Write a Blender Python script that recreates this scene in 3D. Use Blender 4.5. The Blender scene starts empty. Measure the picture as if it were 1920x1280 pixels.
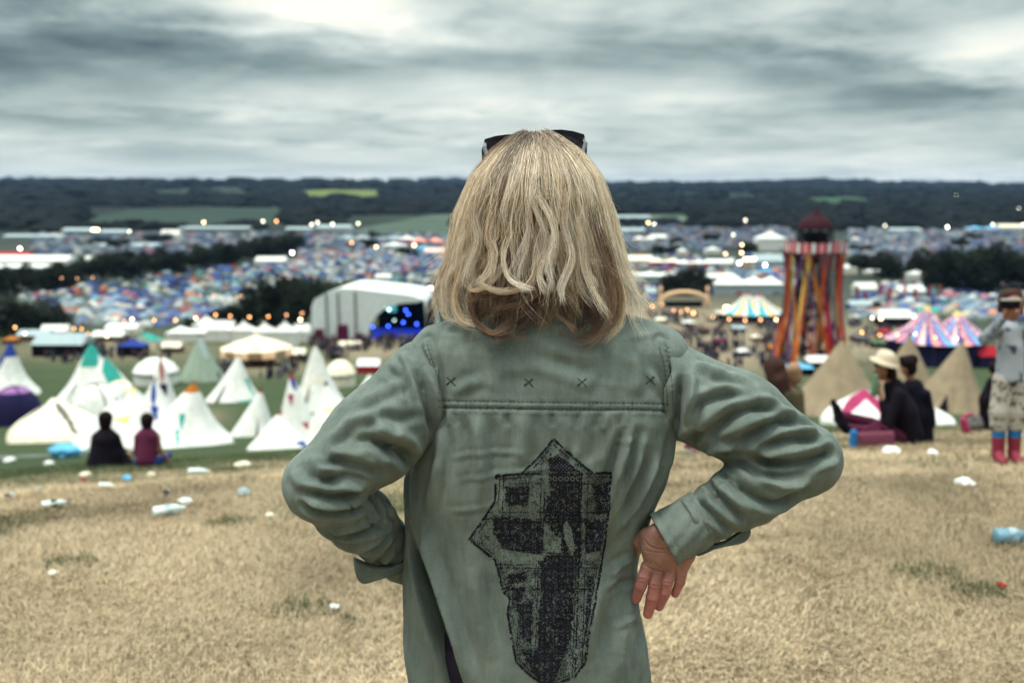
import bpy, math, random
import numpy as np
from mathutils import Vector
from mathutils.bvhtree import BVHTree

scene = bpy.context.scene
random.seed(7)
RNG = np.random.default_rng(11)

# ------------------------------------------------------------------ camera
PITCH = math.radians(8.8)
EYE = 1.55
cam_data = bpy.data.cameras.new("camera")
cam = bpy.data.objects.new("camera", cam_data)
scene.collection.objects.link(cam)
cam.location = (0, 0, EYE)
cam.rotation_euler = (math.radians(90) - PITCH, 0, 0)
cam_data.lens = 35.0
cam_data.sensor_width = 36.0
cam_data.sensor_fit = 'HORIZONTAL'
cam_data.clip_start = 0.05
cam_data.clip_end = 30000
cam_data.dof.use_dof = True
cam_data.dof.focus_distance = 1.63
cam_data.dof.aperture_fstop = 3.7
cam_data.dof.aperture_blades = 0
scene.camera = cam

scene.view_settings.view_transform = 'Standard'
scene.view_settings.look = 'None'
scene.view_settings.exposure = 0.35
scene.view_settings.gamma = 1.0
scene.cycles.use_denoising = True
scene.cycles.max_bounces = 6
scene.cycles.diffuse_bounces = 3
scene.cycles.transparent_max_bounces = 8
scene.cycles.volume_bounces = 0
scene.cycles.sample_clamp_indirect = 4.0

# ------------------------------------------------------------------ sun
SUN_EL, SUN_AZ = math.radians(71), math.radians(-118)     # azimuth from +Y towards +X
sun_data = bpy.data.lights.new("sun", 'SUN')
sun_data.energy = 2.1
sun_data.angle = math.radians(15)
sun_data.color = (1.0, 0.93, 0.80)
sun = bpy.data.objects.new("sun", sun_data)
scene.collection.objects.link(sun)
_sd = Vector((math.sin(SUN_AZ) * math.cos(SUN_EL), math.cos(SUN_AZ) * math.cos(SUN_EL), math.sin(SUN_EL)))
sun.rotation_euler = _sd.to_track_quat('Z', 'Y').to_euler()

# ------------------------------------------------------------------ world: overcast sky
world = bpy.data.worlds.new("World")
scene.world = world
world.use_nodes = True


def build_sky():
    nt = world.node_tree
    nt.nodes.clear()
    N, L = nt.nodes, nt.links

    def m(op, a, b=None, c=None, clamp=False):
        n = N.new('ShaderNodeMath'); n.operation = op; n.use_clamp = clamp
        for i, v in enumerate((a, b, c)):
            if v is None:
                continue
            if isinstance(v, (int, float)):
                n.inputs[i].default_value = v
            else:
                L.new(v, n.inputs[i])
        return n.outputs[0]

    def noise(vec, scale, detail=5.0, rough=0.55, dist=0.0):
        n = N.new('ShaderNodeTexNoise')
        n.inputs['Scale'].default_value = scale
        n.inputs['Detail'].default_value = detail
        n.inputs['Roughness'].default_value = rough
        n.inputs['Distortion'].default_value = dist
        L.new(vec, n.inputs['Vector'])
        return n.outputs['Fac']

    out = N.new('ShaderNodeOutputWorld')
    tc = N.new('ShaderNodeTexCoord')
    sep = N.new('ShaderNodeSeparateXYZ')
    L.new(tc.outputs['Generated'], sep.inputs[0])
    x, y, z = sep.outputs
    # cloud ceiling seen in perspective
    zz = m('ADD', m('MAXIMUM', z, 0.0), 0.085)
    u = m('DIVIDE', x, zz)
    v = m('DIVIDE', y, zz)
    comb = N.new('ShaderNodeCombineXYZ')
    L.new(u, comb.inputs[0]); L.new(m('MULTIPLY', v, 1.0), comb.inputs[1])
    plane = comb.outputs[0]
    n1 = noise(plane, 0.48, 6.0, 0.55, 0.5)
    n2 = noise(plane, 2.1, 6.0, 0.6, 0.3)
    # azimuth / elevation in units of radians for the big masses of cloud
    az = m('ARCTAN2', x, y)
    el = m('ARCSINE', z)
    waz = m('ADD', az, m('MULTIPLY', m('SUBTRACT', noise(plane, 0.5, 3.0), 0.5), 0.22))
    wel = m('ADD', el, m('MULTIPLY', m('SUBTRACT', n2, 0.5), 0.055))

    def mass(px, py, rx, ry, amp, tilt=0.0):
        a0, e0 = math.atan((px - 960) / 1867), math.atan((640 - py) / 1867) - PITCH
        da = m('SUBTRACT', waz, a0)
        de = m('SUBTRACT', m('SUBTRACT', wel, e0), m('MULTIPLY', da, tilt))
        q = m('ADD', m('POWER', m('ABSOLUTE', m('DIVIDE', da, rx / 1867)), 2.0),
              m('POWER', m('ABSOLUTE', m('DIVIDE', de, ry / 1867)), 2.0))
        return m('MULTIPLY', m('EXPONENT', m('MULTIPLY', q, -1.0)), amp)

    total = m('ADD', m('MULTIPLY', m('SUBTRACT', n1, 0.5), 0.95), m('MULTIPLY', m('SUBTRACT', n2, 0.5), 0.55))
    # lumps on the cloud base
    mpn = N.new('ShaderNodeMapping'); mpn.inputs['Scale'].default_value = (1, 1, 2.6)
    L.new(tc.outputs['Generated'], mpn.inputs[0])
    total = m('ADD', total, m('MULTIPLY', m('SUBTRACT', noise(mpn.outputs[0], 7.0, 6.0, 0.55, 0.4), 0.5), m('MINIMUM', m('MULTIPLY', m('MAXIMUM', z, 0.0), 5.0), 0.55)))
    for a in (
        (60, 130, 330, 95, -0.40), (480, 110, 270, 50, -0.14), (1560, 145, 420, 55, -0.25, -0.15), (1800, 215, 300, 40, -0.16),
        (900, 110, 260, 45, -0.08), (610, 10, 210, 50, 0.60), (1860, 120, 150, 38, 0.34), (1300, 30, 260, 40, 0.05), (950, 190, 420, 38, 0.15),
        (1100, 255, 600, 20, 0.08), (150, 235, 380, 16, -0.10), (1750, 258, 340, 14, -0.12), (960, 330, 3000, 30, 0.16), (500, 200, 300, 22, 0.12),
        (300, 285, 500, 12, -0.07), (1600, 300, 500, 14, 0.08), (760, 60, 120, 30, 0.06),
    ):
        total = m('ADD', total, mass(*a))
    bright = m('ADD', total, 0.565, clamp=True)
    ramp = N.new('ShaderNodeValToRGB')
    L.new(bright, ramp.inputs[0])
    cr = ramp.color_ramp
    cr.elements[0].position = 0.0; cr.elements[0].color = (0.075, 0.110, 0.122, 1)
    cr.elements[1].position = 1.0; cr.elements[1].color = (0.93, 0.91, 0.79, 1)
    for p, c in ((0.25, (0.185, 0.25, 0.25)), (0.5, (0.40, 0.472, 0.455)), (0.75, (0.635, 0.69, 0.645))):
        e = cr.elements.new(p); e.color = (*c, 1)
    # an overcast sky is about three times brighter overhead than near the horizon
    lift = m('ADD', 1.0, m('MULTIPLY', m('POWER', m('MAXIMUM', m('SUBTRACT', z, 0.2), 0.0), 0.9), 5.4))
    # unseen low sky behind the viewer darkened so light falls mainly from above
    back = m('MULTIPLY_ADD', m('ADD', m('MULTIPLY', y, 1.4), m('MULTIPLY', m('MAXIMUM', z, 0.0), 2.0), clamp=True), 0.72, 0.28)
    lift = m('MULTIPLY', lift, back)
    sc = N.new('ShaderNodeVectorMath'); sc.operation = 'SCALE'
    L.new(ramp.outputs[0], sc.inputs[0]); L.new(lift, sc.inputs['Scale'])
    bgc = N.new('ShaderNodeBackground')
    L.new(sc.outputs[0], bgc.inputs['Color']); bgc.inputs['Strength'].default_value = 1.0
    sky = N.new('ShaderNodeTexSky')
    sky.sky_type = 'NISHITA'
    sky.sun_disc = False
    sky.sun_elevation = SUN_EL
    sky.sun_rotation = SUN_AZ
    bgs = N.new('ShaderNodeBackground')
    L.new(sky.outputs[0], bgs.inputs['Color']); bgs.inputs['Strength'].default_value = 0.08
    mix = N.new('ShaderNodeMixShader'); mix.inputs[0].default_value = 0.94
    L.new(bgs.outputs[0], mix.inputs[1]); L.new(bgc.outputs[0], mix.inputs[2])
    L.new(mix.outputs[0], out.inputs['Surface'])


build_sky()

# ------------------------------------------------------------------ picture <-> place measuring
FPX = 35.0 / 36.0 * 1920
FWD = np.array([0, math.cos(PITCH), -math.sin(PITCH)])
UP = np.array([0, math.sin(PITCH), math.cos(PITCH)])
RT = np.array([1.0, 0, 0])
CAMP = np.array([0, 0, EYE])


def ray(px, py):
    return FWD + (px - 960) / FPX * RT + (640 - py) / FPX * UP


def Q(px, py, Y):
    d = ray(px, py)
    return CAMP + d * (Y / d[1])


_gy = np.array([-200, -20, 0, 3, 5, 6.4, 9.3, 12, 15, 20, 30, 45, 60, 80, 100, 150, 200, 250, 300, 800, 1500, 2500, 4000, 6000, 9000, 16000.0])
_gz = np.array([3, .6, 0, -.05, -.19, -.36, -1.07, -1.72, -2.45, -3.65, -6.1, -9.3, -12.4, -16.2, -19.6, -28, -33.5, -36.3, -37.5, -37.5, -33, -19, -4, 6, 12, 10])
_fy = np.concatenate([[-200, -20], np.arange(-10, 60, .5), np.geomspace(60, 16000, 400)])
_fz = np.interp(_fy, _gy, _gz)
for _ in range(4):
    _fz[3:-1] = .25 * _fz[2:-2] + .5 * _fz[3:-1] + .25 * _fz[4:]


def vnoise(p, seed=0):
    """smooth value noise of an (n, 3) array"""
    i = np.floor(p).astype(np.int64); f = p - i; f = f * f * (3 - 2 * f)

    def h(a, b, c):
        k = (a * 73856093) ^ (b * 19349663) ^ (c * 83492791) ^ (seed * 2654435761)
        k = (k ^ (k >> 13)) * 1274126177 & 0x7fffffff
        return ((k ^ (k >> 16)) & 0xffff) / 65535.0
    r = 0
    for a in (0, 1):
        for b in (0, 1):
            for c in (0, 1):
                w = (f[:, 0] if a else 1 - f[:, 0]) * (f[:, 1] if b else 1 - f[:, 1]) * (f[:, 2] if c else 1 - f[:, 2])
                r = r + w * h(i[:, 0] + a, i[:, 1] + b, i[:, 2] + c)
    return r


def fbm(p, oct=4, seed=0):
    r, a = 0, .5
    for k in range(oct):
        r = r + a * (vnoise(p * 2 ** k, seed + k) - .5); a *= .5
    return r


def gz(x, y):
    x = np.asarray(x, float); y = np.asarray(y, float)
    shp = np.broadcast(x, y).shape
    x = np.broadcast_to(x, shp).ravel(); y = np.broadcast_to(y, shp).ravel()
    r = np.hypot(x, np.maximum(y, 0)) * .35 + np.maximum(y, 0) * .65
    rr = np.where(y > 0, r, y)
    z = np.interp(rr, _fy, _fz)
    z = z + .036 * np.clip(x, -14, 14) * np.clip(y / 9, 0, 1) * np.clip(1.4 - y / 150, 0, 1)
    z = z + .033 * np.clip(x, 0, 8) * np.clip((y - 3) / 3, 0, 1) * np.clip((26 - y) / 12, 0, 1) * (1 - .45 * np.exp(-((y - 9.7) / 1.5) ** 2))
    P = np.stack([x, y, 0 * x], 1)
    near = .05 * fbm(P * .9, 3, 5) * np.clip((y - 2) / 2, 0, 1) * np.clip(2 - y / 12, 0, 1)
    far = np.clip((rr - 700) / 2500, 0, 1) ** 1.3
    hill = far * (95 * fbm(P / 1500, 4, 9) - 16 * x / np.maximum(rr, 1))
    hill = hill + 26 * np.clip((rr - 7000) / 1500, 0, 1) * np.clip(-x / 3500, 0, 1)
    return (z + near + hill).reshape(shp)


def ground_at(px, py):
    """where the line of sight through a picture point meets the ground"""
    d = ray(px, py)
    Y = np.concatenate([np.arange(1.5, 40, .05), np.geomspace(40, 9000, 3000)])
    t = Y / d[1]
    z = EYE + d[2] * t
    g = gz(d[0] * t, Y)
    k = np.argmax(z < g)
    if not (z < g).any():
        k = len(Y) - 1
    return float(d[0] * t[k]), float(Y[k]), float(g[k])


def ground_Y(px, Y):
    z = 0.0
    for _ in range(4):
        depth = Y * math.cos(PITCH) + (EYE - z) * math.sin(PITCH)
        x = (px - 960) / FPX * depth
        z = float(gz(x, Y))
    return x, Y, z


def scale_at(p):
    """metres per photograph pixel at a place"""
    d = (np.array(p) - CAMP) @ FWD
    return d / FPX


# ------------------------------------------------------------------ objects
def link(o):
    scene.collection.objects.link(o)
    return o


def tag(o, label=None, cat=None, group=None, kind=None):
    if label: o['label'] = label
    if cat: o['category'] = cat
    if group: o['group'] = group
    if kind: o['kind'] = kind
    return o


def empty(name, loc, label=None, cat=None, group=None, rz=0.0):
    o = link(bpy.data.objects.new(name, None))
    o.location = loc; o.rotation_euler = (0, 0, rz)
    o.empty_display_size = .1
    return tag(o, label, cat, group)


def fast_mesh(name, V, Fc, mat=None, smooth=True, col=None, fmat=None):
    V = np.asarray(V, np.float32); Fc = np.asarray(Fc, np.int32)
    me = bpy.data.meshes.new(name)
    me.vertices.add(len(V)); me.vertices.foreach_set('co', V.ravel())
    n, k = Fc.shape
    me.loops.add(n * k); me.loops.foreach_set('vertex_index', Fc.ravel())
    me.polygons.add(n); me.polygons.foreach_set('loop_start', np.arange(0, n * k, k, dtype=np.int32))
    me.polygons.foreach_set('use_smooth', np.full(n, smooth))
    if col is not None:
        c = np.ones((len(V), 4), np.float32); c[:, :3] = col
        at = me.color_attributes.new('Col', 'FLOAT_COLOR', 'POINT'); at.data.foreach_set('color', c.ravel())
    if isinstance(mat, (list, tuple)):
        for q in mat: me.materials.append(q)
        if fmat is not None: me.polygons.foreach_set('material_index', np.asarray(fmat, np.int32))
    elif mat: me.materials.append(mat)
    me.update(); me.validate()
    return me


def put(name, me, parent=None):
    o = link(bpy.data.objects.new(name, me))
    if parent is not None: o.parent = parent
    return o


class MB:
    """collects simple solids into one mesh"""
    def __init__(s): s.v = []; s.f = []; s.m = []; s.n = 0

    def add(s, V, Fs, m=0):
        V = [tuple(map(float, p)) for p in V]
        s.v += V; s.f += [tuple(i + s.n for i in f) for f in Fs]; s.m += [m] * len(Fs); s.n += len(V)
        return s

    def box(s, c, d, m=0, rz=0.0, taper=1.0):
        a, b = math.cos(rz), math.sin(rz); V = []
        for k in (-1, 1):
            t = taper if k > 0 else 1
            for i, j in ((-1, -1), (1, -1), (1, 1), (-1, 1)):
                x, y = i * d[0] / 2 * t, j * d[1] / 2 * t
                V.append((c[0] + x * a - y * b, c[1] + x * b + y * a, c[2] + k * d[2] / 2))
        return s.add(V, [(3, 2, 1, 0), (4, 5, 6, 7), (0, 1, 5, 4), (1, 2, 6, 5), (2, 3, 7, 6), (3, 0, 4, 7)], m)

    def tube(s, pts, r, n=8, m=0, cap=True):
        pts = [np.array(p, float) for p in pts]
        rs = r if hasattr(r, '__len__') else [r] * len(pts)
        V = []
        for i, p in enumerate(pts):
            t = pts[min(i + 1, len(pts) - 1)] - pts[max(i - 1, 0)]
            t = t / (np.linalg.norm(t) + 1e-9)
            a = np.cross(t, [0, 0, 1.0] if abs(t[2]) < .9 else [1.0, 0, 0]); a /= np.linalg.norm(a)
            b = np.cross(t, a)
            for k in range(n):
                w = 2 * math.pi * k / n
                V.append(p + rs[i] * (math.cos(w) * a + math.sin(w) * b))
        Fs = [(i * n + k, i * n + (k + 1) % n, (i + 1) * n + (k + 1) % n, (i + 1) * n + k) for i in range(len(pts) - 1) for k in range(n)]
        if cap:
            Fs += [tuple(range(n))[::-1], tuple((len(pts) - 1) * n + k for k in range(n))]
        return s.add(V, Fs, m)

    def lathe(s, prof, n=24, c=(0, 0, 0), m=0, fm=None, a0=0.0, a1=2 * math.pi, wob=None):
        """profile of (radius, height) turned about the vertical"""
        full = abs(a1 - a0 - 2 * math.pi) < 1e-6
        cols = n if full else n + 1
        V = []
        for i, (r, z) in enumerate(prof):
            for k in range(cols):
                w = a0 + (a1 - a0) * k / n
                q = r * (wob(w, z) if wob else 1)
                V.append((c[0] + q * math.cos(w), c[1] + q * math.sin(w), c[2] + z))
        base = s.n
        Fs, ms = [], []
        for i in range(len(prof) - 1):
            for k in range(n):
                k2 = (k + 1) % cols
                Fs.append((i * cols + k, i * cols + k2, (i + 1) * cols + k2, (i + 1) * cols + k))
                ms.append(fm(i, k) if fm else m)
        s.add(V, Fs, 0)
        s.m[-len(Fs):] = ms
        return s

    def build(s, name, mats, parent=None, smooth=False):
        me = bpy.data.meshes.new(name)
        me.from_pydata(s.v, [], s.f)
        for q in (mats if isinstance(mats, (list, tuple)) else [mats]): me.materials.append(q)
        me.polygons.foreach_set('material_index', s.m)
        me.polygons.foreach_set('use_smooth', [smooth] * len(s.f))
        me.update()
        return put(name, me, parent)


# ------------------------------------------------------------------ materials
def material(name, color=(.5, .5, .5), rough=.7, var=.15, scale=8.0, bump=0.0, bscale=60.0, attr=False, emit=None, es=0.0,
             metal=0.0, sheen=0.0, objcol=False, coat=0.0, trans=0.0):
    mt = bpy.data.materials.new(name); mt.use_nodes = True
    nt = mt.node_tree; N, L = nt.nodes, nt.links
    b = N['Principled BSDF']
    b.inputs['Roughness'].default_value = rough
    b.inputs['Metallic'].default_value = metal
    b.inputs['Specular IOR Level'].default_value = .3 if rough < .7 else .06
    if sheen:
        b.inputs['Sheen Weight'].default_value = sheen; b.inputs['Sheen Roughness'].default_value = .5
    if coat: b.inputs['Coat Weight'].default_value = coat
    if trans: b.inputs['Transmission Weight'].default_value = trans
    if attr:
        a = N.new('ShaderNodeAttribute'); a.attribute_name = 'Col'; src = a.outputs['Color']
    elif objcol:
        a = N.new('ShaderNodeObjectInfo'); src = a.outputs['Color']
    else:
        a = N.new('ShaderNodeRGB'); a.outputs[0].default_value = (*color, 1); src = a.outputs[0]
    tc = N.new('ShaderNodeTexCoord')
    if var:
        nz = N.new('ShaderNodeTexNoise'); nz.inputs['Scale'].default_value = scale; nz.inputs['Detail'].default_value = 4
        L.new(tc.outputs['Object'], nz.inputs['Vector'])
        mr = N.new('ShaderNodeMapRange'); mr.inputs[1].default_value = .3; mr.inputs[2].default_value = .7
        mr.inputs[3].default_value = 1 - var; mr.inputs[4].default_value = 1 + var
        L.new(nz.outputs['Fac'], mr.inputs[0])
        mx = N.new('ShaderNodeVectorMath'); mx.operation = 'SCALE'
        L.new(src, mx.inputs[0]); L.new(mr.outputs[0], mx.inputs['Scale']); src = mx.outputs[0]
    L.new(src, b.inputs['Base Color'])
    if bump:
        nb = N.new('ShaderNodeTexNoise'); nb.inputs['Scale'].default_value = bscale; nb.inputs['Detail'].default_value = 5
        L.new(tc.outputs['Object'], nb.inputs['Vector'])
        bm = N.new('ShaderNodeBump'); bm.inputs['Strength'].default_value = bump; bm.inputs['Distance'].default_value = .01
        L.new(nb.outputs['Fac'], bm.inputs['Height']); L.new(bm.outputs[0], b.inputs['Normal'])
    if emit:
        b.inputs['Emission Color'].default_value = (*emit, 1); b.inputs['Emission Strength'].default_value = es
    return mt


# ------------------------------------------------------------------ solid shapes from distance fields
def smin(a, b, k):
    h = np.clip(.5 + .5 * (b - a) / k, 0, 1)
    return b * (1 - h) + a * h - k * h * (1 - h)


class Field:
    def __init__(s, lo, hi, h):
        s.h = h; s.lo = np.array(lo, float)
        n = np.ceil((np.array(hi) - s.lo) / h).astype(int) + 1
        s.X = (s.lo[0] + h * np.arange(n[0]))[:, None, None]
        s.Y = (s.lo[1] + h * np.arange(n[1]))[None, :, None]
        s.Z = (s.lo[2] + h * np.arange(n[2]))[None, None, :]
        s.v = np.full(tuple(n), 9.0, np.float32)

    def d_cone(s, a, b, r1, r2, flat=None):
        a = np.array(a, float); b = np.array(b, float); ba = b - a
        px, py, pz = s.X - a[0], s.Y - a[1], s.Z - a[2]
        t = np.clip((px * ba[0] + py * ba[1] + pz * ba[2]) / max(ba @ ba, 1e-12), 0, 1)
        qx, qy, qz = px - t * ba[0], py - t * ba[1], pz - t * ba[2]
        if flat is not None:                       # (axis, factor): thinner along an axis
            ax, k = np.array(flat[0], float), flat[1]
            ax = ax / np.linalg.norm(ax)
            w = (qx * ax[0] + qy * ax[1] + qz * ax[2]) * (1 / k - 1)
            qx, qy, qz = qx + w * ax[0], qy + w * ax[1], qz + w * ax[2]
        return np.sqrt(qx * qx + qy * qy + qz * qz) - (r1 + t * (r2 - r1))

    def cone(s, a, b, r1, r2, k=.02, flat=None):
        s.v = smin(s.v, s.d_cone(a, b, r1, r2, flat), k).astype(np.float32); return s

    def ell(s, c, r, k=.02):
        x, y, z = (s.X - c[0]), (s.Y - c[1]), (s.Z - c[2])
        k0 = np.sqrt((x / r[0]) ** 2 + (y / r[1]) ** 2 + (z / r[2]) ** 2)
        k1 = np.sqrt((x / r[0] ** 2) ** 2 + (y / r[1] ** 2) ** 2 + (z / r[2] ** 2) ** 2)
        s.v = smin(s.v, k0 * (k0 - 1) / np.maximum(k1, 1e-9), k).astype(np.float32); return s

    def loft(s, rows, k=.02, power=2.4):
        """rows of (z, centre x, centre y, half width, half depth)"""
        R = np.array(sorted(rows))
        z = s.Z[0, 0]
        cx, cy, hx, hy = (np.interp(z, R[:, 0], R[:, i]) for i in (1, 2, 3, 4))
        q = (np.abs((s.X - cx) / hx) ** power + np.abs((s.Y - cy) / hy) ** power) ** (1 / power)
        d = (q - 1) * np.minimum(hx, hy)
        d = np.maximum(d, np.maximum(R[0, 0] - s.Z, s.Z - R[-1, 0]))
        s.v = smin(s.v, d, k).astype(np.float32); return s

    def cut(s, d):
        s.v = np.maximum(s.v, d).astype(np.float32); return s

    def plane(s, p, n):
        n = np.array(n, float); n /= np.linalg.norm(n)
        return (s.X - p[0]) * n[0] + (s.Y - p[1]) * n[1] + (s.Z - p[2]) * n[2]

    def mesh(s):
        v = s.v; h = s.h
        sg = v < 0
        nx, ny, nz = (k - 1 for k in v.shape)
        S = lambda a, i, j, k: a[i:i + nx, j:j + ny, k:k + nz]
        cnt = sum(S(sg, i, j, k).astype(np.int8) for i in (0, 1) for j in (0, 1) for k in (0, 1))
        act = (cnt > 0) & (cnt < 8)
        I, J, K = np.nonzero(act)
        idx = np.full(act.shape, -1, np.int64); idx[I, J, K] = np.arange(len(I))
        P = np.zeros((len(I), 3)); C = np.zeros(len(I))
        for ax in range(3):
            for p in (0, 1):
                for q in (0, 1):
                    o0 = [0, 0, 0]; oth = [a for a in range(3) if a != ax]
                    o0[oth[0]], o0[oth[1]] = p, q
                    o1 = list(o0); o1[ax] = 1
                    a = v[I + o0[0], J + o0[1], K + o0[2]]; b = v[I + o1[0], J + o1[1], K + o1[2]]
                    mk = (a < 0) != (b < 0)
                    t = np.where(mk, a / np.where(mk, a - b, 1), 0)
                    pos = np.array(o0, float)[None] + t[:, None] * np.eye(3)[ax][None]
                    P += pos * mk[:, None]; C += mk
        P = P / C[:, None] + np.stack([I, J, K], 1)
        V = s.lo + P * h
        Fs = []
        for ax in range(3):
            o = [a for a in range(3) if a != ax]
            if ax == 1: o = o[::-1]
            lo = [slice(None)] * 3; hi = [slice(None)] * 3
            a = np.take(sg, np.arange(v.shape[ax] - 1), ax); b = np.take(sg, np.arange(1, v.shape[ax]), ax)
            E = np.array(np.nonzero(a != b))
            ok = (E[o[0]] > 0) & (E[o[1]] > 0) & (E[o[0]] < act.shape[o[0]]) & (E[o[1]] < act.shape[o[1]])
            E = E[:, ok]
            ins = a[E[0], E[1], E[2]]
            q = []
            for d0, d1 in ((1, 1), (0, 1), (0, 0), (1, 0)):
                c = E.copy(); c[o[0]] -= d0; c[o[1]] -= d1
                q.append(idx[c[0], c[1], c[2]])
            q = np.stack(q, 1)
            q[~ins] = q[~ins][:, ::-1]
            Fs.append(q[(q >= 0).all(1)])
        return V, np.concatenate(Fs)


def vnormals(V, Fc):
    a = V[Fc[:, 2]] - V[Fc[:, 0]]; b = V[Fc[:, 3]] - V[Fc[:, 1]]
    n = np.cross(a, b)
    N = np.zeros_like(V)
    for i in range(4): np.add.at(N, Fc[:, i], n)
    return N / (np.linalg.norm(N, axis=1, keepdims=True) + 1e-12)


def relax(V, Fc, n=2, w=.5):
    E = np.concatenate([Fc[:, [0, 1]], Fc[:, [1, 2]], Fc[:, [2, 3]], Fc[:, [3, 0]]])
    for _ in range(n):
        A = np.zeros_like(V); C = np.zeros(len(V))
        np.add.at(A, E[:, 0], V[E[:, 1]]); np.add.at(C, E[:, 0], 1)
        V = V * (1 - w) + w * A / np.maximum(C, 1)[:, None]
    return V


def bvh_of(V, Fc):
    return BVHTree.FromPolygons([tuple(p) for p in V.tolist()], Fc.tolist())


def cast(bvh, px, py):
    d = Vector(ray(px, py)).normalized()
    h = bvh.ray_cast(Vector(CAMP), d)
    return (np.array(h[0]), np.array(h[1])) if h[0] is not None else (None, None)


def smooth_line(pts, n=24):
    """Catmull-Rom through the points"""
    P = [np.array(p, float) for p in pts]
    P = [2 * P[0] - P[1]] + P + [2 * P[-1] - P[-2]]
    out = []
    m = len(P) - 3
    for k in range(n + 1):
        u = k / n * m; i = min(int(u), m - 1); t = u - i
        a, b, c, d = P[i:i + 4]
        out.append(.5 * ((2 * b) + (c - a) * t + (2 * a - 5 * b + 4 * c - d) * t * t + (3 * b - a - 3 * c + d) * t ** 3))
    return np.array(out)


def fold(V, Nn, bvh, pts, amp, w, side=.55, ends=True, facing=True):
    """press (amp < 0) or raise (amp > 0) a fold along a line seen on the cloth"""
    L = []
    for p in smooth_line(pts, 6 * len(pts)):
        h, _ = cast(bvh, p[0], p[1])
        if h is not None: L.append(h)
    if len(L) < 3: return 0
    L = np.array(L)
    lo, hi = L.min(0) - 4 * w, L.max(0) + 4 * w
    sel = np.nonzero(((V > lo) & (V < hi)).all(1) & ((Nn[:, 1] < .35) if facing else True))[0]
    if len(sel) == 0: return 0
    P = V[sel]
    best = np.full(len(sel), 9e9); tt = np.zeros(len(sel))
    m = len(L) - 1
    for i in range(m):
        a, b = L[i], L[i + 1]; ab = b - a
        if np.linalg.norm(ab) > .08: continue
        t = np.clip(((P - a) @ ab) / (ab @ ab + 1e-12), 0, 1)
        d = np.linalg.norm(P - a - t[:, None] * ab, axis=1)
        k = d < best
        best[k] = d[k]; tt[k] = (i + t[k]) / m
    env = np.clip(np.sin(np.pi * np.clip(tt, 0, 1)) * 1.6, 0, 1) if ends else 1.0
    prof = np.exp(-(best / w) ** 2) - side * np.exp(-((best - 2.0 * w) / (1.0 * w)) ** 2)
    D = np.zeros(len(V)); D[sel] = amp * env * prof
    return D


def merge_parts(*parts):
    V, Fs, n = [], [], 0
    for v, f in parts:
        V.append(v); Fs.append(f + n); n += len(v)
    return np.concatenate(V), np.concatenate(Fs)
# ================================================================== the woman in front
def m_fabric():
    mt = bpy.data.materials.new("jacket_cotton"); mt.use_nodes = True
    nt = mt.node_tree; N, L = nt.nodes, nt.links
    b = N['Principled BSDF']
    b.inputs['Roughness'].default_value = .85
    b.inputs['Specular IOR Level'].default_value = .05
    b.inputs['Sheen Weight'].default_value = .04; b.inputs['Sheen Roughness'].default_value = .45
    tc = N.new('ShaderNodeTexCoord')

    def noise(scale, detail=4, vec=None, rough=.55):
        n = N.new('ShaderNodeTexNoise'); n.inputs['Scale'].default_value = scale; n.inputs['Detail'].default_value = detail
        n.inputs['Roughness'].default_value = rough
        L.new(vec or tc.outputs['Object'], n.inputs['Vector']); return n.outputs['Fac']
    mp = N.new('ShaderNodeMapping'); mp.inputs['Scale'].default_value = (1, 1, .25)
    L.new(tc.outputs['Object'], mp.inputs[0])
    ramp = N.new('ShaderNodeValToRGB'); cr = ramp.color_ramp
    cr.elements[0].position = .3; cr.elements[0].color = (.076, .096, .087, 1)
    cr.elements[1].position = .72; cr.elements[1].color = (.178, .212, .190, 1)
    mixv = N.new('ShaderNodeMath'); mixv.operation = 'MULTIPLY_ADD'; mixv.inputs[1].default_value = .45
    L.new(noise(9, 5), mixv.inputs[0])
    h2 = N.new('ShaderNodeMath'); h2.operation = 'MULTIPLY'; h2.inputs[1].default_value = .55
    L.new(noise(38, 5, mp.outputs[0], .65), h2.inputs[0]); L.new(h2.outputs[0], mixv.inputs[2])
    L.new(mixv.outputs[0], ramp.inputs[0])
    # fine worn grain of the cotton
    gr = N.new('ShaderNodeMapRange'); gr.inputs[1].default_value = .3; gr.inputs[2].default_value = .7
    gr.inputs[3].default_value = .80; gr.inputs[4].default_value = 1.20
    L.new(noise(650, 3, None, .7), gr.inputs[0])
    sc = N.new('ShaderNodeVectorMath'); sc.operation = 'SCALE'
    L.new(ramp.outputs[0], sc.inputs[0]); L.new(gr.outputs[0], sc.inputs['Scale'])
    L.new(sc.outputs[0], b.inputs['Base Color'])
    b1 = N.new('ShaderNodeBump'); b1.inputs['Strength'].default_value = .35; b1.inputs['Distance'].default_value = .006
    L.new(noise(45, 4, mp.outputs[0]), b1.inputs['Height'])
    b2 = N.new('ShaderNodeBump'); b2.inputs['Strength'].default_value = .4; b2.inputs['Distance'].default_value = .0006
    L.new(noise(900, 2), b2.inputs['Height']); L.new(b1.outputs[0], b2.inputs['Normal'])
    L.new(b2.outputs[0], b.inputs['Normal'])
    return mt


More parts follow.
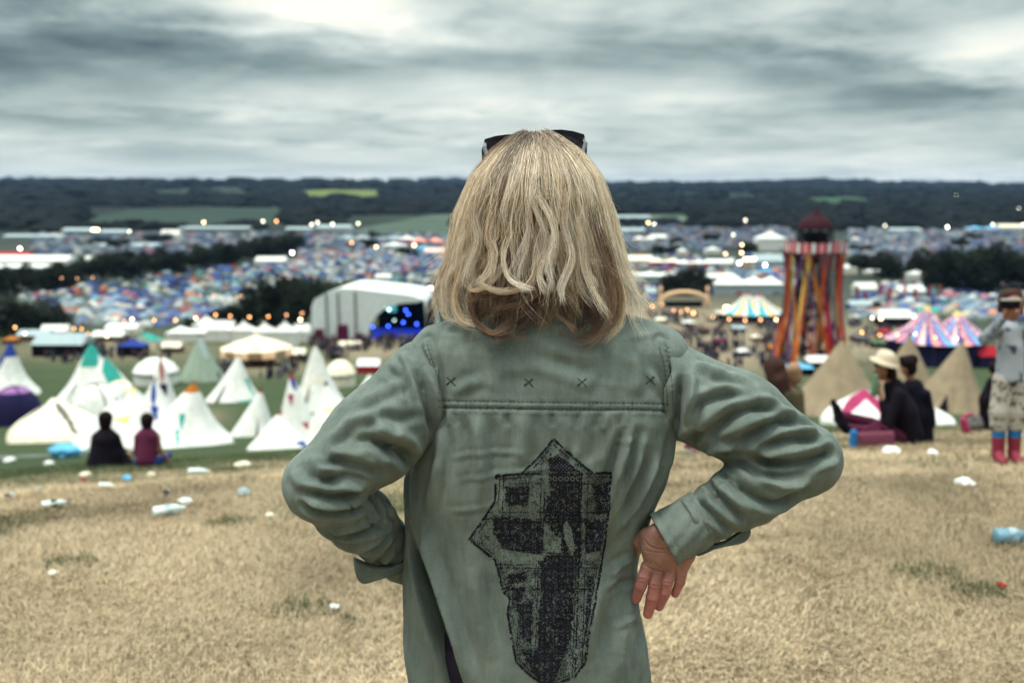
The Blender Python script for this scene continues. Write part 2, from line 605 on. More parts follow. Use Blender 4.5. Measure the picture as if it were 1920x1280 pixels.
FABRIC = m_fabric()
THREAD = material("dark_thread", (.035, .05, .045), .9, 0)
INK = material("faded_ink", (.012, .012, .018), .8, .5, 220)
SKIN = material("skin", (.46, .20, .14), .5, .22, 30, attr=True, bump=.15, bscale=260)
SKIN.node_tree.nodes['Principled BSDF'].inputs['Subsurface Weight'].default_value = .15
SKIN.node_tree.nodes['Principled BSDF'].inputs['Subsurface Radius'].default_value = (.01, .004, .002)
DARKCLOTH = material("dark_cotton", (.022, .018, .03), .9, .2, 20)
GLASSES = material("black_acetate", (.008, .007, .012), .18, 0, coat=.5)
LENS = material("tinted_lens", (.012, .012, .03), .06, 0, coat=.6)
HAIR = material("blonde_hair", attr=True, rough=.42, var=0)
HAIR.node_tree.nodes['Principled BSDF'].inputs['Specular IOR Level'].default_value = .55

woman = empty("person", (float(Q(1005, 640, 1.68)[0]), 1.68, float(gz(.04, 1.68))),
              "person with blonde wavy hair in a sage green jacket, hands on hips, seen from behind", "person")


def wput(name, V, Fc, mat, parent=None, **k):
    o = put(name, fast_mesh(name, V, Fc, mat, **k))
    par = parent or woman
    o.parent = par
    o.matrix_parent_inverse = par.matrix_world.inverted() if par is not woman else woman_inv
    return o


bpy.context.view_layer.update()
woman_inv = woman.matrix_world.inverted()
from mathutils import Matrix
I4 = Matrix.Identity(4)


def under(o, par):
    """parent a mesh whose vertices are in world coordinates (origins of both at the world origin)"""
    o.parent = par
    o.matrix_parent_inverse = woman_inv if par is woman else I4
    return o


G0 = float(woman.location[2])
YB = 1.68


def build_body():
    """head, neck, trunk, arms and legs in one skin; the right hand in finer cells"""
    c = Q(1005, 350, YB + .01)
    head = c + np.array([0, 0, -.055])
    zt = Q(1005, 640, YB)[2]
    S = Q(800, 700, YB), Q(1245, 705, YB)
    E = Q(602, 900, 1.57), Q(1505, 858, 1.62)
    W = Q(728, 1030, 1.76), Q(1262, 1002, 1.60)
    f = Field((-.47, 1.35, G0 - .02), (.60, 2.05, 1.68), .0085)
    f.ell(head + [0, 0, .03], (.073, .092, .088), .03)
    f.ell(head + [0, .035, -.045], (.052, .06, .07), .03)
    f.cone(head + [0, .105, -.03], head + [0, .108, -.045], .009, .012, .012)          # nose
    f.cone(head + [-.018, .095, -.085], head + [.018, .095, -.085], .006, .006, .008)    # mouth
    for s in (-1, 1):
        f.ell(head + [s * .076, .005, -.01], (.008, .018, .03), .008)                  # ears
        f.cut(-f.d_cone(head + [s * .026, .112, 0], head + [s * .034, .108, 0], .012, .012))
    f.cone(head + [0, -.01, -.08], [head[0], YB, zt + .02], .048, .055, .03)
    f.loft([(zt + .02, head[0], YB, .06, .05), (zt - .03, head[0], YB, .15, .075), (zt - .15, head[0], YB, .155, .095),
            (zt - .30, head[0], YB + .01, .12, .08), (zt - .42, head[0], YB + .02, .135, .08), (zt - .52, head[0], YB + .02, .14, .085), (zt - .6, head[0], YB + .02, .11, .08)], .03)
    for i, s in enumerate((-1, 1)):
        f.cone(S[i], E[i], .042, .034, .03); f.cone(E[i], W[i], .034, .024, .02)
        hip = np.array([head[0] + s * .085, YB, zt - .55]); kn = np.array([head[0] + s * .10, YB + .01, G0 + .45]); an = np.array([head[0] + s * .11, YB - .01, G0 + .08])
        f.cone(hip, kn, .082, .052, .03); f.cone(kn, an, .05, .034, .02)
        f.cone(an + [0, -.02, -.045], an + [s * .02, .15, -.055], .03, .026, .02)
    # the left hand rests on the front of the hip
    w = W[0]
    f.cone(w, w + [.055, .02, -.05], .026, .026, .02, flat=((0, 1, 0), .6))
    for j in range(4):
        a = w + np.array([.06 + .006 * j, .028, -.03 - .016 * j]); f.cone(a, a + [.05 - .004 * j, .012, -.03], .008, .006, .005)
    f.cone(w + [.02, .01, -.01], w + [.06, -.01, .02], .010, .008, .01)
    V, Fc = f.mesh(); V = relax(V, Fc, 1)
    # right hand, palm outward, fingers down
    Y = 1.605
    q = lambda x, y, dy=0.0: Q(x, y, Y + dy)
    h = Field(q(1165, 1175, -.05) + [0, 0, 0], q(1325, 955, .06) + [0, 0, 0], .0013) if False else \
        Field((q(1170, 1000)[0], Y - .035, q(1200, 1178)[2]), (q(1325, 1000)[0], Y + .055, q(1200, 950)[2]), .0013)
    nrm = (0, 1, .1)
    h.cone(q(1285, 965, .002), q(1262, 1003), .023, .024, .01, flat=(nrm, .75))
    h.cone(q(1262, 1000), q(1256, 1035), .025, .030, .012, flat=(nrm, .58))
    h.cone(q(1227, 1040, .002), q(1281, 1040, .002), .020, .019, .012, flat=(nrm, .62))
    h.cone(q(1222, 1062, .004), q(1280, 1060, .004), .0130, .0125, .010, flat=(nrm, .8))
    h.cone(q(1232, 1002, -.004), q(1219, 1022, -.001), .0200, .0155, .014, flat=(nrm, .8))      # thumb ball
    h.cone(q(1281, 1015, -.002), q(1288, 1040, -.001), .0125, .0115, .012)                       # heel of the palm
    h.cone(q(1212, 1003, .002), q(1197, 1012, .020), .0125, .0102, .008)                        # thumb
    h.cone(q(1197, 1012, .020), q(1195, 1032, .040), .0100, .0075, .005)
    F_ = [((1213, 1062), (1201, 1098), (1193, 1122), .0104), ((1233, 1070), (1223, 1118), (1215, 1150), .0108),
          ((1256, 1070), (1247, 1110), (1236, 1136), .0102), ((1281, 1062), (1275, 1090), (1266, 1112), .0090)]
    for i, (a, b, c_, r) in enumerate(F_):
        v = Field.__new__(Field); v.__dict__.update(h.__dict__); v.v = np.full_like(h.v, 9.0)
        m_ = [(a[0] + b[0]) / 2, (a[1] + b[1]) / 2]
        v.cone(q(*a, .004), q(*m_, .000), r * 1.04, r * .98, .002)
        v.cone(q(*m_, .000), q(*b, .002), r * .98, r * .95, .002)
        v.cone(q(*b, .002), q(*c_, .010), r * .96, r * .80, .003)
        h.v = smin(h.v, v.v, .0026).astype(np.float32)
    HV, HF = h.mesh()
    HV = relax(HV, HF, 1)
    hn = vnormals(HV, HF); hb = bvh_of(HV, HF)
    for pts, amp, w_ in (
        ([(1206, 1008), (1217, 1022), (1240, 1028), (1262, 1026)], -.0021, .0019), ([(1202, 1030), (1222, 1034), (1252, 1036), (1296, 1043)], -.0013, .0016),
        ([(1201, 1054), (1222, 1066), (1246, 1071), (1262, 1068)], -.0018, .0018), ([(1262, 1040), (1275, 1046), (1296, 1047)], -.0010, .0016),
        ([(1240, 1002), (1252, 1018), (1256, 1034)], -.0012, .0018), ([(1262, 1005), (1275, 1020), (1292, 1030)], -.0010, .0018),
        ([(1196, 1083), (1212, 1086)], -.0012, .0014), ([(1192, 1107), (1206, 1109)], -.0010, .0013),
        ([(1218, 1096), (1236, 1099)], -.0012, .0014), ([(1214, 1126), (1230, 1128)], -.0010, .0013),
        ([(1242, 1092), (1260, 1093)], -.0012, .0014), ([(1238, 1116), (1254, 1119)], -.0010, .0013),
        ([(1270, 1080), (1286, 1083)], -.0010, .0013), ([(1222, 1046), (1240, 1058)], .0008, .003), ([(1222, 1064), (1226, 1072)], -.0016, .0016),
        ([(1244, 1068), (1245, 1078)], -.0016, .0016), ([(1267, 1064), (1267, 1076)], -.0016, .0016),
    ):
        D = fold(HV, hn, hb, pts, amp, w_, side=.35)
        if not np.isscalar(D): HV = HV + D[:, None] * hn
    n_ = np.array([(HV[:, 0] - .2) * 0, HV[:, 1], HV[:, 2]]).T
    tz = np.clip((q(1250, 1040)[2] - HV[:, 2]) / .09, 0, 1)[:, None]
    hc = np.array([.27, .142, .115]) * (1 - tz) + np.array([.36, .125, .112]) * tz
    hc = hc * (1 + .35 * fbm(HV * 70, 3, 3)[:, None])
    bc = np.tile([.34, .19, .14], (len(V), 1))
    VV, FF = merge_parts((V, Fc), (HV, HF))
    o = put("body", fast_mesh("body", VV, FF, SKIN, col=np.concatenate([bc, hc])))
    under(o, woman)
    # trousers and boots
    t = Field((-.22, 1.4, G0 + .05), (.32, 2.0, zt - .38), .009)
    for s in (-1, 1):
        hip = np.array([head[0] + s * .085, YB, zt - .56]); kn = np.array([head[0] + s * .10, YB + .01, G0 + .45]); an = np.array([head[0] + s * .11, YB - .01, G0 + .13])
        t.cone(hip, kn, .095, .066, .03); t.cone(kn, an, .064, .052, .02)
    t.loft([(zt - .58, head[0], YB + .02, .15, .095), (zt - .40, head[0], YB + .02, .14, .09)], .03)
    tv, tf = t.mesh(); under(put("trousers", fast_mesh("trousers", relax(tv, tf, 1), tf, DARKCLOTH)), woman)
    for s in (-1, 1):
        b = Field((head[0] + s * .11 - .09, 1.55, G0 - .01), (head[0] + s * .11 + .09, 1.95, G0 + .22), .007)
        an = np.array([head[0] + s * .11, YB - .01, G0 + .2])
        b.cone(an, an + [0, 0, -.13], .05, .045, .02); b.cone(an + [0, -.02, -.15], an + [s * .015, .16, -.16], .045, .038, .03)
        b.cut(G0 - b.Z)
        v_, f_ = b.mesh(); under(put("boot", fast_mesh("boot", v_, f_, material("boot_leather", (.03, .02, .015), .5, .1))), woman)
    return zt


ZT = build_body()


def lump(V, Nn, amp, sc, seed, stretch=(1, 1, 1)):
    return V + (amp * fbm(V * np.array(stretch) * sc, 3, seed))[:, None] * Nn


def build_jacket():
    # ---- trunk: rows given by the outline (left and right picture columns) at several heights
    rows = []
    for py, l, r, hd, cy in ((628, 838, 1206, .075, 1.685), (650, 806, 1240, .090, 1.685), (700, 800, 1262, .104, 1.685), (770, 800, 1268, .117, 1.685), (850, 768, 1262, .126, 1.69),
                             (900, 757, 1248, .128, 1.695), (960, 756, 1222, .126, 1.70), (1010, 756, 1203, .124, 1.70), (1060, 752, 1196, .126, 1.70),
                             (1130, 752, 1198, .132, 1.70), (1200, 757, 1212, .138, 1.70), (1280, 770, 1222, .142, 1.70), (1330, 775, 1232, .146, 1.70)):
        a, b = Q(l, py, 1.69), Q(r, py, 1.69)
        rows.append((a[2], (a[0] + b[0]) / 2, cy, (b[0] - a[0]) / 2, hd))
    zb = rows[-1][0]
    f = Field((-.25, 1.48, zb - .01), (.34, 1.92, ZT + .09), .0034)
    f.loft(rows, .01, 2.5)
    neck = Q(1015, 588, 1.69)
    f.cone(Q(975, 622, 1.69), Q(825, 664, 1.685), .066, .050, .035)
    f.cone(Q(1060, 622, 1.69), Q(1235, 667, 1.685), .066, .050, .035)
    f.cone(neck, neck - [0, 0, .05], .062, .085, .04)
    f.cut(-f.d_cone(neck + [0, .012, .0], neck + [0, .012, .09], .050, .055))
    # hollow it from below and open the front
    V, Fc = f.mesh()
    Nn = vnormals(V, Fc)
    bv = bvh_of(V, Fc)
    D = np.zeros(len(V))

    def add(pts, amp, w, side=.55, ends=True):
        nonlocal D
        d = fold(V, Nn, bv, pts, amp, w, side, ends)
        if not np.isscalar(d): D = D + d * 1.35
    # pleats falling from the yoke
    for pts, a, w in (
        ([(1187, 786), (1172, 850), (1156, 897), (1138, 960), (1118, 1020), (1108, 1075)], .0095, .0095),
        ([(1172, 800), (1150, 870), (1136, 930)], -.0065, .008),
        ([(1214, 810), (1190, 870), (1171, 917), (1152, 975), (1138, 1030)], .0085, .009),
        ([(1236, 850), (1206, 905), (1178, 960), (1152, 1012)], .0075, .008),
        ([(1198, 800), (1180, 862), (1160, 920)], -.0055, .007), ([(1224, 850), (1192, 912), (1164, 975)], -.005, .007),
        ([(1255, 800), (1246, 860), (1215, 930), (1185, 985)], -.006, .010),
        ([(888, 775), (897, 820), (905, 880), (903, 960)], .0055, .011), ([(868, 775), (872, 850), (876, 950)], -.003, .012), ([(921, 780), (926, 850), (925, 900)], -.004, .010),
        ([(976, 775), (978, 820), (974, 880)], .0045, .009), ([(1012, 775), (1012, 830), (1008, 870)], -.0035, .009), ([(1052, 772), (1057, 815), (1062, 850)], .003, .008),
        ([(1118, 772), (1112, 830), (1100, 870)], -.004, .009), ([(1140, 772), (1128, 810)], .0035, .006), ([(950, 775), (950, 800)], -.0025, .006),
        ([(1035, 772), (1036, 800)], -.0025, .005), ([(1085, 772), (1083, 805)], -.0022, .005), ([(1166, 772), (1160, 800)], -.003, .005),
        ([(842, 772), (842, 800)], .0025, .006),
        # faint creases across
        ([(850, 905), (930, 890), (1020, 878), (1100, 880)], .0016, .004), ([(840, 860), (900, 850), (990, 848)], .0014, .004), ([(1150, 832), (1200, 820)], .002, .004),
        ([(840, 960), (890, 955), (940, 940)], .0012, .004),
        # soft shading folds of the yoke
        ([(985, 655), (1030, 672), (1085, 690), (1120, 700)], -.0045, .011), ([(880, 650), (900, 690), (890, 720)], -.003, .012), ([(1180, 660), (1195, 700), (1190, 745)], .004, .012),
        ([(1140, 650), (1130, 700), (1125, 745)], -.003, .012), ([(930, 700), (960, 690), (990, 700)], .0025, .010), ([(845, 740), (885, 718), (910, 706)], .003, .008),
        ([(1215, 690), (1235, 720), (1250, 748)], .003, .007), ([(1000, 610), (1100, 618), (1180, 612)], .004, .009),
        # side seam and the hollow under it
        ([(772, 985), (782, 1040), (800, 1110), (825, 1190), (858, 1290)], -.010, .012),
        ([(795, 960), (803, 1040), (822, 1110), (850, 1190), (884, 1290)], .007, .012),
        ([(764, 890), (763, 940), (768, 985)], -.008, .006),
        ([(826, 800), (824, 850), (812, 905), (795, 970)], .006, .010), ([(806, 850), (796, 900), (782, 960)], -.006, .010),
        # lower part
        ([(1180, 1060), (1165, 1100), (1140, 1160), (1130, 1230)], -.006, .014), ([(1195, 1090), (1180, 1150), (1165, 1215), (1160, 1275)], .006, .013),
        ([(1205, 1170), (1192, 1225), (1190, 1280)], -.005, .009), ([(1120, 1090), (1108, 1160), (1100, 1240)], .005, .013), ([(1140, 1080), (1160, 1060), (1185, 1048)], .005, .007),
        ([(1135, 1115), (1160, 1095), (1190, 1085)], -.004, .006), ([(920, 1000), (915, 1080), (925, 1170), (950, 1260)], -.004, .017),
        ([(885, 1060), (900, 1150), (925, 1240)], .004, .015), ([(1010, 1180), (1040, 1250), (1060, 1290)], -.003, .013),
        ([(850, 1000), (862, 1080), (885, 1180)], -.002, .013), ([(1065, 1130), (1060, 1200), (1075, 1270)], -.004, .012),
        ([(1040, 935), (1052, 980), (1066, 1030)], .002, .007), ([(1150, 1180), (1175, 1160), (1200, 1155)], .003, .005),
    ):
        add(pts, a, w)
    # yoke: a doubled cloth edge standing on the panel below, and the collar stand
    seam = [(815, 764), (900, 765), (1000, 767), (1100, 768), (1200, 768), (1268, 772)]
    add(seam, -.0026, .0024, side=.5, ends=False)
    add([(815, 751), (900, 752), (1000, 754), (1100, 755), (1200, 756), (1268, 757)], -.0010, .0018, side=.4, ends=False)
    add([(796, 640), (810, 680), (820, 720), (822, 765)], .0040, .0055, side=.9, ends=False)
    add([(1242, 640), (1252, 700), (1256, 745), (1256, 768)], .0034, .0055, side=.9, ends=False)
    for i in range(13):
        u = i / 12; add([(802 + 22 * u + 4, 650 + 100 * u), (792 + 22 * u, 653 + 100 * u)], -.0018, .0018, side=.2); add([(1240 + 10 * u, 650 + 112 * u), (1262 + 4 * u, 652 + 112 * u)], -.0016, .0018, side=.2)
    # pucker along the seam
    for i in range(44):
        x = 832 + i * 9.8 + random.uniform(-3, 3)
        y = 752 + (x - 820) * .012
        add([(x, y - 2), (x + 1, y + 6), (x, y + 16 + random.uniform(0, 10))], random.choice((-1, 1)) * random.uniform(.0008, .0019), .0022, side=.2)
    V = V + D[:, None] * Nn
    V = lump(V, Nn, .007, 13, 21, (1, 1, .6))
    c = np.stack([V[:, 0] * 26 + 5 * fbm(V * 5, 2, 33) + (V[:, 2] - 1.1) * 6, V[:, 1] * 8, V[:, 2] * 5], 1)
    V = V + (.0036 * ((1 - np.abs(2 * vnoise(c, 35) - 1)) ** 2.5 - .3) * np.clip(.5 + 2 * fbm(V * 5, 2, 36), 0, 1.2) * np.clip((1.24 - V[:, 2]) * 12, .15, 1))[:, None] * Nn
    c = np.stack([V[:, 0] * 7, V[:, 1] * 8, V[:, 2] * 30 + 6 * fbm(V * 6, 2, 38)], 1)
    V = V + (.0022 * ((1 - np.abs(2 * vnoise(c, 39) - 1)) ** 3 - .25) * np.clip(.3 + 2.2 * fbm(V * 6, 2, 40), 0, 1.2))[:, None] * Nn
    V = lump(V, Nn, .0018, 60, 31, (1, 1, .6))
    V = relax(V, Fc, 1, .4)
    # the open front panel falls away behind the edge of the back panel
    dep = V[:, 1] * math.cos(PITCH) - (V[:, 2] - EYE) * math.sin(PITCH)
    sx = 960 + V[:, 0] / dep * FPX; sy = 640 - ((V[:, 2] - EYE) * math.cos(PITCH) + V[:, 1] * math.sin(PITCH)) / dep * FPX
    edge = np.interp(sy, [940, 985, 1061, 1160, 1290, 1340], [757, 766, 796, 830, 871, 884]) + 3 * fbm(V * 25, 2, 55)
    dl = edge - sx
    push = .060 * np.clip(dl / 5, 0, 1) * np.exp(-np.clip(dl - 5, 0, 400) / 42) * np.clip((sy - 975) / 90, 0, 1) + .006 * np.clip((sy - 1060) / 60, 0, 1) * np.sin(np.clip(dl, 0, 200) / 9) * (dl > 25)
    push += .045 * np.clip((826 - sx) / 62, 0, 1) ** 1.4 * np.clip((sy - 790) / 40, 0, 1) * np.clip((1040 - sy) / 120, 0, 1)
    V[:, 1] += push * (Nn[:, 1] < .2)
    # cut the front opening and hollow out the inside by shrinking a second skin
    o = put("jacket", fast_mesh("jacket", V, Fc, FABRIC)); under(o, woman)
    JV, JF = V, Fc

    # ---- sleeves
    SL = []
    global SLV
    SLV = []
    for side in (0, 1):
        if side == 0:
            S, M, E, W = Q(802, 722, 1.685), Q(700, 820, 1.625), Q(600, 908, 1.575), Q(752, 1040, 1.775)
            rS, rM, rE, rW = .080, .074, .058, .040
        else:
            S, M, E, W = Q(1252, 728, 1.685), Q(1385, 782, 1.65), Q(1512, 862, 1.62), Q(1268, 998, 1.607)
            rS, rM, rE, rW = .080, .071, .057, .040
        P = np.array([S, M, E, W])
        f = Field(P.min(0) - .10, P.max(0) + .10, .0031)
        f.cone(S, M, rS, rM, .02); f.cone(M, E, rM, rE, .03)
        mid = (E * .55 + W * .45)
        g = f.d_cone(E, mid, rE, rE * .93); g2 = f.d_cone(mid, W, rE * .93, rW)
        fore = smin(g, g2, .02)
        f.v = smin(f.v, fore, .012).astype(np.float32)
        ax = (W - E) / np.linalg.norm(W - E)
        f.cut(np.minimum(f.plane(W - ax * .012, ax), .02 - (f.plane(E, ax))) if False else f.plane(W - ax * .004, ax))
        sm = Q(822, 700, 1.6) if side == 0 else Q(1262, 700, 1.6)
        f.cut(f.plane(sm, (1, 0, -.06) if side == 0 else (-1, 0, .02)))
        SL.append((f, S, M, E, W, ax))

    strokes = {
        0: (
            ([(779, 690), (800, 750), (810, 800), (812, 850)], -.012, .010), ([(742, 655), (762, 690), (790, 740), (800, 790)], .003, .012),
            ([(728, 832), (750, 842), (775, 868), (800, 866)], -.013, .012), ([(700, 800), (735, 812), (770, 842)], .005, .014),
            ([(651, 833), (691, 825), (723, 838), (742, 862)], -.009, .010), ([(607, 866), (659, 874), (715, 888)], -.009, .010),
            ([(598, 903), (645, 893), (700, 904)], -.009, .009), ([(560, 917), (611, 931), (655, 927), (690, 918)], -.008, .008),
            ([(556, 943), (605, 960), (660, 956), (692, 940)], -.008, .008), ([(576, 978), (631, 1002), (691, 994), (724, 968)], -.008, .009),
            ([(605, 1018), (659, 1036), (707, 1022), (742, 985)], -.008, .009), ([(640, 1052), (700, 1056), (742, 1020)], -.006, .008),
            ([(700, 778), (745, 786), (795, 776)], -.0030, .009), ([(665, 768), (723, 747), (775, 722)], -.0030, .010), ([(625, 843), (660, 812), (715, 799)], -.005, .011),
            ([(720, 690), (752, 712), (775, 760)], -.0040, .008), ([(738, 660), (758, 700), (772, 740)], -.004, .007),
            ([(640, 790), (690, 782), (740, 795)], .002, .010), ([(585, 850), (600, 880), (640, 885)], .004, .011), ([(548, 880), (560, 905), (600, 920)], .003, .010),
            ([(560, 1000), (600, 1012), (650, 1020)], .004, .008), ([(690, 925), (705, 950), (718, 985)], -.006, .006), ([(722, 945), (735, 965), (745, 990)], .005, .006),
            ([(652, 935), (655, 950), (668, 965)], -.003, .0035), ([(680, 960), (700, 985), (735, 985)], -.003, .003),
        ),
        1: (
            ([(1283, 700), (1270, 762), (1265, 801), (1256, 850)], -.012, .010), ([(1300, 690), (1292, 740), (1290, 790)], .005, .010),
            ([(1304, 830), (1344, 801), (1387, 772), (1434, 766), (1480, 780)], -.010, .010), ([(1374, 834), (1416, 812), (1470, 790), (1530, 798)], -.0095, .010),
            ([(1290, 785), (1322, 755), (1369, 742), (1420, 748)], -.007, .010), ([(1388, 850), (1444, 867), (1505, 867), (1545, 853), (1572, 846)], -.012, .010),
            ([(1380, 862), (1423, 886), (1480, 890), (1541, 876)], -.008, .009), ([(1369, 902), (1401, 925), (1452, 944), (1510, 922)], -.008, .009),
            ([(1334, 920), (1365, 948), (1404, 980)], -.007, .008), ([(1302, 935), (1330, 962), (1375, 1000)], -.005, .007), ([(1350, 885), (1360, 895), (1375, 908)], -.003, .005),
            ([(1318, 898), (1335, 915), (1345, 935)], -.006, .006), ([(1416, 838), (1460, 826), (1510, 824), (1545, 832)], -.006, .009), ([(1300, 680), (1330, 690), (1370, 712)], .004, .010),
            ([(1330, 706), (1370, 716), (1410, 732)], -.004, .010), ([(1440, 760), (1490, 788), (1540, 830)], .004, .012), ([(1310, 860), (1345, 838), (1385, 835)], .008, .009),
            ([(1280, 860), (1290, 830), (1312, 806)], -.008, .010), ([(1420, 900), (1470, 912), (1520, 900)], .005, .008),
            ([(1345, 925), (1352, 912), (1365, 906), (1385, 930)], -.0028, .003), ([(1275, 935), (1290, 950), (1310, 985)], .004, .006),
        )}
    for side, (f, S, M, E, W, ax) in enumerate(SL):
        V, Fc = f.mesh()
        Nn = vnormals(V, Fc); bv = bvh_of(V, Fc); D = np.zeros(len(V))
        for pts, a, w in strokes[side]:
            d = fold(V, Nn, bv, pts, a, w * .85)
            if not np.isscalar(d): D = D + d * 1.75
        # rings of slack cloth around the forearm, fading towards the elbow
        t = np.clip(((V - E) @ (W - E)) / ((W - E) @ (W - E)), 0, 1.05)
        ph = t * 46 + 5 * fbm(V * 9, 2, 40 + side)
        D += .0030 * np.sin(ph) * np.clip((t - .25) * 2, 0, 1) * np.clip((1.02 - t) * 7, .0, 1) * (fbm(V * 14, 2, 44) + .6)
        V = V + D[:, None] * Nn
        fade = np.clip((1.02 - t) * 7, .12, 1)[:, None]
        arm = np.where(t > .03, np.linalg.norm(E - S) + t * np.linalg.norm(W - E), np.clip(((V - S) @ (E - S)) / np.linalg.norm(E - S), 0, 9))
        warp = .030 * fbm(V * 7, 2, 81 + side)
        c = np.stack([(arm + warp + .25 * (V[:, 2] - S[2])) * 34, V[:, 0] * 7, (V[:, 1] + V[:, 2]) * 7], 1)
        rdg = (1 - np.abs(2 * vnoise(c, 91 + side) - 1)) ** 2.5 + .45 * (1 - np.abs(2 * vnoise(c * 2.1, 95 + side) - 1)) ** 2.5
        V = V + (.0026 * (rdg - .45) * np.clip(.35 + 2.4 * fbm(V * 6, 2, 97), .0, 1.3))[:, None] * Nn * fade
        V = V + (.004 * fbm(V * 12, 3, 51 + side))[:, None] * Nn * fade
        V = V + (.0022 * fbm(V * 60, 3, 61 + side))[:, None] * Nn * fade
        V = relax(V, Fc, 1, .4)
        sl = put("sleeve", fast_mesh("sleeve", V, Fc, FABRIC)); sl.parent = o
        sl.matrix_parent_inverse = I4
        # cuff: a short stiff band of doubled cloth with a stitched edge
        u_ = np.cross(ax, [0, 0, 1.0]); u_ /= np.linalg.norm(u_); v_ = np.cross(ax, u_)
        K, n = 26, 110; ring = []
        for j in range(2 * K):
            q = j if j < K else 2 * K - 1 - j; inner = j >= K
            s_ = -.056 + .080 * q / (K - 1)
            for k in range(n):
                a = 2 * math.pi * k / n
                r = .0475 + .0012 * math.sin(q * .5) * 0 + (.0016 if q > K - 4 else 0) + (.0010 if q < 3 else 0)
                r += .0045 * fbm(np.array([[math.cos(a) * 2.2 + side * 9, math.sin(a) * 2.2, q * .10]]), 3, 71)[0] + .0022 * math.sin(a * 9 + q * .35 + 2 * math.sin(a * 2)) * .5
                r += -.0012 if q in (K - 5, 3) else 0
                r -= .0030 if inner else 0
                w1 = .88 if True else 1
                p = W + ax * s_ + r * (math.cos(a) * u_ * .98 + math.sin(a) * v_ * .98)
                ring.append(p)
        ring = np.array(ring)
        Fs = np.array([(j * n + k, j * n + (k + 1) % n, ((j + 1) % (2 * K)) * n + (k + 1) % n, ((j + 1) % (2 * K)) * n + k) for j in range(2 * K) for k in range(n)])
        cf = put("cuff", fast_mesh("cuff", ring, Fs, FABRIC)); cf.parent = o; cf.matrix_parent_inverse = I4
        SLV.append((V, Fc))
    return o, JV, JF


jacket, JV, JF = build_jacket()


def slab(name, pts, Y, th, parent, mat, bulge=.004):
    """a flap of cloth: outline in the picture at distance Y (Y may vary per point), given thickness"""
    P = []
    for p in smooth_line(list(pts) + [pts[0]], 8 * len(pts))[:-1]:
        P.append(Q(p[0], p[1], p[2] if len(p) > 2 else Y))
    P = np.array(P); n = len(P); c = P.mean(0)
    V = list(P + [0, 0, 0]) + list(P + [0, th, 0]); Fs = []
    m = MB()
    rings = [P, c + (P - c) * .85 + [0, -bulge, 0], c + (P - c) * .5 + [0, -bulge * 1.5, 0]]
    VV = np.concatenate(rings + [[c + [0, -bulge * 1.5, 0]], P + [0, th, 0], [c + [0, th, 0]]])
    for r in range(2):
        for k in range(n): Fs.append((r * n + k, r * n + (k + 1) % n, (r + 1) * n + (k + 1) % n, (r + 1) * n + k))
    for k in range(n): Fs.append((2 * n + k, 2 * n + (k + 1) % n, 3 * n))
    b = 3 * n + 1
    for k in range(n): Fs.append((b + k, k, (k + 1) % n, b + (k + 1) % n)[::-1]); Fs.append((b + (k + 1) % n, b + k, b + n))
    m.add(VV, Fs)
    o = m.build(name, mat, None, True); o.parent = parent; o.matrix_parent_inverse = I4
    return o


# turned-back flaps of the unbuttoned cuffs
slab("cuff_flap", [(1296, 1030, 1.60), (1330, 1022, 1.60), (1372, 1010, 1.605), (1400, 988, 1.61), (1408, 998, 1.61), (1396, 1016, 1.60), (1360, 1024, 1.60), (1322, 1034, 1.595), (1308, 1042, 1.59)], 1.6, .006, jacket, FABRIC)
slab("cuff_flap", [(662, 1048, 1.68), (700, 1062, 1.68), (740, 1060, 1.70), (762, 1050, 1.71), (750, 1074, 1.70), (712, 1086, 1.68), (682, 1094, 1.68), (668, 1080, 1.68)], 1.68, .012, jacket, FABRIC, .006)
# dark shirt seen past the open right side
slab("shirt_edge", [(1219, 880, 1.74), (1221, 960, 1.74), (1212, 1000, 1.74), (1190, 1040, 1.74), (1185, 960, 1.74)], 1.74, .01, jacket, DARKCLOTH)

JB = bvh_of(*merge_parts((JV, JF), *SLV))


def ribbon_tube(name, lines, r, mat, parent, lift=.0008, bvh=JB):
    m = MB()
    for pts in lines:
        L = []
        for p in pts:
            h, n = cast(bvh, *p)
            if h is not None:
                if L and np.linalg.norm(L[-1] - h) > .03: break
                L.append(h - np.array(ray(*p)) / np.linalg.norm(ray(*p)) * lift)
        if len(L) > 1: m.tube(L, r, 5)
    o = m.build(name, mat, None, True); o.parent = parent; o.matrix_parent_inverse = I4
    return o


def stitch_line(pts, dash=6.0, gap=2.2):
    P = smooth_line(pts, 200); seg = np.linalg.norm(np.diff(P, axis=0), axis=1); s = np.concatenate([[0], np.cumsum(seg)])
    out, t = [], 0
    while t < s[-1] - dash:
        q = [np.array([np.interp(u, s, P[:, 0]), np.interp(u, s, P[:, 1])]) for u in np.linspace(t, t + dash, 3)]
        out.append(q); t += dash + gap
    return out


L_ = []
for pts in ([(822, 750), (900, 751), (1000, 753), (1100, 754), (1200, 755), (1258, 757)], [(822, 763), (900, 764), (1000, 766), (1100, 767), (1200, 767), (1260, 770)],
            [(1236, 650), (1246, 690), (1250, 730), (1251, 765)], [(1248, 655), (1258, 700), (1261, 740), (1262, 768)],
            [(800, 645), (812, 680), (822, 715), (824, 745)]):
    L_ += stitch_line(pts)
ribbon_tube("stitching", L_, .00045, THREAD, jacket)
for cx, cy in ((845, 714), (991, 716), (1091, 716), (1219, 712)):
    a = random.uniform(-1, 1)
    ribbon_tube("cross_stitch", [[(cx - 8, cy - 8 + a), (cx, cy - 1), (cx + 9, cy + 9)], [(cx + 9, cy - 6), (cx, cy), (cx - 9, cy + 7 - a)], [(cx + 7, cy - 7), (cx - 7, cy + 7)]], .00062, THREAD, jacket)


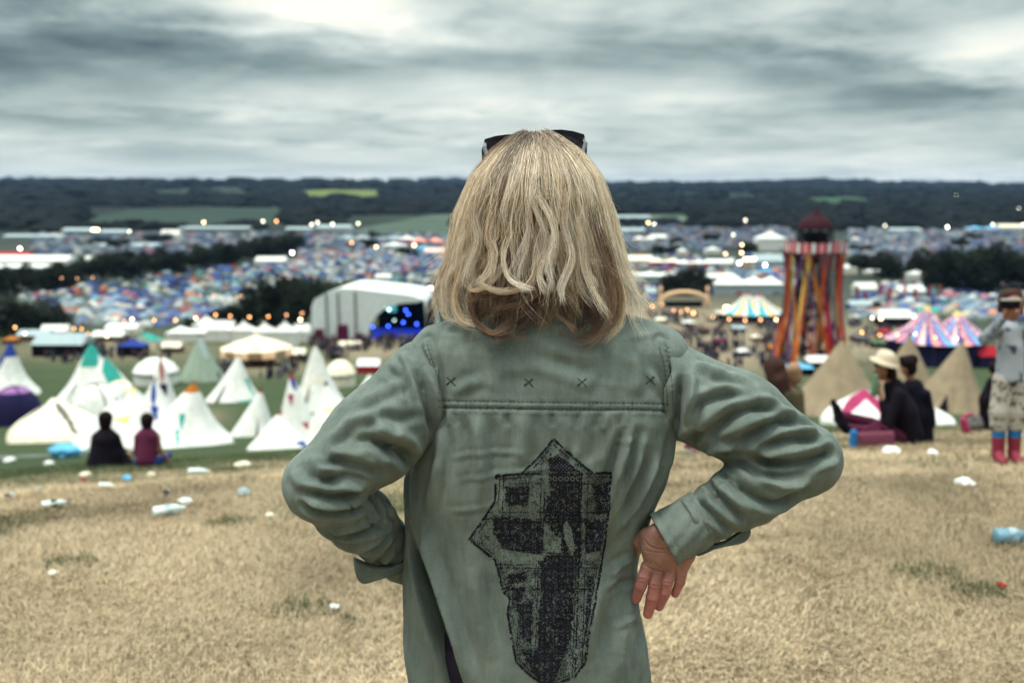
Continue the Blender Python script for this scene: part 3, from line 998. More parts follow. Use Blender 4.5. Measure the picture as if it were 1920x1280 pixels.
def build_print():
    """worn block print on the back: ink where a drawn pattern says so, one small cloth-following cell each"""
    step = 1.15
    xs = np.arange(872, 1152, step); ys = np.arange(815, 1284, step)
    X, Y = np.meshgrid(xs, ys)
    out = np.array([(1038, 823), (1088, 868), (1110, 886), (1146, 886), (1144, 905), (1142, 950), (1134, 1020), (1124, 1080), (1112, 1150), (1102, 1200), (1098, 1240), (1078, 1268),
                    (1045, 1281), (1012, 1278), (990, 1262), (968, 1240), (960, 1200), (952, 1150), (955, 1120), (945, 1110), (958, 1098), (942, 1104), (938, 1085), (928, 1050), (880, 1010), (905, 975), (928, 940),
                    (930, 892), (978, 888), (1010, 856)], float)

    def inside(poly):
        r = np.zeros(X.shape, bool); n = len(poly)
        for i in range(n):
            (x1, y1), (x2, y2) = poly[i], poly[(i + 1) % n]
            c = ((y1 > Y) != (y2 > Y)) & (X < (x2 - x1) * (Y - y1) / (y2 - y1 + 1e-9) + x1)
            r ^= c
        return r

    def dist(poly, closed=True):
        d = np.full(X.shape, 1e9); n = len(poly)
        for i in range(n if closed else n - 1):
            a, b = np.array(poly[i], float), np.array(poly[(i + 1) % n], float); ab = b - a
            t = np.clip(((X - a[0]) * ab[0] + (Y - a[1]) * ab[1]) / (ab @ ab + 1e-9), 0, 1)
            d = np.minimum(d, np.hypot(X - a[0] - t * ab[0], Y - a[1] - t * ab[1]))
        return d
    P3 = np.stack([X.ravel(), Y.ravel(), 0 * X.ravel()], 1)
    nf = lambda s, k, o=3: fbm(P3 / s, o, k).reshape(X.shape)
    ins = inside(out); d = dist(out)
    ink = np.zeros(X.shape)
    # contour, doubled, worn through in places
    wob = nf(7, 1) * 2.2
    ink = np.where((np.abs(d + wob * 1.3 - .8) < 1.25 + 1.5 * nf(14, 21)) & (nf(5, 2) > -.12), 1.0, ink)
    ink = np.where(ins & (np.abs(d - 7 + wob * .5) < .7) & (nf(9, 3) > -.02), .9, ink)
    # big dark fields
    fields = [
        [(1026, 860), (1048, 850), (1062, 862), (1086, 884), (1030, 886)], [(1028, 886), (1088, 886), (1092, 1000), (1090, 1060), (1072, 1098), (1050, 1060), (1052, 1010), (1020, 980), (1024, 940), (1030, 920)],
        [(925, 965), (1016, 974), (1020, 1030), (1012, 1046), (946, 1030), (930, 1010), (922, 985)], [(946, 912), (992, 912), (992, 948), (946, 948)],
        [(1110, 910), (1142, 905), (1140, 960), (1120, 965)], [(1098, 975), (1136, 975), (1128, 1034), (1098, 1036)],
        [(1010, 1045), (1072, 1030), (1078, 1080), (1076, 1130), (1072, 1200), (1050, 1240), (1010, 1250), (1008, 1170), (1014, 1110)],
        [(950, 1075), (990, 1070), (988, 1090), (950, 1096)], [(968, 1130), (1000, 1125), (996, 1210), (975, 1190)], [(975, 1215), (1060, 1225), (1040, 1280), (1005, 1272)], [(1100, 1080), (1116, 1075), (1106, 1150), (1098, 1190)],
        [(960, 1100), (985, 1098), (978, 1130), (960, 1125)],
    ]
    dark = np.zeros(X.shape, bool)
    for p in fields: dark |= inside(np.array(p, float) + 0)
    rough = nf(10, 4) * 14
    dk = np.zeros(X.shape)
    for p in fields:
        p = np.array(p, float); i = inside(p); dd = dist(p)
        dk = np.maximum(dk, np.clip(np.where(i, dd, -dd) / 4 + .5 + nf(8, 6) * 2.4, 0, 1))
    # motifs: florets, lattice, dots inside the dark fields are left unprinted
    u, v = (X - 1060) / 13.0, (Y - 900) / 13.0
    fu, fv = u - np.floor(u) - .5, v - np.floor(v) - .5
    rr = np.hypot(fu, fv); an = np.arctan2(fv, fu)
    floret = (np.abs(rr - .30 - .06 * np.cos(6 * an)) < .045) | (rr < .07)
    scroll = np.abs(nf(7, 12, 2)) < .030
    top = Y < 886
    lat = ((np.floor((X + Y) / 3.4) % 2) * (np.floor((X - Y) / 3.4) % 2)) > 0
    hole = np.where(top, lat, (floret & (nf(30, 13) > -.22)) | (scroll & (nf(22, 14) > -.12)))
    hole = hole & (nf(6, 15) > -.12)
    speck = RNG.random(X.shape)
    ink = np.where(ins & (dk * (.98) > speck * .8 + .12) & ~hole, 1.0, ink)
    # worn half tones elsewhere inside
    tone = .20 + .55 * nf(16, 16) + .35 * nf(4, 17)
    tone = np.where((X > 1096) | (Y > 1060), tone + .10, tone)
    ink = np.where(ins & (tone > speck), np.maximum(ink, .8), ink)
    # bands of border ornament
    for x0, w in ((1022, 2), (1091, 2), (1086, 1.2), (1103, 1.2), (944, 1.3), (1015, 1.2)):
        ink = np.where(ins & (np.abs(X - x0 - (Y - 900) * -.035) < w * .6) & (Y > 880) & (nf(6, int(x0)) > -.10), 1, ink)
    for y0 in (888, 906, 973, 1036, 1058, 960, 1064, 1104):
        ink = np.where(ins & (np.abs(Y - y0 + 2 * nf(30, 19)) < .75) & (nf(7, y0) > -.08), 1, ink)
    band = ins & (Y > 890) & (Y < 904) & (X > 1024) & (X < 1086)
    bu = ((X - 1024) / 11.0) % 1 - .5; bw = (Y - 897) / 11.0
    ink = np.where(band, ((np.abs(np.hypot(bu, bw) - .33) > .10)) * 1.0, ink)
    # places rubbed clean
    for p in ([(1062, 975), (1072, 990), (1078, 1030), (1072, 1040), (1058, 1010), (1056, 985)], [(1016, 870), (1026, 860), (1030, 905), (1032, 930), (1022, 925), (1018, 895)],
              [(1098, 1038), (1124, 1032), (1124, 1046), (1098, 1048)], [(916, 1000), (922, 1000), (934, 1028), (1018, 1040), (1020, 1050), (935, 1052), (922, 1025)]):
        ink = np.where(inside(np.array(p, float)) & (speck > .10), 0, ink)
    on = ink > .5
    # project every cell's corners on the cloth
    gx = np.append(xs - step / 2, xs[-1] + step / 2); gy = np.append(ys - step / 2, ys[-1] + step / 2)
    need = np.zeros((len(gy), len(gx)), bool)
    for a in (0, 1):
        for b in (0, 1): need[a:a + on.shape[0], b:b + on.shape[1]] |= on
    idx = np.full(need.shape, -1, int); VV = []
    for i, j in zip(*np.nonzero(need)):
        h, n = cast(JB, gx[j], gy[i])
        if h is None: continue
        rd = ray(gx[j], gy[i]); idx[i, j] = len(VV); VV.append(h - rd / np.linalg.norm(rd) * .0007)
    Fs = []
    for i, j in zip(*np.nonzero(on)):
        q = (idx[i, j], idx[i + 1, j], idx[i + 1, j + 1], idx[i, j + 1])
        if min(q) >= 0: Fs.append(q)
    o = put("print", fast_mesh("print", VV, np.array(Fs), INK)); o.parent = jacket; o.matrix_parent_inverse = I4
    o['label'] = "worn black ornamental block print on the jacket back"


build_print()
# ------------------------------------------------------------------ hair
def build_hair():
    cx0, Y0 = Q(1006, 350, 1.69)[0], 1.70
    tab = np.array([(251, 6), (254, 20), (264, 46), (290, 84), (330, 118), (400, 145), (470, 163), (520, 174), (560, 180), (600, 174), (650, 160)], float)
    zs = np.array([Q(1006, p, 1.69)[2] for p in tab[:, 0]])
    hw = tab[:, 1] * .895e-3
    ctr = np.array([1003, 1003, 1004, 1006, 1005, 1002, 1004, 1004, 1007, 1010, 1020])
    cxs = np.array([Q(c, 400, 1.69)[0] for c in ctr])
    o = np.argsort(zs); zs, hw, cxs = zs[o], hw[o], cxs[o]
    W = lambda z: np.interp(z, zs, hw)
    CX = lambda z: np.interp(z, zs, cxs)
    ztop = zs[-1]
    zof = lambda py: Q(1006, py, 1.60)[2]

    def depth(z): return np.minimum(W(z), .118) * .92 + .004
    pts_all, col_all = [], []
    NS = 26

    def lock(theta, tip, layer, n, wave, ph, curl, colr, spread, start=0.0, lateral=0.0, rad=1.0):
        """a lock that leaves the crown at angle theta (0 = towards the viewer) and ends at height tip"""
        t = np.linspace(0, 1, NS)
        s0 = ztop - .002 - start
        z = s0 + (tip - s0) * (t ** 1.08 * .97 + .03 * t)
        # near the crown the strands leave the parting sideways
        k = layer * (1 - .0 * t)
        w = W(z) * k; d = depth(z) * k
        th = theta * (1 + 0 * t) + lateral * t ** 2
        x = CX(z) + w * np.sin(th); y = Y0 - d * np.cos(th)
        amp = wave * np.clip(t * 1.7 - .25, 0, 1)
        wv = np.sin(ph + t * 2 * np.pi * (1.5 + .5 * math.sin(ph * 3)))
        x = x + amp * wv * np.cos(th) + curl[0] * np.clip(t - .72, 0, 1) ** 2 * 12
        y = y + amp * np.cos(ph * 1.7 + t * 7) * .7 * (-1 if True else 1) * .8 + curl[1] * np.clip(t - .72, 0, 1) ** 2 * 12
        z = z + curl[2] * np.clip(t - .80, 0, 1) ** 2 * 25
        G = np.stack([x, y, z], 1)
        strands(G, th, n, colr, spread, rad)

    def strands(G, th, n, colr, spread, rad=1.0, late=0.0):
        n = int(n * 1.35) if n > 1 else 1
        m = len(G); t = np.linspace(0, 1, m)
        T = np.gradient(G, axis=0); T /= np.linalg.norm(T, axis=1, keepdims=True) + 1e-9
        outw = np.stack([np.sin(th), -np.cos(th), 0 * t], 1) if hasattr(th, '__len__') else np.tile([math.sin(th), -math.cos(th), 0], (m, 1))
        A = np.cross(T, outw); A /= np.linalg.norm(A, axis=1, keepdims=True) + 1e-9
        B = np.cross(T, A)
        r = RNG.normal(size=(n, 1)) ; r2 = RNG.normal(size=(n, 1)) * .38
        shrink = (1.0 - .82 * t ** 1.4)[None]
        la = spread * r * shrink; lb = spread * r2 * shrink
        jit = RNG.normal(size=(n, 2)) * .0042
        ph = RNG.uniform(0, 6.28, (n, 1)); fr = RNG.uniform(1, 3, (n, 1))
        la = la + .0013 * np.sin(ph + fr * 6.28 * t[None]) + jit[:, :1] * t[None] ** 2.6
        lb = lb + .0010 * np.cos(ph * 1.3 + fr * 5 * t[None]) + jit[:, 1:] * t[None] ** 2.6
        P = G[None] + la[:, :, None] * A[None] + lb[:, :, None] * B[None]
        # uneven ends
        cut = 1 - RNG.uniform(0, .42 if late else .24, n) * (RNG.random(n) < .8)
        beg = RNG.uniform(0, late, n) if late else np.zeros(n)
        u = beg[:, None] + (cut - beg)[:, None] * t[None]
        i = np.clip((u * (m - 1)).astype(int), 0, m - 2); fr_ = u * (m - 1) - i
        ar = np.arange(n)[:, None]
        P = P[ar, i] * (1 - fr_[..., None]) + P[ar, i + 1] * fr_[..., None]
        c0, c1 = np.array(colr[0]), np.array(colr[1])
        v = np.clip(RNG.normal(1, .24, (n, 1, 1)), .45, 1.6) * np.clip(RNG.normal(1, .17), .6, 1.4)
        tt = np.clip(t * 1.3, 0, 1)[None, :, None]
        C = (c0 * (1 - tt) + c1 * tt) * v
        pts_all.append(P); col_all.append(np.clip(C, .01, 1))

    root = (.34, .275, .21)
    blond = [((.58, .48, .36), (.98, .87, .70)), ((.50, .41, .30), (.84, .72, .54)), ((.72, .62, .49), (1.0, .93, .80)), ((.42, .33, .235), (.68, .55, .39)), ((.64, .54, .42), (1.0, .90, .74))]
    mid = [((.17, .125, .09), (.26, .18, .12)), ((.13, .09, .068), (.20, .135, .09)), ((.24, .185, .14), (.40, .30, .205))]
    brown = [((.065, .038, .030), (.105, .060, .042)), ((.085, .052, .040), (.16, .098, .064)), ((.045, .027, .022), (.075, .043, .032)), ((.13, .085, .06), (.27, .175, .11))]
    ck = random.Random(5)
    PH = lambda th: 2.6 * math.sin(2.3 * th + .6) + 1.4 * math.sin(5.1 * th) + ck.uniform(-.7, .7)
    # inner mass: darker and longer, all the way round the head
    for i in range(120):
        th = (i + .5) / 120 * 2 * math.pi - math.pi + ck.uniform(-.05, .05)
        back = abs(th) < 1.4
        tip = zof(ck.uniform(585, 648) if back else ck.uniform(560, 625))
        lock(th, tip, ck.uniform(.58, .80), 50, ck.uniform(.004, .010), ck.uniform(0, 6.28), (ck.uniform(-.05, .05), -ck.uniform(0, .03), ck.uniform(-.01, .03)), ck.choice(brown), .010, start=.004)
    # middle layer seen in the gaps
    for i in range(110):
        th = -2.2 + 4.4 * (i + .5) / 110 + ck.uniform(-.05, .05)
        lock(th, zof(ck.uniform(540, 630)), ck.uniform(.82, .90), 34, ck.uniform(.004, .010), PH(th), (ck.uniform(-.04, .04), -ck.uniform(-.01, .02), ck.uniform(-.01, .03)), ck.choice(mid[:2] + brown[3:] + mid), ck.uniform(.006, .009))
    # blonde locks on the sides reach the shoulders and flick outwards
    for i in range(120):
        s = -1 if i % 2 else 1
        th = s * ck.uniform(.95, 2.3)
        lock(th, zof(ck.uniform(555, 632)), ck.uniform(.88, 1.02), ck.choice((14, 24, 34)), ck.uniform(.003, .009), PH(th),
             (s * ck.uniform(-.02, .055), -ck.uniform(-.01, .02), ck.uniform(-.01, .05)), ck.choice(blond), ck.uniform(.003, .0075))
    # crown and back: many narrow wavy locks of unequal length, ending above the darker lower hair
    for i in range(125):
        th = -1.3 + 2.6 * (i + .5) / 125 + ck.uniform(-.05, .05)
        right = th > .25
        tip = zof((ck.uniform(500, 618) if ck.random() < .6 else ck.uniform(470, 540)) if right else (ck.uniform(455, 560) if th > -.8 else ck.uniform(480, 600)))
        lock(th, tip, ck.uniform(.90, 1.02), ck.choice((9, 16, 26, 38)), ck.uniform(.005, .011), PH(th),
             (ck.uniform(-.05, .04), -ck.uniform(-.01, .03), ck.uniform(-.01, .03)), ck.choice(blond + blond + mid[2:] + mid[:1]), ck.uniform(.0014, .0042), lateral=ck.uniform(-.16, .16))
    # short cover on the crown
    for i in range(90):
        th = ck.uniform(-3.1, 3.1)
        lock(th, zof(ck.uniform(350, 450)), ck.uniform(.90, .985), 30, .002, ck.uniform(0, 6.28), (0, 0, 0), ck.choice(((root, (.50, .41, .31)), blond[1], blond[3], ((.24, .185, .14), (.42, .34, .25)))), .009)
    # uneven ends at the nape
    for i in range(64):
        th = ck.uniform(-1.35, 1.35)
        lock(th, zof(ck.uniform(590, 658)), ck.uniform(.84, .99), ck.choice((8, 14, 22)), ck.uniform(.004, .011), PH(th), (ck.uniform(-.07, .05), -ck.uniform(-.01, .03), ck.uniform(-.01, .05)), ck.choice(mid + brown[3:] + blond[1:2] + blond[3:4]), ck.uniform(.002, .005), lateral=ck.uniform(-.2, .2))
    for i in range(56):
        s = -1 if i % 2 else 1; th = s * ck.uniform(1.1, 1.9)
        lock(th, zof(ck.uniform(500, 610)), ck.uniform(.98, 1.05), ck.choice((4, 8, 12)), ck.uniform(.005, .012), ck.uniform(0, 6.28), (s * ck.uniform(-.03, .04), -ck.uniform(-.01, .02), ck.uniform(.0, .03)), ck.choice(blond), ck.uniform(.002, .004), lateral=ck.uniform(-.1, .1))
    # loose wisps of a few hairs crossing the others
    for i in range(150):
        th = ck.uniform(-1.9, 1.9)
        lock(th, zof(ck.uniform(480, 640)), ck.uniform(.96, 1.04), 3, ck.uniform(.006, .014), ck.uniform(0, 6.28), (ck.uniform(-.05, .05), -ck.uniform(-.01, .03), ck.uniform(-.01, .04)), ck.choice(blond), .003, lateral=ck.uniform(-.3, .3))
    # curls that sweep across at the nape, given as lines in the picture with a distance
    C = [
        ([(1010, 440), (1005, 500), (985, 535), (940, 545), (900, 530), (893, 510)], 1.575, blond[0], 60, .006), ([(960, 430), (945, 480), (955, 520), (985, 540), (1000, 545)], 1.575, blond[2], 40, .004),
        ([(1000, 500), (975, 535), (930, 555), (890, 560), (868, 575)], 1.580, brown[3], 80, .008), ([(1020, 510), (995, 555), (950, 578), (905, 590), (880, 612)], 1.590, brown[1], 80, .008),
        ([(1010, 540), (990, 585), (950, 605), (925, 628), (945, 632)], 1.585, brown[1], 70, .006), ([(905, 520), (885, 560), (895, 605), (930, 625), (960, 612)], 1.580, brown[3], 60, .005),
        ([(900, 540), (890, 590), (905, 625), (940, 632), (985, 630)], 1.590, brown[1], 60, .006), ([(1015, 480), (1008, 560), (985, 610), (960, 630)], 1.590, brown[2], 60, .007),
        ([(1040, 400), (1045, 460), (1022, 500), (1020, 530), (1034, 552)], 1.572, blond[2], 60, .0055), ([(1000, 350), (1030, 400), (1042, 450), (1030, 500), (1040, 545)], 1.568, blond[2], 60, .0055),
        ([(1065, 360), (1060, 420), (1075, 480), (1055, 540), (1058, 568)], 1.570, blond[2], 60, .006), ([(1078, 400), (1090, 450), (1100, 510), (1120, 560), (1135, 595)], 1.575, blond[0], 60, .006),
        ([(1110, 380), (1120, 440), (1138, 500), (1150, 560), (1140, 610), (1105, 640), (1068, 636)], 1.595, brown[3], 90, .009), ([(1120, 420), (1150, 500), (1165, 560), (1158, 610), (1130, 640)], 1.605, blond[1], 90, .008),
        ([(1100, 500), (1110, 560), (1120, 610), (1095, 632), (1070, 640)], 1.590, brown[1], 80, .008), ([(1085, 540), (1100, 580), (1078, 612), (1060, 628)], 1.590, brown[2], 60, .008),
        ([(1035, 560), (1045, 590), (1070, 612), (1080, 625)], 1.58, brown[3], 24, .003), ([(1015, 600), (1000, 606), (1030, 600), (1040, 580)], 1.60, brown[1], 20, .003),
        ([(870, 420), (850, 490), (835, 540), (838, 590), (870, 600)], 1.64, blond[2], 80, .008), ([(880, 440), (868, 500), (850, 560), (862, 600), (905, 608)], 1.62, blond[1], 80, .008),
        ([(850, 400), (848, 470), (828, 520), (820, 560), (832, 596)], 1.66, blond[2], 70, .007), ([(1140, 430), (1160, 500), (1180, 560), (1188, 600)], 1.66, blond[2], 80, .008),
        ([(930, 380), (915, 440), (925, 480), (910, 520), (880, 540)], 1.585, blond[0], 50, .006), ([(905, 330), (890, 400), (900, 450), (880, 500), (870, 540)], 1.60, blond[2], 60, .007),
        ([(1135, 400), (1150, 470), (1168, 530), (1185, 580), (1195, 602)], 1.67, blond[0], 60, .006),
        ([(945, 500), (920, 530), (890, 545), (876, 530)], 1.577, blond[1], 40, .004), ([(1000, 470), (1010, 510), (1000, 550), (960, 575), (915, 580)], 1.583, brown[3], 70, .006),
    ]
    for pts, yy, cl, n, sp in C:
        P = smooth_line(pts, NS - 1); k = np.linspace(0, 1, NS)
        G = np.array([Q(p[0], p[1], yy + .015 * (1 - q) - .006 * q) for p, q in zip(P, k)])
        for q_ in range(3):
            off = np.array([ck.gauss(0, sp * .55), ck.gauss(0, .003), ck.gauss(0, sp * .35)])
            w_ = .003 * np.sin(ck.uniform(0, 6) + k * ck.uniform(4, 8))[:, None] * k[:, None] * np.array([[1, .3, .4]])
            strands(G + off * (.4 + k[:, None]) + w_, 0.0, max(6, int(n * .30)), (np.array(cl[0]) * ck.uniform(.75, 1.15), np.array(cl[1]) * ck.uniform(.75, 1.15)), sp * .5, late=.45)
    # flyaway hairs
    for i in range(420):
        th = ck.uniform(-1.9, 1.9)
        lock(th, zof(ck.uniform(400, 620)), ck.uniform(.98, 1.07), 1, ck.uniform(.004, .012), ck.uniform(0, 6.28), (ck.uniform(-.04, .04), 0, ck.uniform(-.02, .03)), ck.choice(blond), .001, rad=.5)
    P = np.concatenate(pts_all); C = np.concatenate(col_all) * [1.0, .935, .90]
    n, m, _ = P.shape
    # each strand a three sided tube that thins towards its tip
    T = np.gradient(P, axis=1); T /= np.linalg.norm(T, axis=2, keepdims=True) + 1e-9
    A = np.cross(T, [0.3, 1, .1]); A /= np.linalg.norm(A, axis=2, keepdims=True) + 1e-9
    B = np.cross(T, A)
    t = np.linspace(0, 1, m)
    rad = (.00032 * (1 - .85 * t ** 3))[None, :, None] * RNG.uniform(.7, 1.25, (n, 1, 1))
    ring = [P + rad * (math.cos(w) * A + math.sin(w) * B) for w in (0, 2.094, 4.189)]
    V = np.stack(ring, 2).reshape(-1, 3)
    col = np.repeat(C.reshape(-1, 3), 3, 0)
    b = (np.arange(n)[:, None] * m + np.arange(m - 1)[None]).ravel() * 3
    Fs = np.concatenate([np.stack([b + k, b + (k + 1) % 3, b + 3 + (k + 1) % 3, b + 3 + k], 1) for k in range(3)])
    print('hair strands', n, 'faces', len(Fs))
    o = put("hair", fast_mesh("hair", V, Fs, HAIR, col=col)); under(o, woman)


build_hair()


def build_sunglasses():
    Y = 1.765
    root = empty("sunglasses", tuple(Q(1002, 275, Y)), "black framed sunglasses pushed up on top of the blonde head", "sunglasses")
    inv = Matrix.Translation(-Vector(root.location))

    def frame(name, outer, inner, Yf, th, mat):
        n = len(outer); V = []
        for ring, dy in ((outer, 0), (inner, 0), (inner, th), (outer, th)):
            V += [Q(p[0], p[1], Yf + dy + .0009 * abs(p[0] - 1002) * -0.25) for p in ring]
        Fs = []
        for r in range(4):
            for k in range(n):
                Fs.append((r * n + k, r * n + (k + 1) % n, ((r + 1) % 4) * n + (k + 1) % n, ((r + 1) % 4) * n + k))
        o = MB().add(V, Fs).build(name, mat); o.parent = root; o.matrix_parent_inverse = inv; return o

    def lens(poly, Yf):
        V = [Q(p[0], p[1], Yf + dy + .0009 * abs(p[0] - 1002) * -0.25) for dy in (0, .002) for p in poly]; n = len(poly)
        Fs = [tuple(range(n)), tuple(range(2 * n - 1, n - 1, -1))] + [(k, k + n, (k + 1) % n + n, (k + 1) % n) for k in range(n)]
        o = MB().add(V, Fs).build("lens", LENS); o.parent = root; o.matrix_parent_inverse = inv
    R = [(1010, 249), (1030, 244), (1052, 243), (1075, 246), (1095, 252), (1101, 272), (1100, 300), (1080, 312), (1045, 315), (1018, 300)]
    Ri = [(1018, 255), (1032, 250), (1052, 249), (1073, 252), (1087, 258), (1092, 275), (1091, 296), (1076, 306), (1048, 308), (1024, 296)]
    mir = lambda ps: [(2 * 1002 - x, y + (2004 - 2 * x) * -.07 * 0 + 9) for x, y in ps][::-1]
    frame("frame_front", R, Ri, Y, .006, GLASSES); lens(Ri, Y + .002)
    frame("frame_front", mir(R), mir(Ri), Y, .006, GLASSES); lens(mir(Ri), Y + .002)
    m = MB(); m.tube([Q(1014, 268, Y), Q(1002, 270, Y), Q(990, 276, Y)], .003, 8)
    b = m.build("bridge", GLASSES); b.parent = root; b.matrix_parent_inverse = inv
    for s, x, y in ((1, 1094, 262), (-1, 911, 270)):
        m = MB(); a = Q(x, y, Y - .02); m.tube([a, a + [s * .002, -.02, -.008], a + [-s * .012, -.075, -.045], a + [-s * .016, -.11, -.075]], [.0045, .004, .003, .004], 8)
        t = m.build("temple", GLASSES); t.parent = root; t.matrix_parent_inverse = inv


build_sunglasses()


def soften_hair():
    nt = HAIR.node_tree; N, L = nt.nodes, nt.links
    p = N['Principled BSDF']; out = N['Material Output']; a = [n for n in N if n.type == 'ATTRIBUTE'][0]
    tr = N.new('ShaderNodeBsdfTranslucent'); L.new(a.outputs['Color'], tr.inputs['Color'])
    mx = N.new('ShaderNodeMixShader'); mx.inputs[0].default_value = .10
    L.new(p.outputs[0], mx.inputs[1]); L.new(tr.outputs[0], mx.inputs[2]); L.new(mx.outputs[0], out.inputs['Surface'])


soften_hair()
# ================================================================== the land
_colc = {}


def _column(px):
    k = round(px / 12)
    if k not in _colc:
        p = k * 12
        Y = np.concatenate([np.arange(1.5, 60, .1), np.geomspace(60, 9000, 900)])
        z = np.zeros_like(Y)
        for _ in range(4):
            dep = Y * math.cos(PITCH) + (EYE - z) * math.sin(PITCH)
            x = (p - 960) / FPX * dep; z = gz(x, Y)
        up = (z - EYE) * math.cos(PITCH) + Y * math.sin(PITCH)
        py = 640 - up / dep * FPX
        m = np.minimum.accumulate(py)
        keep = py <= m + 1e-9
        _colc[k] = (Y[keep], py[keep])
    return _colc[k]


def at(px, py):
    """ground point under a place in the picture"""
    Y, P = _column(px)
    y = float(np.interp(-py, -P, Y))
    return ground_Y(px, y)


def project(x, y, z):
    dx, dy, dz = x, y, z - EYE
    dep = dy * math.cos(PITCH) - dz * math.sin(PITCH)
    up = dz * math.cos(PITCH) + dy * math.sin(PITCH)
    dep = np.where(dep < .1, .1, dep)
    return 960 + dx / dep * FPX, 640 - up / dep * FPX


def build_ground():
    rad = np.concatenate([[.3], np.arange(.6, 20, .22), np.geomspace(20, 9000, 330)])
    ang = np.radians(np.concatenate([np.arange(-40, 40, .3), np.arange(40, 320, 4.0)]))
    R, A = np.meshgrid(rad, ang, indexing='ij')
    x, y = R * np.sin(A), R * np.cos(A); z = gz(x, y)
    V = np.stack([x, y, z], -1).reshape(-1, 3)
    n, m = R.shape
    i = np.arange(n - 1)[:, None]; j = np.arange(m)[None]
    Fs = np.stack([i * m + j + 0 * j, (i + 1) * m + j, (i + 1) * m + (j + 1) % m, i * m + (j + 1) % m], -1).reshape(-1, 4)[:, ::-1]
    V = np.concatenate([V, [[0, 0, float(gz(0, 0))]]]);
    c = np.arange(0, m - 1, 2); cap = np.stack([c, c + 1, (c + 2) % m, np.full(len(c), len(V) - 1)], 1)[:, ::-1]
    Fs = np.concatenate([Fs, cap])
    X, Y, r = V[:, 0], V[:, 1], np.hypot(V[:, 0], V[:, 1])
    P = V * [1, 1, 0]
    nz = lambda s, k, o=4: fbm(P / s, o, k)[:, None]
    L = lambda *c: np.array(c)[None]
    px, py = project(V[:, 0], np.maximum(V[:, 1], .01), V[:, 2])
    straw = L(.27, .205, .130) * (1 + .8 * nz(1.6, 1) + .8 * nz(4.5, 41)); green = L(.038, .056, .024); trod = L(.20, .162, .112); valley = L(.034, .043, .034); wood = L(.006, .009, .009)
    g = np.clip(.5 + 5 * nz(2.3, 2) - 1.9, 0, 1) * .6
    col = straw * (1 - g) + green * g
    t = np.clip((r[:, None] - 9.0 + 9 * nz(3, 3) + np.clip(-X[:, None], 0, 9) * .45) / 11, 0, 1)
    col = col * (1 - t) + green * (1 + .5 * nz(6, 4)) * t
    # worn paths and trodden ground round the stage and the tower
    def blob(cx, cy, rx, ry):
        return np.exp(-((px - cx) / rx) ** 2 - ((py - cy) / ry) ** 2)[:, None] * (Y[:, None] > 10)
    tr = np.clip(1.5 * blob(1340, 640, 230, 60) + 1.3 * blob(690, 650, 90, 28) + .8 * blob(1640, 640, 90, 40) + .9 * blob(200, 655, 200, 22) + .8 * blob(500, 690, 130, 16) + blob(1200, 600, 120, 30) + .6 * blob(390, 780, 40, 16), 0, 1)
    col = col * (1 - tr) + trod * tr * (1 + .3 * nz(9, 5))
    t = np.clip((r[:, None] - 240) / 120, 0, 1)
    col = col * (1 - t) + (valley * (1 + .8 * nz(60, 6)) * (1 - tr) + trod * tr) * t
    far = np.clip((r[:, None] - 800) / 250, 0, 1)
    w = np.clip(.5 + 7 * (nz(420, 7) + .08), 0, 1)
    fields = L(.024, .040, .022) * (1 + 1.6 * nz(300, 8, 2))
    col = col * (1 - far) + (wood * w + fields * (1 - w)) * far

    def field(poly, c, k=1.0):
        poly = np.array(poly, float); ins = np.zeros(len(V), bool)
        for a in range(len(poly)):
            (x1, y1), (x2, y2) = poly[a], poly[(a + 1) % len(poly)]
            ins ^= ((y1 > py) != (y2 > py)) & (px < (x2 - x1) * (py - y1) / (y2 - y1 + 1e-9) + x1)
        ins &= (Y > 300)
        col[ins] = (L(*c) * (1 + .5 * nz(90, 12)) * k)[ins]
    field([(150, 424), (180, 405), (260, 392), (500, 388), (540, 392), (530, 424)], (.020, .036, .027))
    field([(555, 360), (600, 356), (730, 357), (705, 366), (640, 371), (570, 369)], (.11, .135, .03))
    field([(270, 362), (360, 359), (370, 367), (275, 368)], (.026, .052, .024)); field([(405, 362), (470, 358), (480, 370), (410, 370)], (.026, .052, .026))
    field([(640, 432), (820, 402), (860, 400), (860, 440), (650, 440)], (.055, .08, .06)); field([(1120, 402), (1255, 405), (1250, 415), (1120, 416)], (.09, .115, .09))
    field([(1268, 406), (1310, 407), (1306, 416), (1270, 416)], (.09, .12, .09)); field([(1250, 362), (1320, 361), (1315, 368), (1255, 368)], (.026, .052, .026))
    field([(1345, 364), (1375, 364), (1370, 370), (1345, 370)], (.035, .075, .03)); field([(1395, 367), (1435, 370), (1425, 378), (1400, 376)], (.035, .075, .03))
    field([(1500, 374), (1560, 369), (1645, 372), (1640, 384), (1520, 382)], (.024, .062, .028)); field([(1770, 368), (1815, 368), (1812, 378), (1775, 377)], (.05, .062, .04))
    me = fast_mesh("ground", V, Fs, None, col=np.clip(col, .005, 1))
    mt = bpy.data.materials.new("ground_turf"); mt.use_nodes = True
    nt = mt.node_tree; N, L_ = nt.nodes, nt.links; b = N['Principled BSDF']; b.inputs['Roughness'].default_value = .95; b.inputs['Specular IOR Level'].default_value = .1
    at_ = N.new('ShaderNodeAttribute'); at_.attribute_name = 'Col'; tc = N.new('ShaderNodeTexCoord')
    src = at_.outputs['Color']
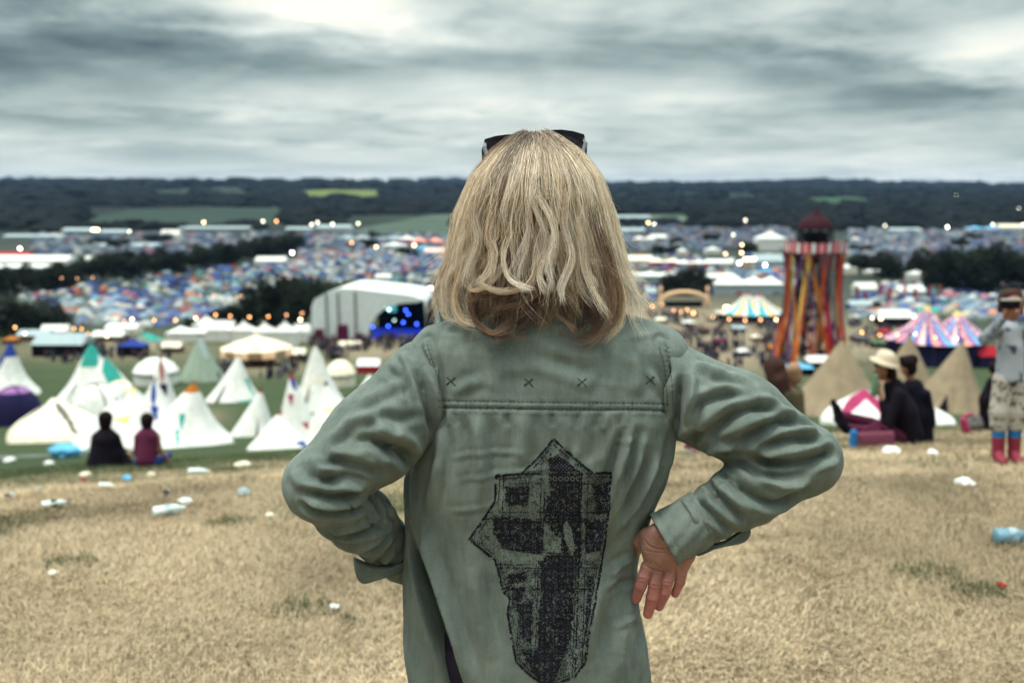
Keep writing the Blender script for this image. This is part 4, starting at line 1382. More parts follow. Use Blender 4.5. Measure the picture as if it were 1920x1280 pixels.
    for sc, lo, hi, det in ((90, .55, 1.4, 4), (7, .72, 1.25, 5), (.7, .85, 1.15, 3)):
        nn = N.new('ShaderNodeTexNoise'); nn.inputs['Scale'].default_value = sc; nn.inputs['Detail'].default_value = det; L_.new(tc.outputs['Object'], nn.inputs['Vector'])
        mr = N.new('ShaderNodeMapRange'); mr.inputs[1].default_value = .3; mr.inputs[2].default_value = .7; mr.inputs[3].default_value = lo; mr.inputs[4].default_value = hi
        L_.new(nn.outputs['Fac'], mr.inputs[0]); s = N.new('ShaderNodeVectorMath'); s.operation = 'SCALE'; L_.new(src, s.inputs[0]); L_.new(mr.outputs[0], s.inputs['Scale']); src = s.outputs[0]
    L_.new(src, b.inputs['Base Color'])
    me.materials.append(mt)
    tag(put("ground", me), kind='structure')


build_ground()


def build_grass():
    """dry trampled blades on the hilltop"""
    n1, n2, n3 = 230000, 130000, 80000
    def zone(n, y0, y1):
        u = RNG.random(n); y = np.sqrt(y0 ** 2 + u * (y1 ** 2 - y0 ** 2)); x = (RNG.random(n) * 2 - 1) * (y * .56 + .4)
        return x, y
    X, Yy = map(np.concatenate, zip(zone(n1, 2.2, 6), zone(n2, 6, 11), zone(n3, 11, 21)))
    n = len(X); P2 = np.stack([X, Yy, 0 * X], 1)
    d = Yy; big = np.clip(d / 5, 1, 2.0)
    clump = fbm(P2 * 2.2, 3, 71)
    H = RNG.uniform(.010, .050, n) * (1 + 1.6 * np.clip(clump, -.3, .5)) * big ** .5
    W = RNG.uniform(.0008, .0020, n) * big
    az = RNG.normal(0, 1.1, n) + 14 * fbm(P2 * .8, 3, 72); tilt = np.clip(RNG.normal(1.32, .30, n), .3, 1.6)
    g = np.clip(.5 + 6 * fbm(P2 / 1.1, 3, 73) - 1.25, 0, .7) + np.clip((Yy - 9.5 + 6 * fbm(P2 / 2.5, 3, 77) + np.clip(-X, 0, 9) * .6) / 9, 0, 1) * .9 + .05
    isg = RNG.random(n) < g
    tilt[isg] *= .6
    base = np.stack([X, Yy, gz(X, Yy) + RNG.uniform(-.003, .010, n)], 1)
    dr = np.stack([np.cos(az), np.sin(az), 0 * az], 1); sd = np.stack([-np.sin(az), np.cos(az), 0 * az], 1) * W[:, None]
    up = np.array([[0, 0, 1.0]])
    mid = base + dr * (np.sin(tilt * .6) * H * .55)[:, None] + up * (np.cos(tilt * .6) * H * .55)[:, None]
    tip = mid + dr * (np.sin(tilt * 1.25) * H * .6)[:, None] + up * (np.maximum(np.cos(tilt * 1.25), -.15) * H * .5)[:, None]
    V = np.stack([base - sd, base + sd, mid - sd * .8, mid + sd * .8, tip - sd * .15, tip + sd * .15], 1).reshape(-1, 3)
    b = np.arange(n)[:, None] * 6
    Fs = np.concatenate([b + [[0, 1, 3, 2]], b + [[2, 3, 5, 4]]])
    pal = np.array([(.41, .315, .20), (.32, .24, .152), (.52, .42, .285), (.22, .155, .10), (.38, .305, .205), (.11, .075, .055)])
    c = pal[RNG.choice(6, n, p=(.25, .22, .16, .15, .12, .10))] * np.clip(1 + .9 * fbm(P2 / .8, 3, 75)[:, None] + 1.7 * fbm(P2 / 2.2, 3, 76)[:, None], .3, 1.6)
    gr = np.array([(.065, .085, .04), (.09, .11, .055), (.05, .065, .03)])[RNG.integers(0, 3, n)]
    c[isg] = gr[isg]
    m = material("dry_grass", attr=True, rough=.8, var=0)
    tag(put("grass", fast_mesh("grass", V, Fs, m, col=np.repeat(c, 6, 0), smooth=False)), kind='stuff')


build_grass()


# ------------------------------------------------------------------ woods and trees
LEAF = material("dark_foliage", (.014, .019, .012), .8, .35, .9)
LEAF_LIGHT = material("olive_foliage", (.03, .04, .02), .8, .35, .9)
BARK = material("bark", (.05, .04, .03), .9, .2, 3)


def crown_mesh(seed, nleaf=2600):
    r = np.random.default_rng(seed)
    k = 11
    lob = np.clip(r.normal(size=(k, 3)) * [.42, .42, .26], -.62, .62); lr = r.uniform(.30, .52, k)
    which = r.integers(0, k, nleaf)
    d = r.normal(size=(nleaf, 3)); d /= np.linalg.norm(d, axis=1, keepdims=True)
    rr = lr[which] * r.uniform(.45, 1.08, nleaf) ** .5
    C = lob[which] + d * rr[:, None]
    a = r.normal(size=(nleaf, 3)); a /= np.linalg.norm(a, axis=1, keepdims=True); b = np.cross(a, d); b /= np.linalg.norm(b, axis=1, keepdims=True) + 1e-9
    s = r.uniform(.035, .085, nleaf)[:, None]
    V = np.stack([C - a * s, C + b * s * .7, C + a * s, C - b * s * .7], 1).reshape(-1, 3)
    V[:, 2] = V[:, 2] * .9
    F_ = np.arange(nleaf * 4).reshape(-1, 4)
    return fast_mesh("crown", V, F_, LEAF, smooth=False)


CROWNS = [crown_mesh(100 + i) for i in range(5)]
CROWNS_L = []
for c_ in CROWNS[:3]:
    c2 = c_.copy(); c2.materials.clear(); c2.materials.append(LEAF_LIGHT); CROWNS_L.append(c2)


def trunk_mesh():
    m = MB()
    m.tube([(0, 0, 0), (.02, .01, .25), (.0, .03, .5), (.03, 0, .8)], [.055, .045, .035, .02], 7)
    for a in range(5):
        w = a * 1.3; m.tube([(.01, .02, .35 + .07 * a), (.18 * math.cos(w), .18 * math.sin(w), .55 + .06 * a), (.34 * math.cos(w), .34 * math.sin(w), .72 + .04 * a)], [.022, .015, .007], 5)
    me = bpy.data.meshes.new("trunk"); me.from_pydata(m.v, [], m.f); me.materials.append(BARK); return me


TRUNK = trunk_mesh()


def tree(px, py, wpx, hpx, label, group=None, light=False):
    x, y, z = at(px, py); s = scale_at((x, y, z)); W, H = wpx * s, hpx * s
    t = empty("tree", (x, y, z - .02 * H), label, "tree", group, random.uniform(0, 6.28))
    c = put("crown", random.choice(CROWNS_L if light else CROWNS), t); c.location = (0, 0, H * .46); c.scale = (W * .64, W * .64, H * .74)
    k = put("trunk", TRUNK, t); k.scale = (min(W, H) * .7, min(W, H) * .7, H * .85)
    return t


for a in ((18, 628, 100, 74, "broad dark tree at the left edge behind the stalls"), (72, 622, 100, 62, "dark tree between the edge tree and the tent field"), (108, 612, 44, 34, "low dark bush at the end of the left clump")):
    tree(*a, group="dark trees left of the tent field")
for i in range(21):
    px = -6 + i * 28; tree(px + random.uniform(-5, 5), 549 - .125 * px + random.uniform(-4, 4) + (8 if px < 130 else 0), random.uniform(38, 56), random.uniform(44, 58) + (8 if px < 40 else 0) - px * .012,
                           "dark tree in the long tree line across the valley", "trees of the long line beyond the tent field")
for a in ((498, 612, 92, 96, "tall dark tree standing left of the stage"), (548, 612, 104, 108, "tallest dark tree directly beside the stage"), (588, 606, 66, 76, "dark tree touching the white side of the stage"),
          (452, 610, 62, 44, "rounded dark bush left of the trees by the stage"), (412, 612, 60, 36, "low dark bush farthest from the stage in its row"),
          (790, 600, 70, 66, "dark tree behind the open end of the stage"), (822, 590, 60, 62, "dark tree between the stage and the hair of the woman")):
    tree(*a, group="trees around the stage")
for a in ((632, 556, 70, 36, "olive green tree behind the roof of the stage"), (668, 552, 50, 30, "small olive tree behind the peak of the stage"), (352, 612, 30, 18, "small olive bush at the edge of the tent field")):
    tree(*a, light=True)
for a in ((1262, 552, 50, 44, "dark tree left of the archway"), (1298, 550, 72, 54, "largest dark tree right behind the archway"), (1332, 548, 40, 34, "small dark tree to the right behind the archway"), (1190, 562, 50, 34, "dark bush close to the woman's right shoulder")):
    tree(*a, group="trees behind the archway")
for a in ((1770, 548, 84, 92, "tall round dark tree at the near end of the big grove"), (1822, 548, 100, 98, "tallest dark tree in the grove behind the striped tent"), (1872, 546, 90, 84, "dark tree in the grove above the child"),
          (1918, 548, 90, 90, "dark tree of the grove cut by the edge"), (1745, 540, 40, 52, "slim dark tree at the start of the grove"), (1848, 548, 70, 70, "dark tree low in the middle of the grove")):
    tree(*a, group="trees of the big dark grove")
for a in ((1640, 520, 66, 52, "dark tree behind the white canopies, next to the tower"), (1684, 520, 70, 44, "wide dark tree behind the white canopies"), (1722, 520, 40, 32, "small dark tree behind the white canopies, beside the grove"), (1606, 508, 40, 34, "small dark tree touching the top of the ribbon tower")):
    tree(*a)
tree(1644, 582, 22, 20, "small dark tree behind the food stalls below the red flags")
for i in range(16):
    px = random.choice((random.uniform(160, 420), random.uniform(560, 800), random.uniform(1180, 1440), random.uniform(1600, 1900)))
    tree(px, random.uniform(444, 478) + (6 if px < 1000 else 0), random.uniform(26, 44), random.uniform(14, 24), "small dark tree scattered among the farthest tents", "scattered trees in the far valley")


def build_woods():
    """the far hillsides read as one dark mass of woodland"""
    m = 5200
    pal = []
    r = np.exp(RNG.uniform(math.log(950), math.log(6500), m)); a = RNG.uniform(-.62, .62, m)
    x, y = r * np.sin(a), r * np.cos(a)
    P = np.stack([x, y, 0 * x], 1); w = fbm(P / 420, 4, 7) + .08
    px, py = project(x, y, gz(x, y))
    bad = np.zeros(m, bool)
    for x0, x1, y0, y1 in ((150, 545, 388, 424), (555, 730, 355, 371), (270, 370, 359, 368), (405, 480, 358, 370), (640, 860, 402, 440), (1120, 1310, 402, 416), (1250, 1320, 360, 368), (1345, 1435, 363, 378), (1500, 1645, 369, 384)):
        bad |= (px > x0) & (px < x1) & (py > y0) & (py < y1 + 3)
    keep = (w > -.05) & ~bad
    x, y, r = x[keep], y[keep], r[keep]
    n = len(x); z = gz(x, y)
    lat = np.array([(math.cos(t) * math.cos(p), math.sin(t) * math.cos(p), math.sin(p)) for p in (-.3, .35, .95) for t in np.arange(6) * math.pi / 3 + p] + [(0, 0, 1.0)])
    s = RNG.uniform(8, 19, n) * (r / 1500) ** .72
    V = np.stack([x, y, z], 1)[:, None] + lat[None] * (s[:, None, None] * np.array([1.5, 1.5, .62])) * RNG.uniform(.75, 1.25, (n, len(lat), 1))
    f = [(k * 6 + j, k * 6 + (j + 1) % 6, (k + 1) * 6 + (j + 1) % 6, (k + 1) * 6 + j) for k in (0, 1) for j in range(6)] + [(12, 13, 14, 18), (14, 15, 16, 18), (16, 17, 12, 18)]
    Fs = (np.arange(n)[:, None, None] * len(lat) + np.array(f)[None]).reshape(-1, 4)
    tag(put("woods", fast_mesh("woods", V.reshape(-1, 3), Fs, material("far_woodland", (.006, .008, .008), .95, .3, .01), smooth=False)), "dark woodland covering the far hillsides", "woods", kind='stuff')


build_woods()

# thin blue air in front of the far hills
_hm = bpy.data.materials.new("air"); _hm.use_nodes = True
_nt = _hm.node_tree; _nt.nodes.remove(_nt.nodes['Principled BSDF'])
_pv = _nt.nodes.new('ShaderNodeVolumePrincipled'); _pv.inputs['Density'].default_value = 3.2e-5
_pv.inputs['Color'].default_value = (.28, .50, .88, 1)
_nt.links.new(_pv.outputs[0], _nt.nodes['Material Output'].inputs['Volume'])
tag(MB().box((0, 0, 30), (24000, 24000, 180)).build("haze", _hm), kind='stuff')
# ================================================================== tents and stages
def cm(name, c, **k):
    if max(c) < .6: c = tuple(v * .70 for v in c)
    return material(name, c, k.pop('rough', .8), k.pop('var', .14), k.pop('scale', 2.0), **k)


CANVAS = cm("white_canvas", (.66, .66, .63)); CREAM = cm("cream_canvas", (.74, .68, .54)); SAGE = cm("sage_canvas", (.34, .42, .34))
TAN = cm("tan_canvas", (.36, .28, .19), bump=.3, bscale=6); TEAL = cm("teal_cloth", (.05, .42, .36)); BLUE = cm("blue_cloth", (.035, .07, .36)); RED = cm("red_cloth", (.50, .025, .045))
ORANGE = cm("orange_cloth", (.58, .20, .04)); YELLOW = cm("yellow_cloth", (.78, .58, .16)); NAVY = cm("navy_cloth", (.02, .018, .07)); PINK = cm("pink_cloth", (.42, .05, .14))
GREY = cm("grey_cloth", (.20, .18, .18)); DARK = cm("dark_inside", (.008, .007, .012)); WOOD = cm("wooden_pole", (.20, .13, .08)); STEEL = cm("steel", (.12, .12, .14), metal=.4, rough=.5)
LTBLUE = cm("light_blue_cloth", (.12, .38, .62)); LILAC = cm("lilac_cloth", (.36, .17, .42)); SALMON = cm("salmon_cloth", (.72, .30, .26)); MAROON = cm("maroon_cloth", (.11, .015, .05))
PALEBLUE = cm("pale_blue_grey_cloth", (.45, .55, .58)); BROWN = cm("brown_cloth", (.16, .09, .06)); GREEN = cm("green_cloth", (.07, .25, .10)); PINKISH = cm("pale_pink_cloth", (.75, .5, .45))
MATS = [CANVAS, CREAM, SAGE, TAN, TEAL, BLUE, RED, ORANGE, YELLOW, NAVY, PINK, GREY, DARK, PALEBLUE, GREEN, LILAC]
MI = {m: i for i, m in enumerate(MATS)}


def tipi(name, cat, apex, base_l, base_r, label, mat=CANVAS, patches=(), sides=12, flare=.25, poles=3, door=None, group=None, skirt=None, depth=None, rot=None):
    """conical canvas tent; apex, left and right foot as seen, patches = (a0, a1, h0, h1, material), angles in degrees from the viewer side"""
    bx = (base_l[0] + base_r[0]) / 2; by = max(base_l[1], base_r[1])
    x, y, z = at(bx, by)
    s = scale_at((x, y, z)); w = (base_r[0] - base_l[0]) * s / 2; h = (by - apex[1]) * s
    lean = (apex[0] - bx) * s
    d = w * .95
    t = empty(name, (x, y + d * .8, float(gz(x, y + d * .8)) * .5 + z * .5), label, cat, group)
    n, m = 96, 40
    m_ = MB(); V = []
    for j in range(m + 1):
        u = j / m
        r = (1 - u) * (1 - flare * math.sin(math.pi * u)) + .015
        for k in range(n):
            a = 2 * math.pi * k / n - math.pi / 2
            sh = 1 - .07 * (1 - abs(math.cos(a * sides / 2))) * (1 - u)
            V.append((r * w * sh * math.cos(a) + lean * u ** 1.15, r * d * sh * math.sin(a), u * h - (.12 if j == 0 else 0)))
    Fs, ms = [], []
    for j in range(m):
        for k in range(n):
            Fs.append((j * n + k, j * n + (k + 1) % n, (j + 1) * n + (k + 1) % n, (j + 1) * n + k))
            a = (k + .5) / n * 360; a = a - 360 if a > 180 else a; u = (j + .5) / m
            mm = mat
            for p in patches:
                if p[2] <= u <= p[3]:
                    if p[1] - p[0] > 300: mm = p[4]; continue
                    kk = (u - p[2]) / (p[3] - p[2]); sl = p[5] if len(p) > 5 else 8
                    mid_, hw_ = (p[0] + p[1]) / 2 + sl * (1 - kk), (p[1] - p[0]) / 2 * (1.0 if p[3] - p[2] > .3 and p[1] - p[0] > 40 else (.25 + 1.1 * kk))
                    if abs(a - mid_) < hw_ / max(.25, (1 - u)) * .55: mm = p[4]
            ms.append(MI[mm])
    m_.add(V, Fs); m_.m = ms
    m_.build("canvas", MATS, t, False)
    if poles:
        q = MB()
        for k in range(poles):
            a = k * 2.1 + .4; q.tube([(lean, 0, h * .93), (lean + math.cos(a) * w * .06, math.sin(a) * w * .06, h * 1.05)], .025 * max(1, h / 3), 5)
        q.build("poles", WOOD, t)
    if door:
        a = math.radians(door[0]) - math.pi / 2; q = MB(); hw = door[1] * w
        def P(u, off): 
            r = (1 - u) * (1 - flare * math.sin(math.pi * u)) + .015
            return np.array([r * w * math.cos(a) + lean * u ** 1.15 - math.sin(a) * off, r * d * math.sin(a) + math.cos(a) * off, u * h]) * [1.03, 1.03, 1]
        A, B, C = P(0.0, -hw), P(0.0, hw), P(door[2], 0)
        th = np.array([math.cos(a), math.sin(a), 0]) * .05
        q.add([A, B, C, A - th * 3, B - th * 3, C - th * 3], [(0, 1, 2), (5, 4, 3), (0, 3, 4, 1), (1, 4, 5, 2), (2, 5, 3, 0)])
        q.build("door_opening", DARK, t)
    return t


def dome(name, cat, cx, by, wpx, hpx, label, mat=CANVAS, arch=None, group=None, top=None, fly=None):
    x, y, z = at(cx, by); s = scale_at((x, y, z)); w = wpx * s / 2; h = hpx * s; d = w * .8
    t = empty(name, (x, y + d * .8, z), label, cat, group)
    m_ = MB(); n, m = 28, 9; V = []
    for j in range(m + 1):
        u = j / m * math.pi / 2
        for k in range(n):
            a = 2 * math.pi * k / n - math.pi / 2
            q = 1 + .10 * abs(math.cos(2 * a + math.pi / 4)) 
            V.append((w * q * math.cos(u) ** .85 * math.cos(a), d * q * math.cos(u) ** .85 * math.sin(a), h * math.sin(u) - (.05 if j == 0 else 0)))
    Fs = [(j * n + k, j * n + (k + 1) % n, (j + 1) * n + (k + 1) % n, (j + 1) * n + k) for j in range(m) for k in range(n)]
    m_.add(V, Fs)
    m_.m = [MI[top] if (top and i // n >= m * .62) else MI[mat] for i in range(len(Fs))]
    m_.build("canopy", MATS, t, True)
    if arch:
        for sgn in (-1, 1):
            q = MB(); P = []
            for k in range(15):
                u = math.pi * k / 14; a = math.radians(40 * sgn) - math.pi / 2
                P.append((1.12 * w * math.cos(u) * math.cos(a + math.pi / 2 * 0) * 1.0, 1.12 * d * math.cos(u) * math.sin(a) * 1.0, 1.02 * h * math.sin(u)))
            q.tube(P, .05 * max(1, w / 2), 6); q.build("tent_pole", arch, t, True)
    return t


# ---- white canvas tents below the brow, left
tipi("tipi", "tent", (5, 643), (-60, 742), (53, 738), "white tipi with a blue tip cut by the left edge", CANVAS, ((-180, 180, .72, 1, BLUE), (-60, -20, .5, 1, BLUE)), sides=8)
tipi("tipi", "tent", (152, 646), (60, 770), (232, 768), "tall white tipi with a turquoise tip behind the cream dome tent", CANVAS, ((-180, 180, .80, 1, TEAL), (-25, 25, .66, 1, TEAL)), sides=9, door=(-20, .05, .42))
tipi("tipi", "tent", (178, 672), (110, 768), (262, 770), "white tipi with a turquoise stripe down its right side", CANVAS, ((25, 75, .30, 1, TEAL, 0),), sides=9, flare=.1)
tipi("tipi", "tent", (368, 632), (322, 716), (414, 714), "sage green pointed tent standing alone before the round pavilion", SAGE, ((20, 60, .5, 1, PALEBLUE),), flare=.05)
tipi("tipi", "tent", (440, 670), (374, 754), (480, 752), "clean white tipi with turquoise hem on open grass", CANVAS, ((10, 90, 0, .07, TEAL), (60, 80, 0, .5, TEAL)), sides=8, flare=.12, door=(-25, .05, .42))
tipi("tipi", "tent", (293, 672), (236, 800), (346, 796), "white tipi with a red and navy stripe near its tip", CANVAS, ((8, 30, .62, 1, RED), (12, 44, .44, .62, NAVY)), sides=9)
tipi("tipi", "tent", (274, 716), (190, 838), (352, 838), "white tent with two blue darts below its peak", CANVAS, ((-5, 16, .62, 1, BLUE), (6, 24, .42, .62, BLUE)), sides=9, flare=.18)
tipi("tipi", "tent", (345, 722), (218, 840), (416, 838), "widest white tipi with an orange tip and a teal dart, right of the two sitters", CANVAS,
     ((-180, 180, .86, 1, ORANGE), (-4, 8, .32, .55, TEAL), (0, 7, .1, .32, TEAL), (-90, 90, 0, .05, PALEBLUE)), sides=9, flare=.16)
tipi("tipi", "tent", (484, 731), (422, 812), (512, 818), "small white tipi with a tiny red tip beside the big group", CANVAS, ((-180, 180, .93, 1, RED),), sides=7, flare=.05, door=(20, .05, .42))
tipi("tipi", "tent", (512, 778), (452, 842), (572, 842), "lowest white canvas tent at the edge of the brow", CANVAS, ((50, 90, 0, .2, BLUE),), sides=7, flare=.05)
tipi("tipi", "tent", (541, 700), (496, 836), (606, 838), "white tipi with a red, blue and black patched tip", CANVAS,
     ((-180, 180, .93, 1, RED), (10, 50, .78, .93, BLUE), (-60, -32, .26, .40, NAVY), (-75, -58, .40, .50, RED), (30, 50, .22, .34, RED), (-20, 0, .58, .72, PINK)), sides=9, flare=.1)
tipi("tipi", "tent", (586, 648), (532, 770), (648, 772), "tallest white tipi with a faint orange arch beside the sleeve", CANVAS, ((-30, 34, .47, .52, PINKISH if False else CREAM), (-34, -24, .2, .5, CREAM), (28, 36, .2, .5, CREAM)), sides=9, flare=.14, door=(-20, .05, .42))
tipi("tipi", "tent", (605, 722), (566, 836), (690, 836), "white tent with two yellow bands half hidden by the elbow", CANVAS, ((0, 70, .55, .63, YELLOW), (-20, 60, .18, .24, YELLOW)), sides=8, flare=-.15)
tipi("tipi", "tent", (690, 704), (640, 756), (730, 756), "small white tent edge peeping out above the shoulder", CANVAS, sides=7)
tipi("dome_tent", "tent", (72, 752), (-18, 828), (172, 830), "low cream tent with dark grey seams at the left edge", CREAM, ((-62, -50, .02, .9, GREY, 0), (40, 52, .02, .9, GREY, 0)), sides=6, flare=-.28, poles=0)
tipi("tipi", "tent", (200, 752), (112, 836), (262, 834), "low white bell tent right behind the two sitters", CANVAS, ((30, 70, .5, .62, YELLOW, 0),), sides=8, flare=-.12)
tipi("tipi", "tent", (646, 748), (590, 836), (720, 836), "plain white tent against the elbow", CANVAS, sides=8, flare=-.1)
dome("dome_tent", "tent", 166, 812, 120, 86, "white dome tent with a grey arch behind the cream one", CANVAS, arch=GREY)
dome("dome_tent", "tent", 218, 790, 84, 72, "white dome tent with a yellow hoop near the top", CANVAS, arch=YELLOW)
dome("dome_tent", "tent", 14, 800, 104, 70, "navy dome tent with a mauve top at the far left", NAVY, arch=NAVY, top=LILAC)


tipi("tipi", "tent", (124, 738), (70, 806), (196, 806), "squat white tent between the turquoise tipped tipi and the cream tent", CANVAS, sides=8, flare=-.05)
tipi("tipi", "tent", (236, 728), (176, 812), (300, 812), "white tent crowded in behind the tent with two blue darts", CANVAS, ((-180, 180, .9, 1, YELLOW),), sides=8, flare=.05)


def yurt(cx, by, wpx, hpx, label, wall=CANVAS, group=None):
    x, y, z = at(cx, by); s = scale_at((x, y, z)); w = wpx * s / 2; h = hpx * s
    t = empty("yurt", (x, y + w, z), label, "tent", group)
    MB().lathe([(w, -.1), (w * 1.0, h * .48)], 32).build("wall", wall, t, True)
    MB().lathe([(w * 1.04, h * .46), (w * .8, h * .74), (w * .4, h * .94), (.02, h)], 32).build("roof", wall, t, True)
    MB().lathe([(w * 1.015, h * .34), (w * 1.015, h * .40)], 32).build("band", GREY, t, True)
    return t


yurt(279, 724, 82, 48, "round white yurt with a grey band between the tipis")
yurt(634, 726, 56, 48, "cream round yurt right behind the tallest tipi", CREAM)
# ---- tan tipis, right
tipi("tipi", "tent", (1600, 640), (1490, 782), (1705, 782), "large tan tipi whose tip meets the ribbon tower", TAN, sides=12, flare=.1, poles=5)
tipi("tipi", "tent", (1722, 630), (1640, 768), (1800, 768), "tan tipi farthest back, between the other two", TAN, sides=12, flare=.1, poles=5)
tipi("tipi", "tent", (1824, 642), (1722, 776), (1882, 776), "tan tipi with a dark open doorway", TAN, sides=12, flare=.1, poles=5, door=(-30, .16, .30))
tipi("dome_tent", "tent", (1640, 733), (1560, 796), (1730, 796), "low white tent with pink panels in front of the large tan tipi", CANVAS, ((-70, -35, 0, 1, PINK, 0), (5, 30, 0, 1, PINK, 0)), sides=8, flare=-.2, poles=0)
tipi("dome_tent", "tent", (1754, 760), (1712, 797), (1806, 797), "small low white tent with a pink side by the open tan tipi", CANVAS, ((-80, -10, .3, 1, PINK, 0),), sides=8, flare=-.3, poles=0)


# ---- striped big tops
def bigtop(name, peaks, l, r, by, eave, label, cols, wallmat, depth=.8, capm=None):
    """canopy hung from king poles: peaks in the picture, eave line height above the ground"""
    x, y, z = at((l + r) / 2, by); s = scale_at((x, y, z)); w = (r - l) * s / 2; d = w * depth; e = (by - eave) * s
    t = empty(name, (x, y + d, z), label, "marquee")
    pk = [((p[0] - (l + r) / 2) * s, 0.0, (by - p[1]) * s) for p in peaks]
    n, m = 96, 18; V, ms, Fs = [], [], []
    mats = list(cols) + [capm or YELLOW]
    for j in range(m + 1):
        for k in range(n):
            a = 2 * math.pi * k / n; u = 1 - j / m
            scal = 1 + .03 * abs(math.sin(8 * a)) * u
            px_, py_ = w * scal * u * math.cos(a), d * scal * u * math.sin(a)
            cx = sum(p[0] for p in pk) / len(pk) * (1 - u); X = px_ + cx
            hh = 0
            for p in pk:
                rr = math.hypot((X - p[0]) / w, py_ / d)
                hh = max(hh, (p[2] - e) * max(0, 1 - rr * 1.0) ** 1.9)
            V.append((X, py_, e + hh))
    for j in range(m):
        for k in range(n):
            i4 = (j * n + k, j * n + (k + 1) % n, (j + 1) * n + (k + 1) % n, (j + 1) * n + k)
            Fs.append(i4); c = np.mean([V[i] for i in i4], 0)
            p = min(pk, key=lambda p: abs(c[0] - p[0]) + .0 * p[2]); rr = math.hypot((c[0] - p[0]) / w, c[1] / d)
            an = math.atan2(c[1] / d, (c[0] - p[0]) / w)
            ms.append(len(cols) if rr < .09 else int((an + math.pi) / (2 * math.pi) * 40) % len(cols))
    q = MB(); q.add(V, Fs); q.m = ms; q.build("canopy", mats, t)
    MB().lathe([(1, -.3), (1, e)], 48, wob=None).build("wall", wallmat, t).scale = (w * .93, d * .93, 1)
    for p in pk:
        MB().tube([(p[0], 0, 0), (p[0], 0, p[2] * 1.06)], .12, 8).build("king_pole", STEEL, t)
    return t


bigtop("big_top", ((1764, 580), (1824, 590)), 1686, 1884, 690, 648, "purple, pink and blue striped circus tent with yellow tops behind the tan tipis", (LILAC, PINKISH, BLUE, SALMON, LILAC, LTBLUE), NAVY)
bigtop("big_top", ((1412, 552), (1434, 554)), 1352, 1486, 606, 592, "small circus tent striped blue, yellow, white and red left of the ribbon tower", (LTBLUE, YELLOW, SALMON, CANVAS, TEAL), DARK, capm=RED)


# ---- round pavilion and rows of marquees
def marquee(cx, by, wpx, hpx, label, roof=CANVAS, wall=CANVAS, group=None, depth=.6, name="marquee", peaks=0):
    x, y, z = at(cx, by); s = scale_at((x, y, z)); w = wpx * s; h = hpx * s; d = max(3.0, min(w * depth, 14))
    t = empty(name, (x, y + d / 2, z), label, "marquee", group)
    e = h * .55
    MB().box((0, 0, e / 2 - .2), (w, d, e + .4)).build("wall", wall, t)
    m = MB()
    if peaks:
        sw = w / peaks
        for i in range(peaks):
            c = -w / 2 + sw * (i + .5); V = []
            for j in range(7):
                u = j / 6; r = (1 - u) ** 1.7
                for a, b in ((-1, -1), (1, -1), (1, 1), (-1, 1)): V.append((c + a * r * sw / 2 * 1.02, b * r * d / 2 * 1.06, e + .05 + (h - e) * u))
            m.add(V, [(j * 4 + k, j * 4 + (k + 1) % 4, (j + 1) * 4 + (k + 1) % 4, (j + 1) * 4 + k) for j in range(6) for k in range(4)] + [(3, 2, 1, 0)])
    else:
        a, b = w / 2 * 1.02, d / 2 * 1.08
        m.add([(-a, -b, e), (a, -b, e), (a, b, e), (-a, b, e), (-a * .97, 0, h), (a * .97, 0, h)], [(0, 1, 5, 4), (2, 3, 4, 5), (1, 2, 5), (3, 0, 4), (3, 2, 1, 0)])
    m.build("roof", roof, t)
    return t


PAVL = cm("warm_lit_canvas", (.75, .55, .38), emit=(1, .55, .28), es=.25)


def pavilion():
    x, y, z = at(465, 690); s = scale_at((x, y, z)); w = 68 * s; h = 54 * s
    t = empty("pavilion", (x, y + w, z), "round cream pavilion with scalloped lit awning beyond the white tipis", "pavilion")
    m = MB(); m.lathe([(w, h * .52), (w * .62, h * .72), (w * .3, h * .84), (.05, h)], 48, fm=lambda i, k: 0 if (k // 3) % 2 else 1, wob=lambda a, z_: 1 + .02 * math.cos(16 * a)); m.build("roof", [CREAM, cm("beige_canvas", (.62, .52, .38))], t)
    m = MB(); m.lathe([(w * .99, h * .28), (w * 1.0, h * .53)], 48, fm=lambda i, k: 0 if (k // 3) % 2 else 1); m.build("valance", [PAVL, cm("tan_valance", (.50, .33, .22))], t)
    for k in range(12):
        a = k * math.pi / 6; MB().tube([(w * .96 * math.cos(a), w * .96 * math.sin(a), -.2), (w * .96 * math.cos(a), w * .96 * math.sin(a), h * .5)], .12, 6).build("post", WOOD, t)
    MB().lathe([(w * .5, -.2), (w * .5, h * .4)], 24).build("bar_counter", BROWN, t)


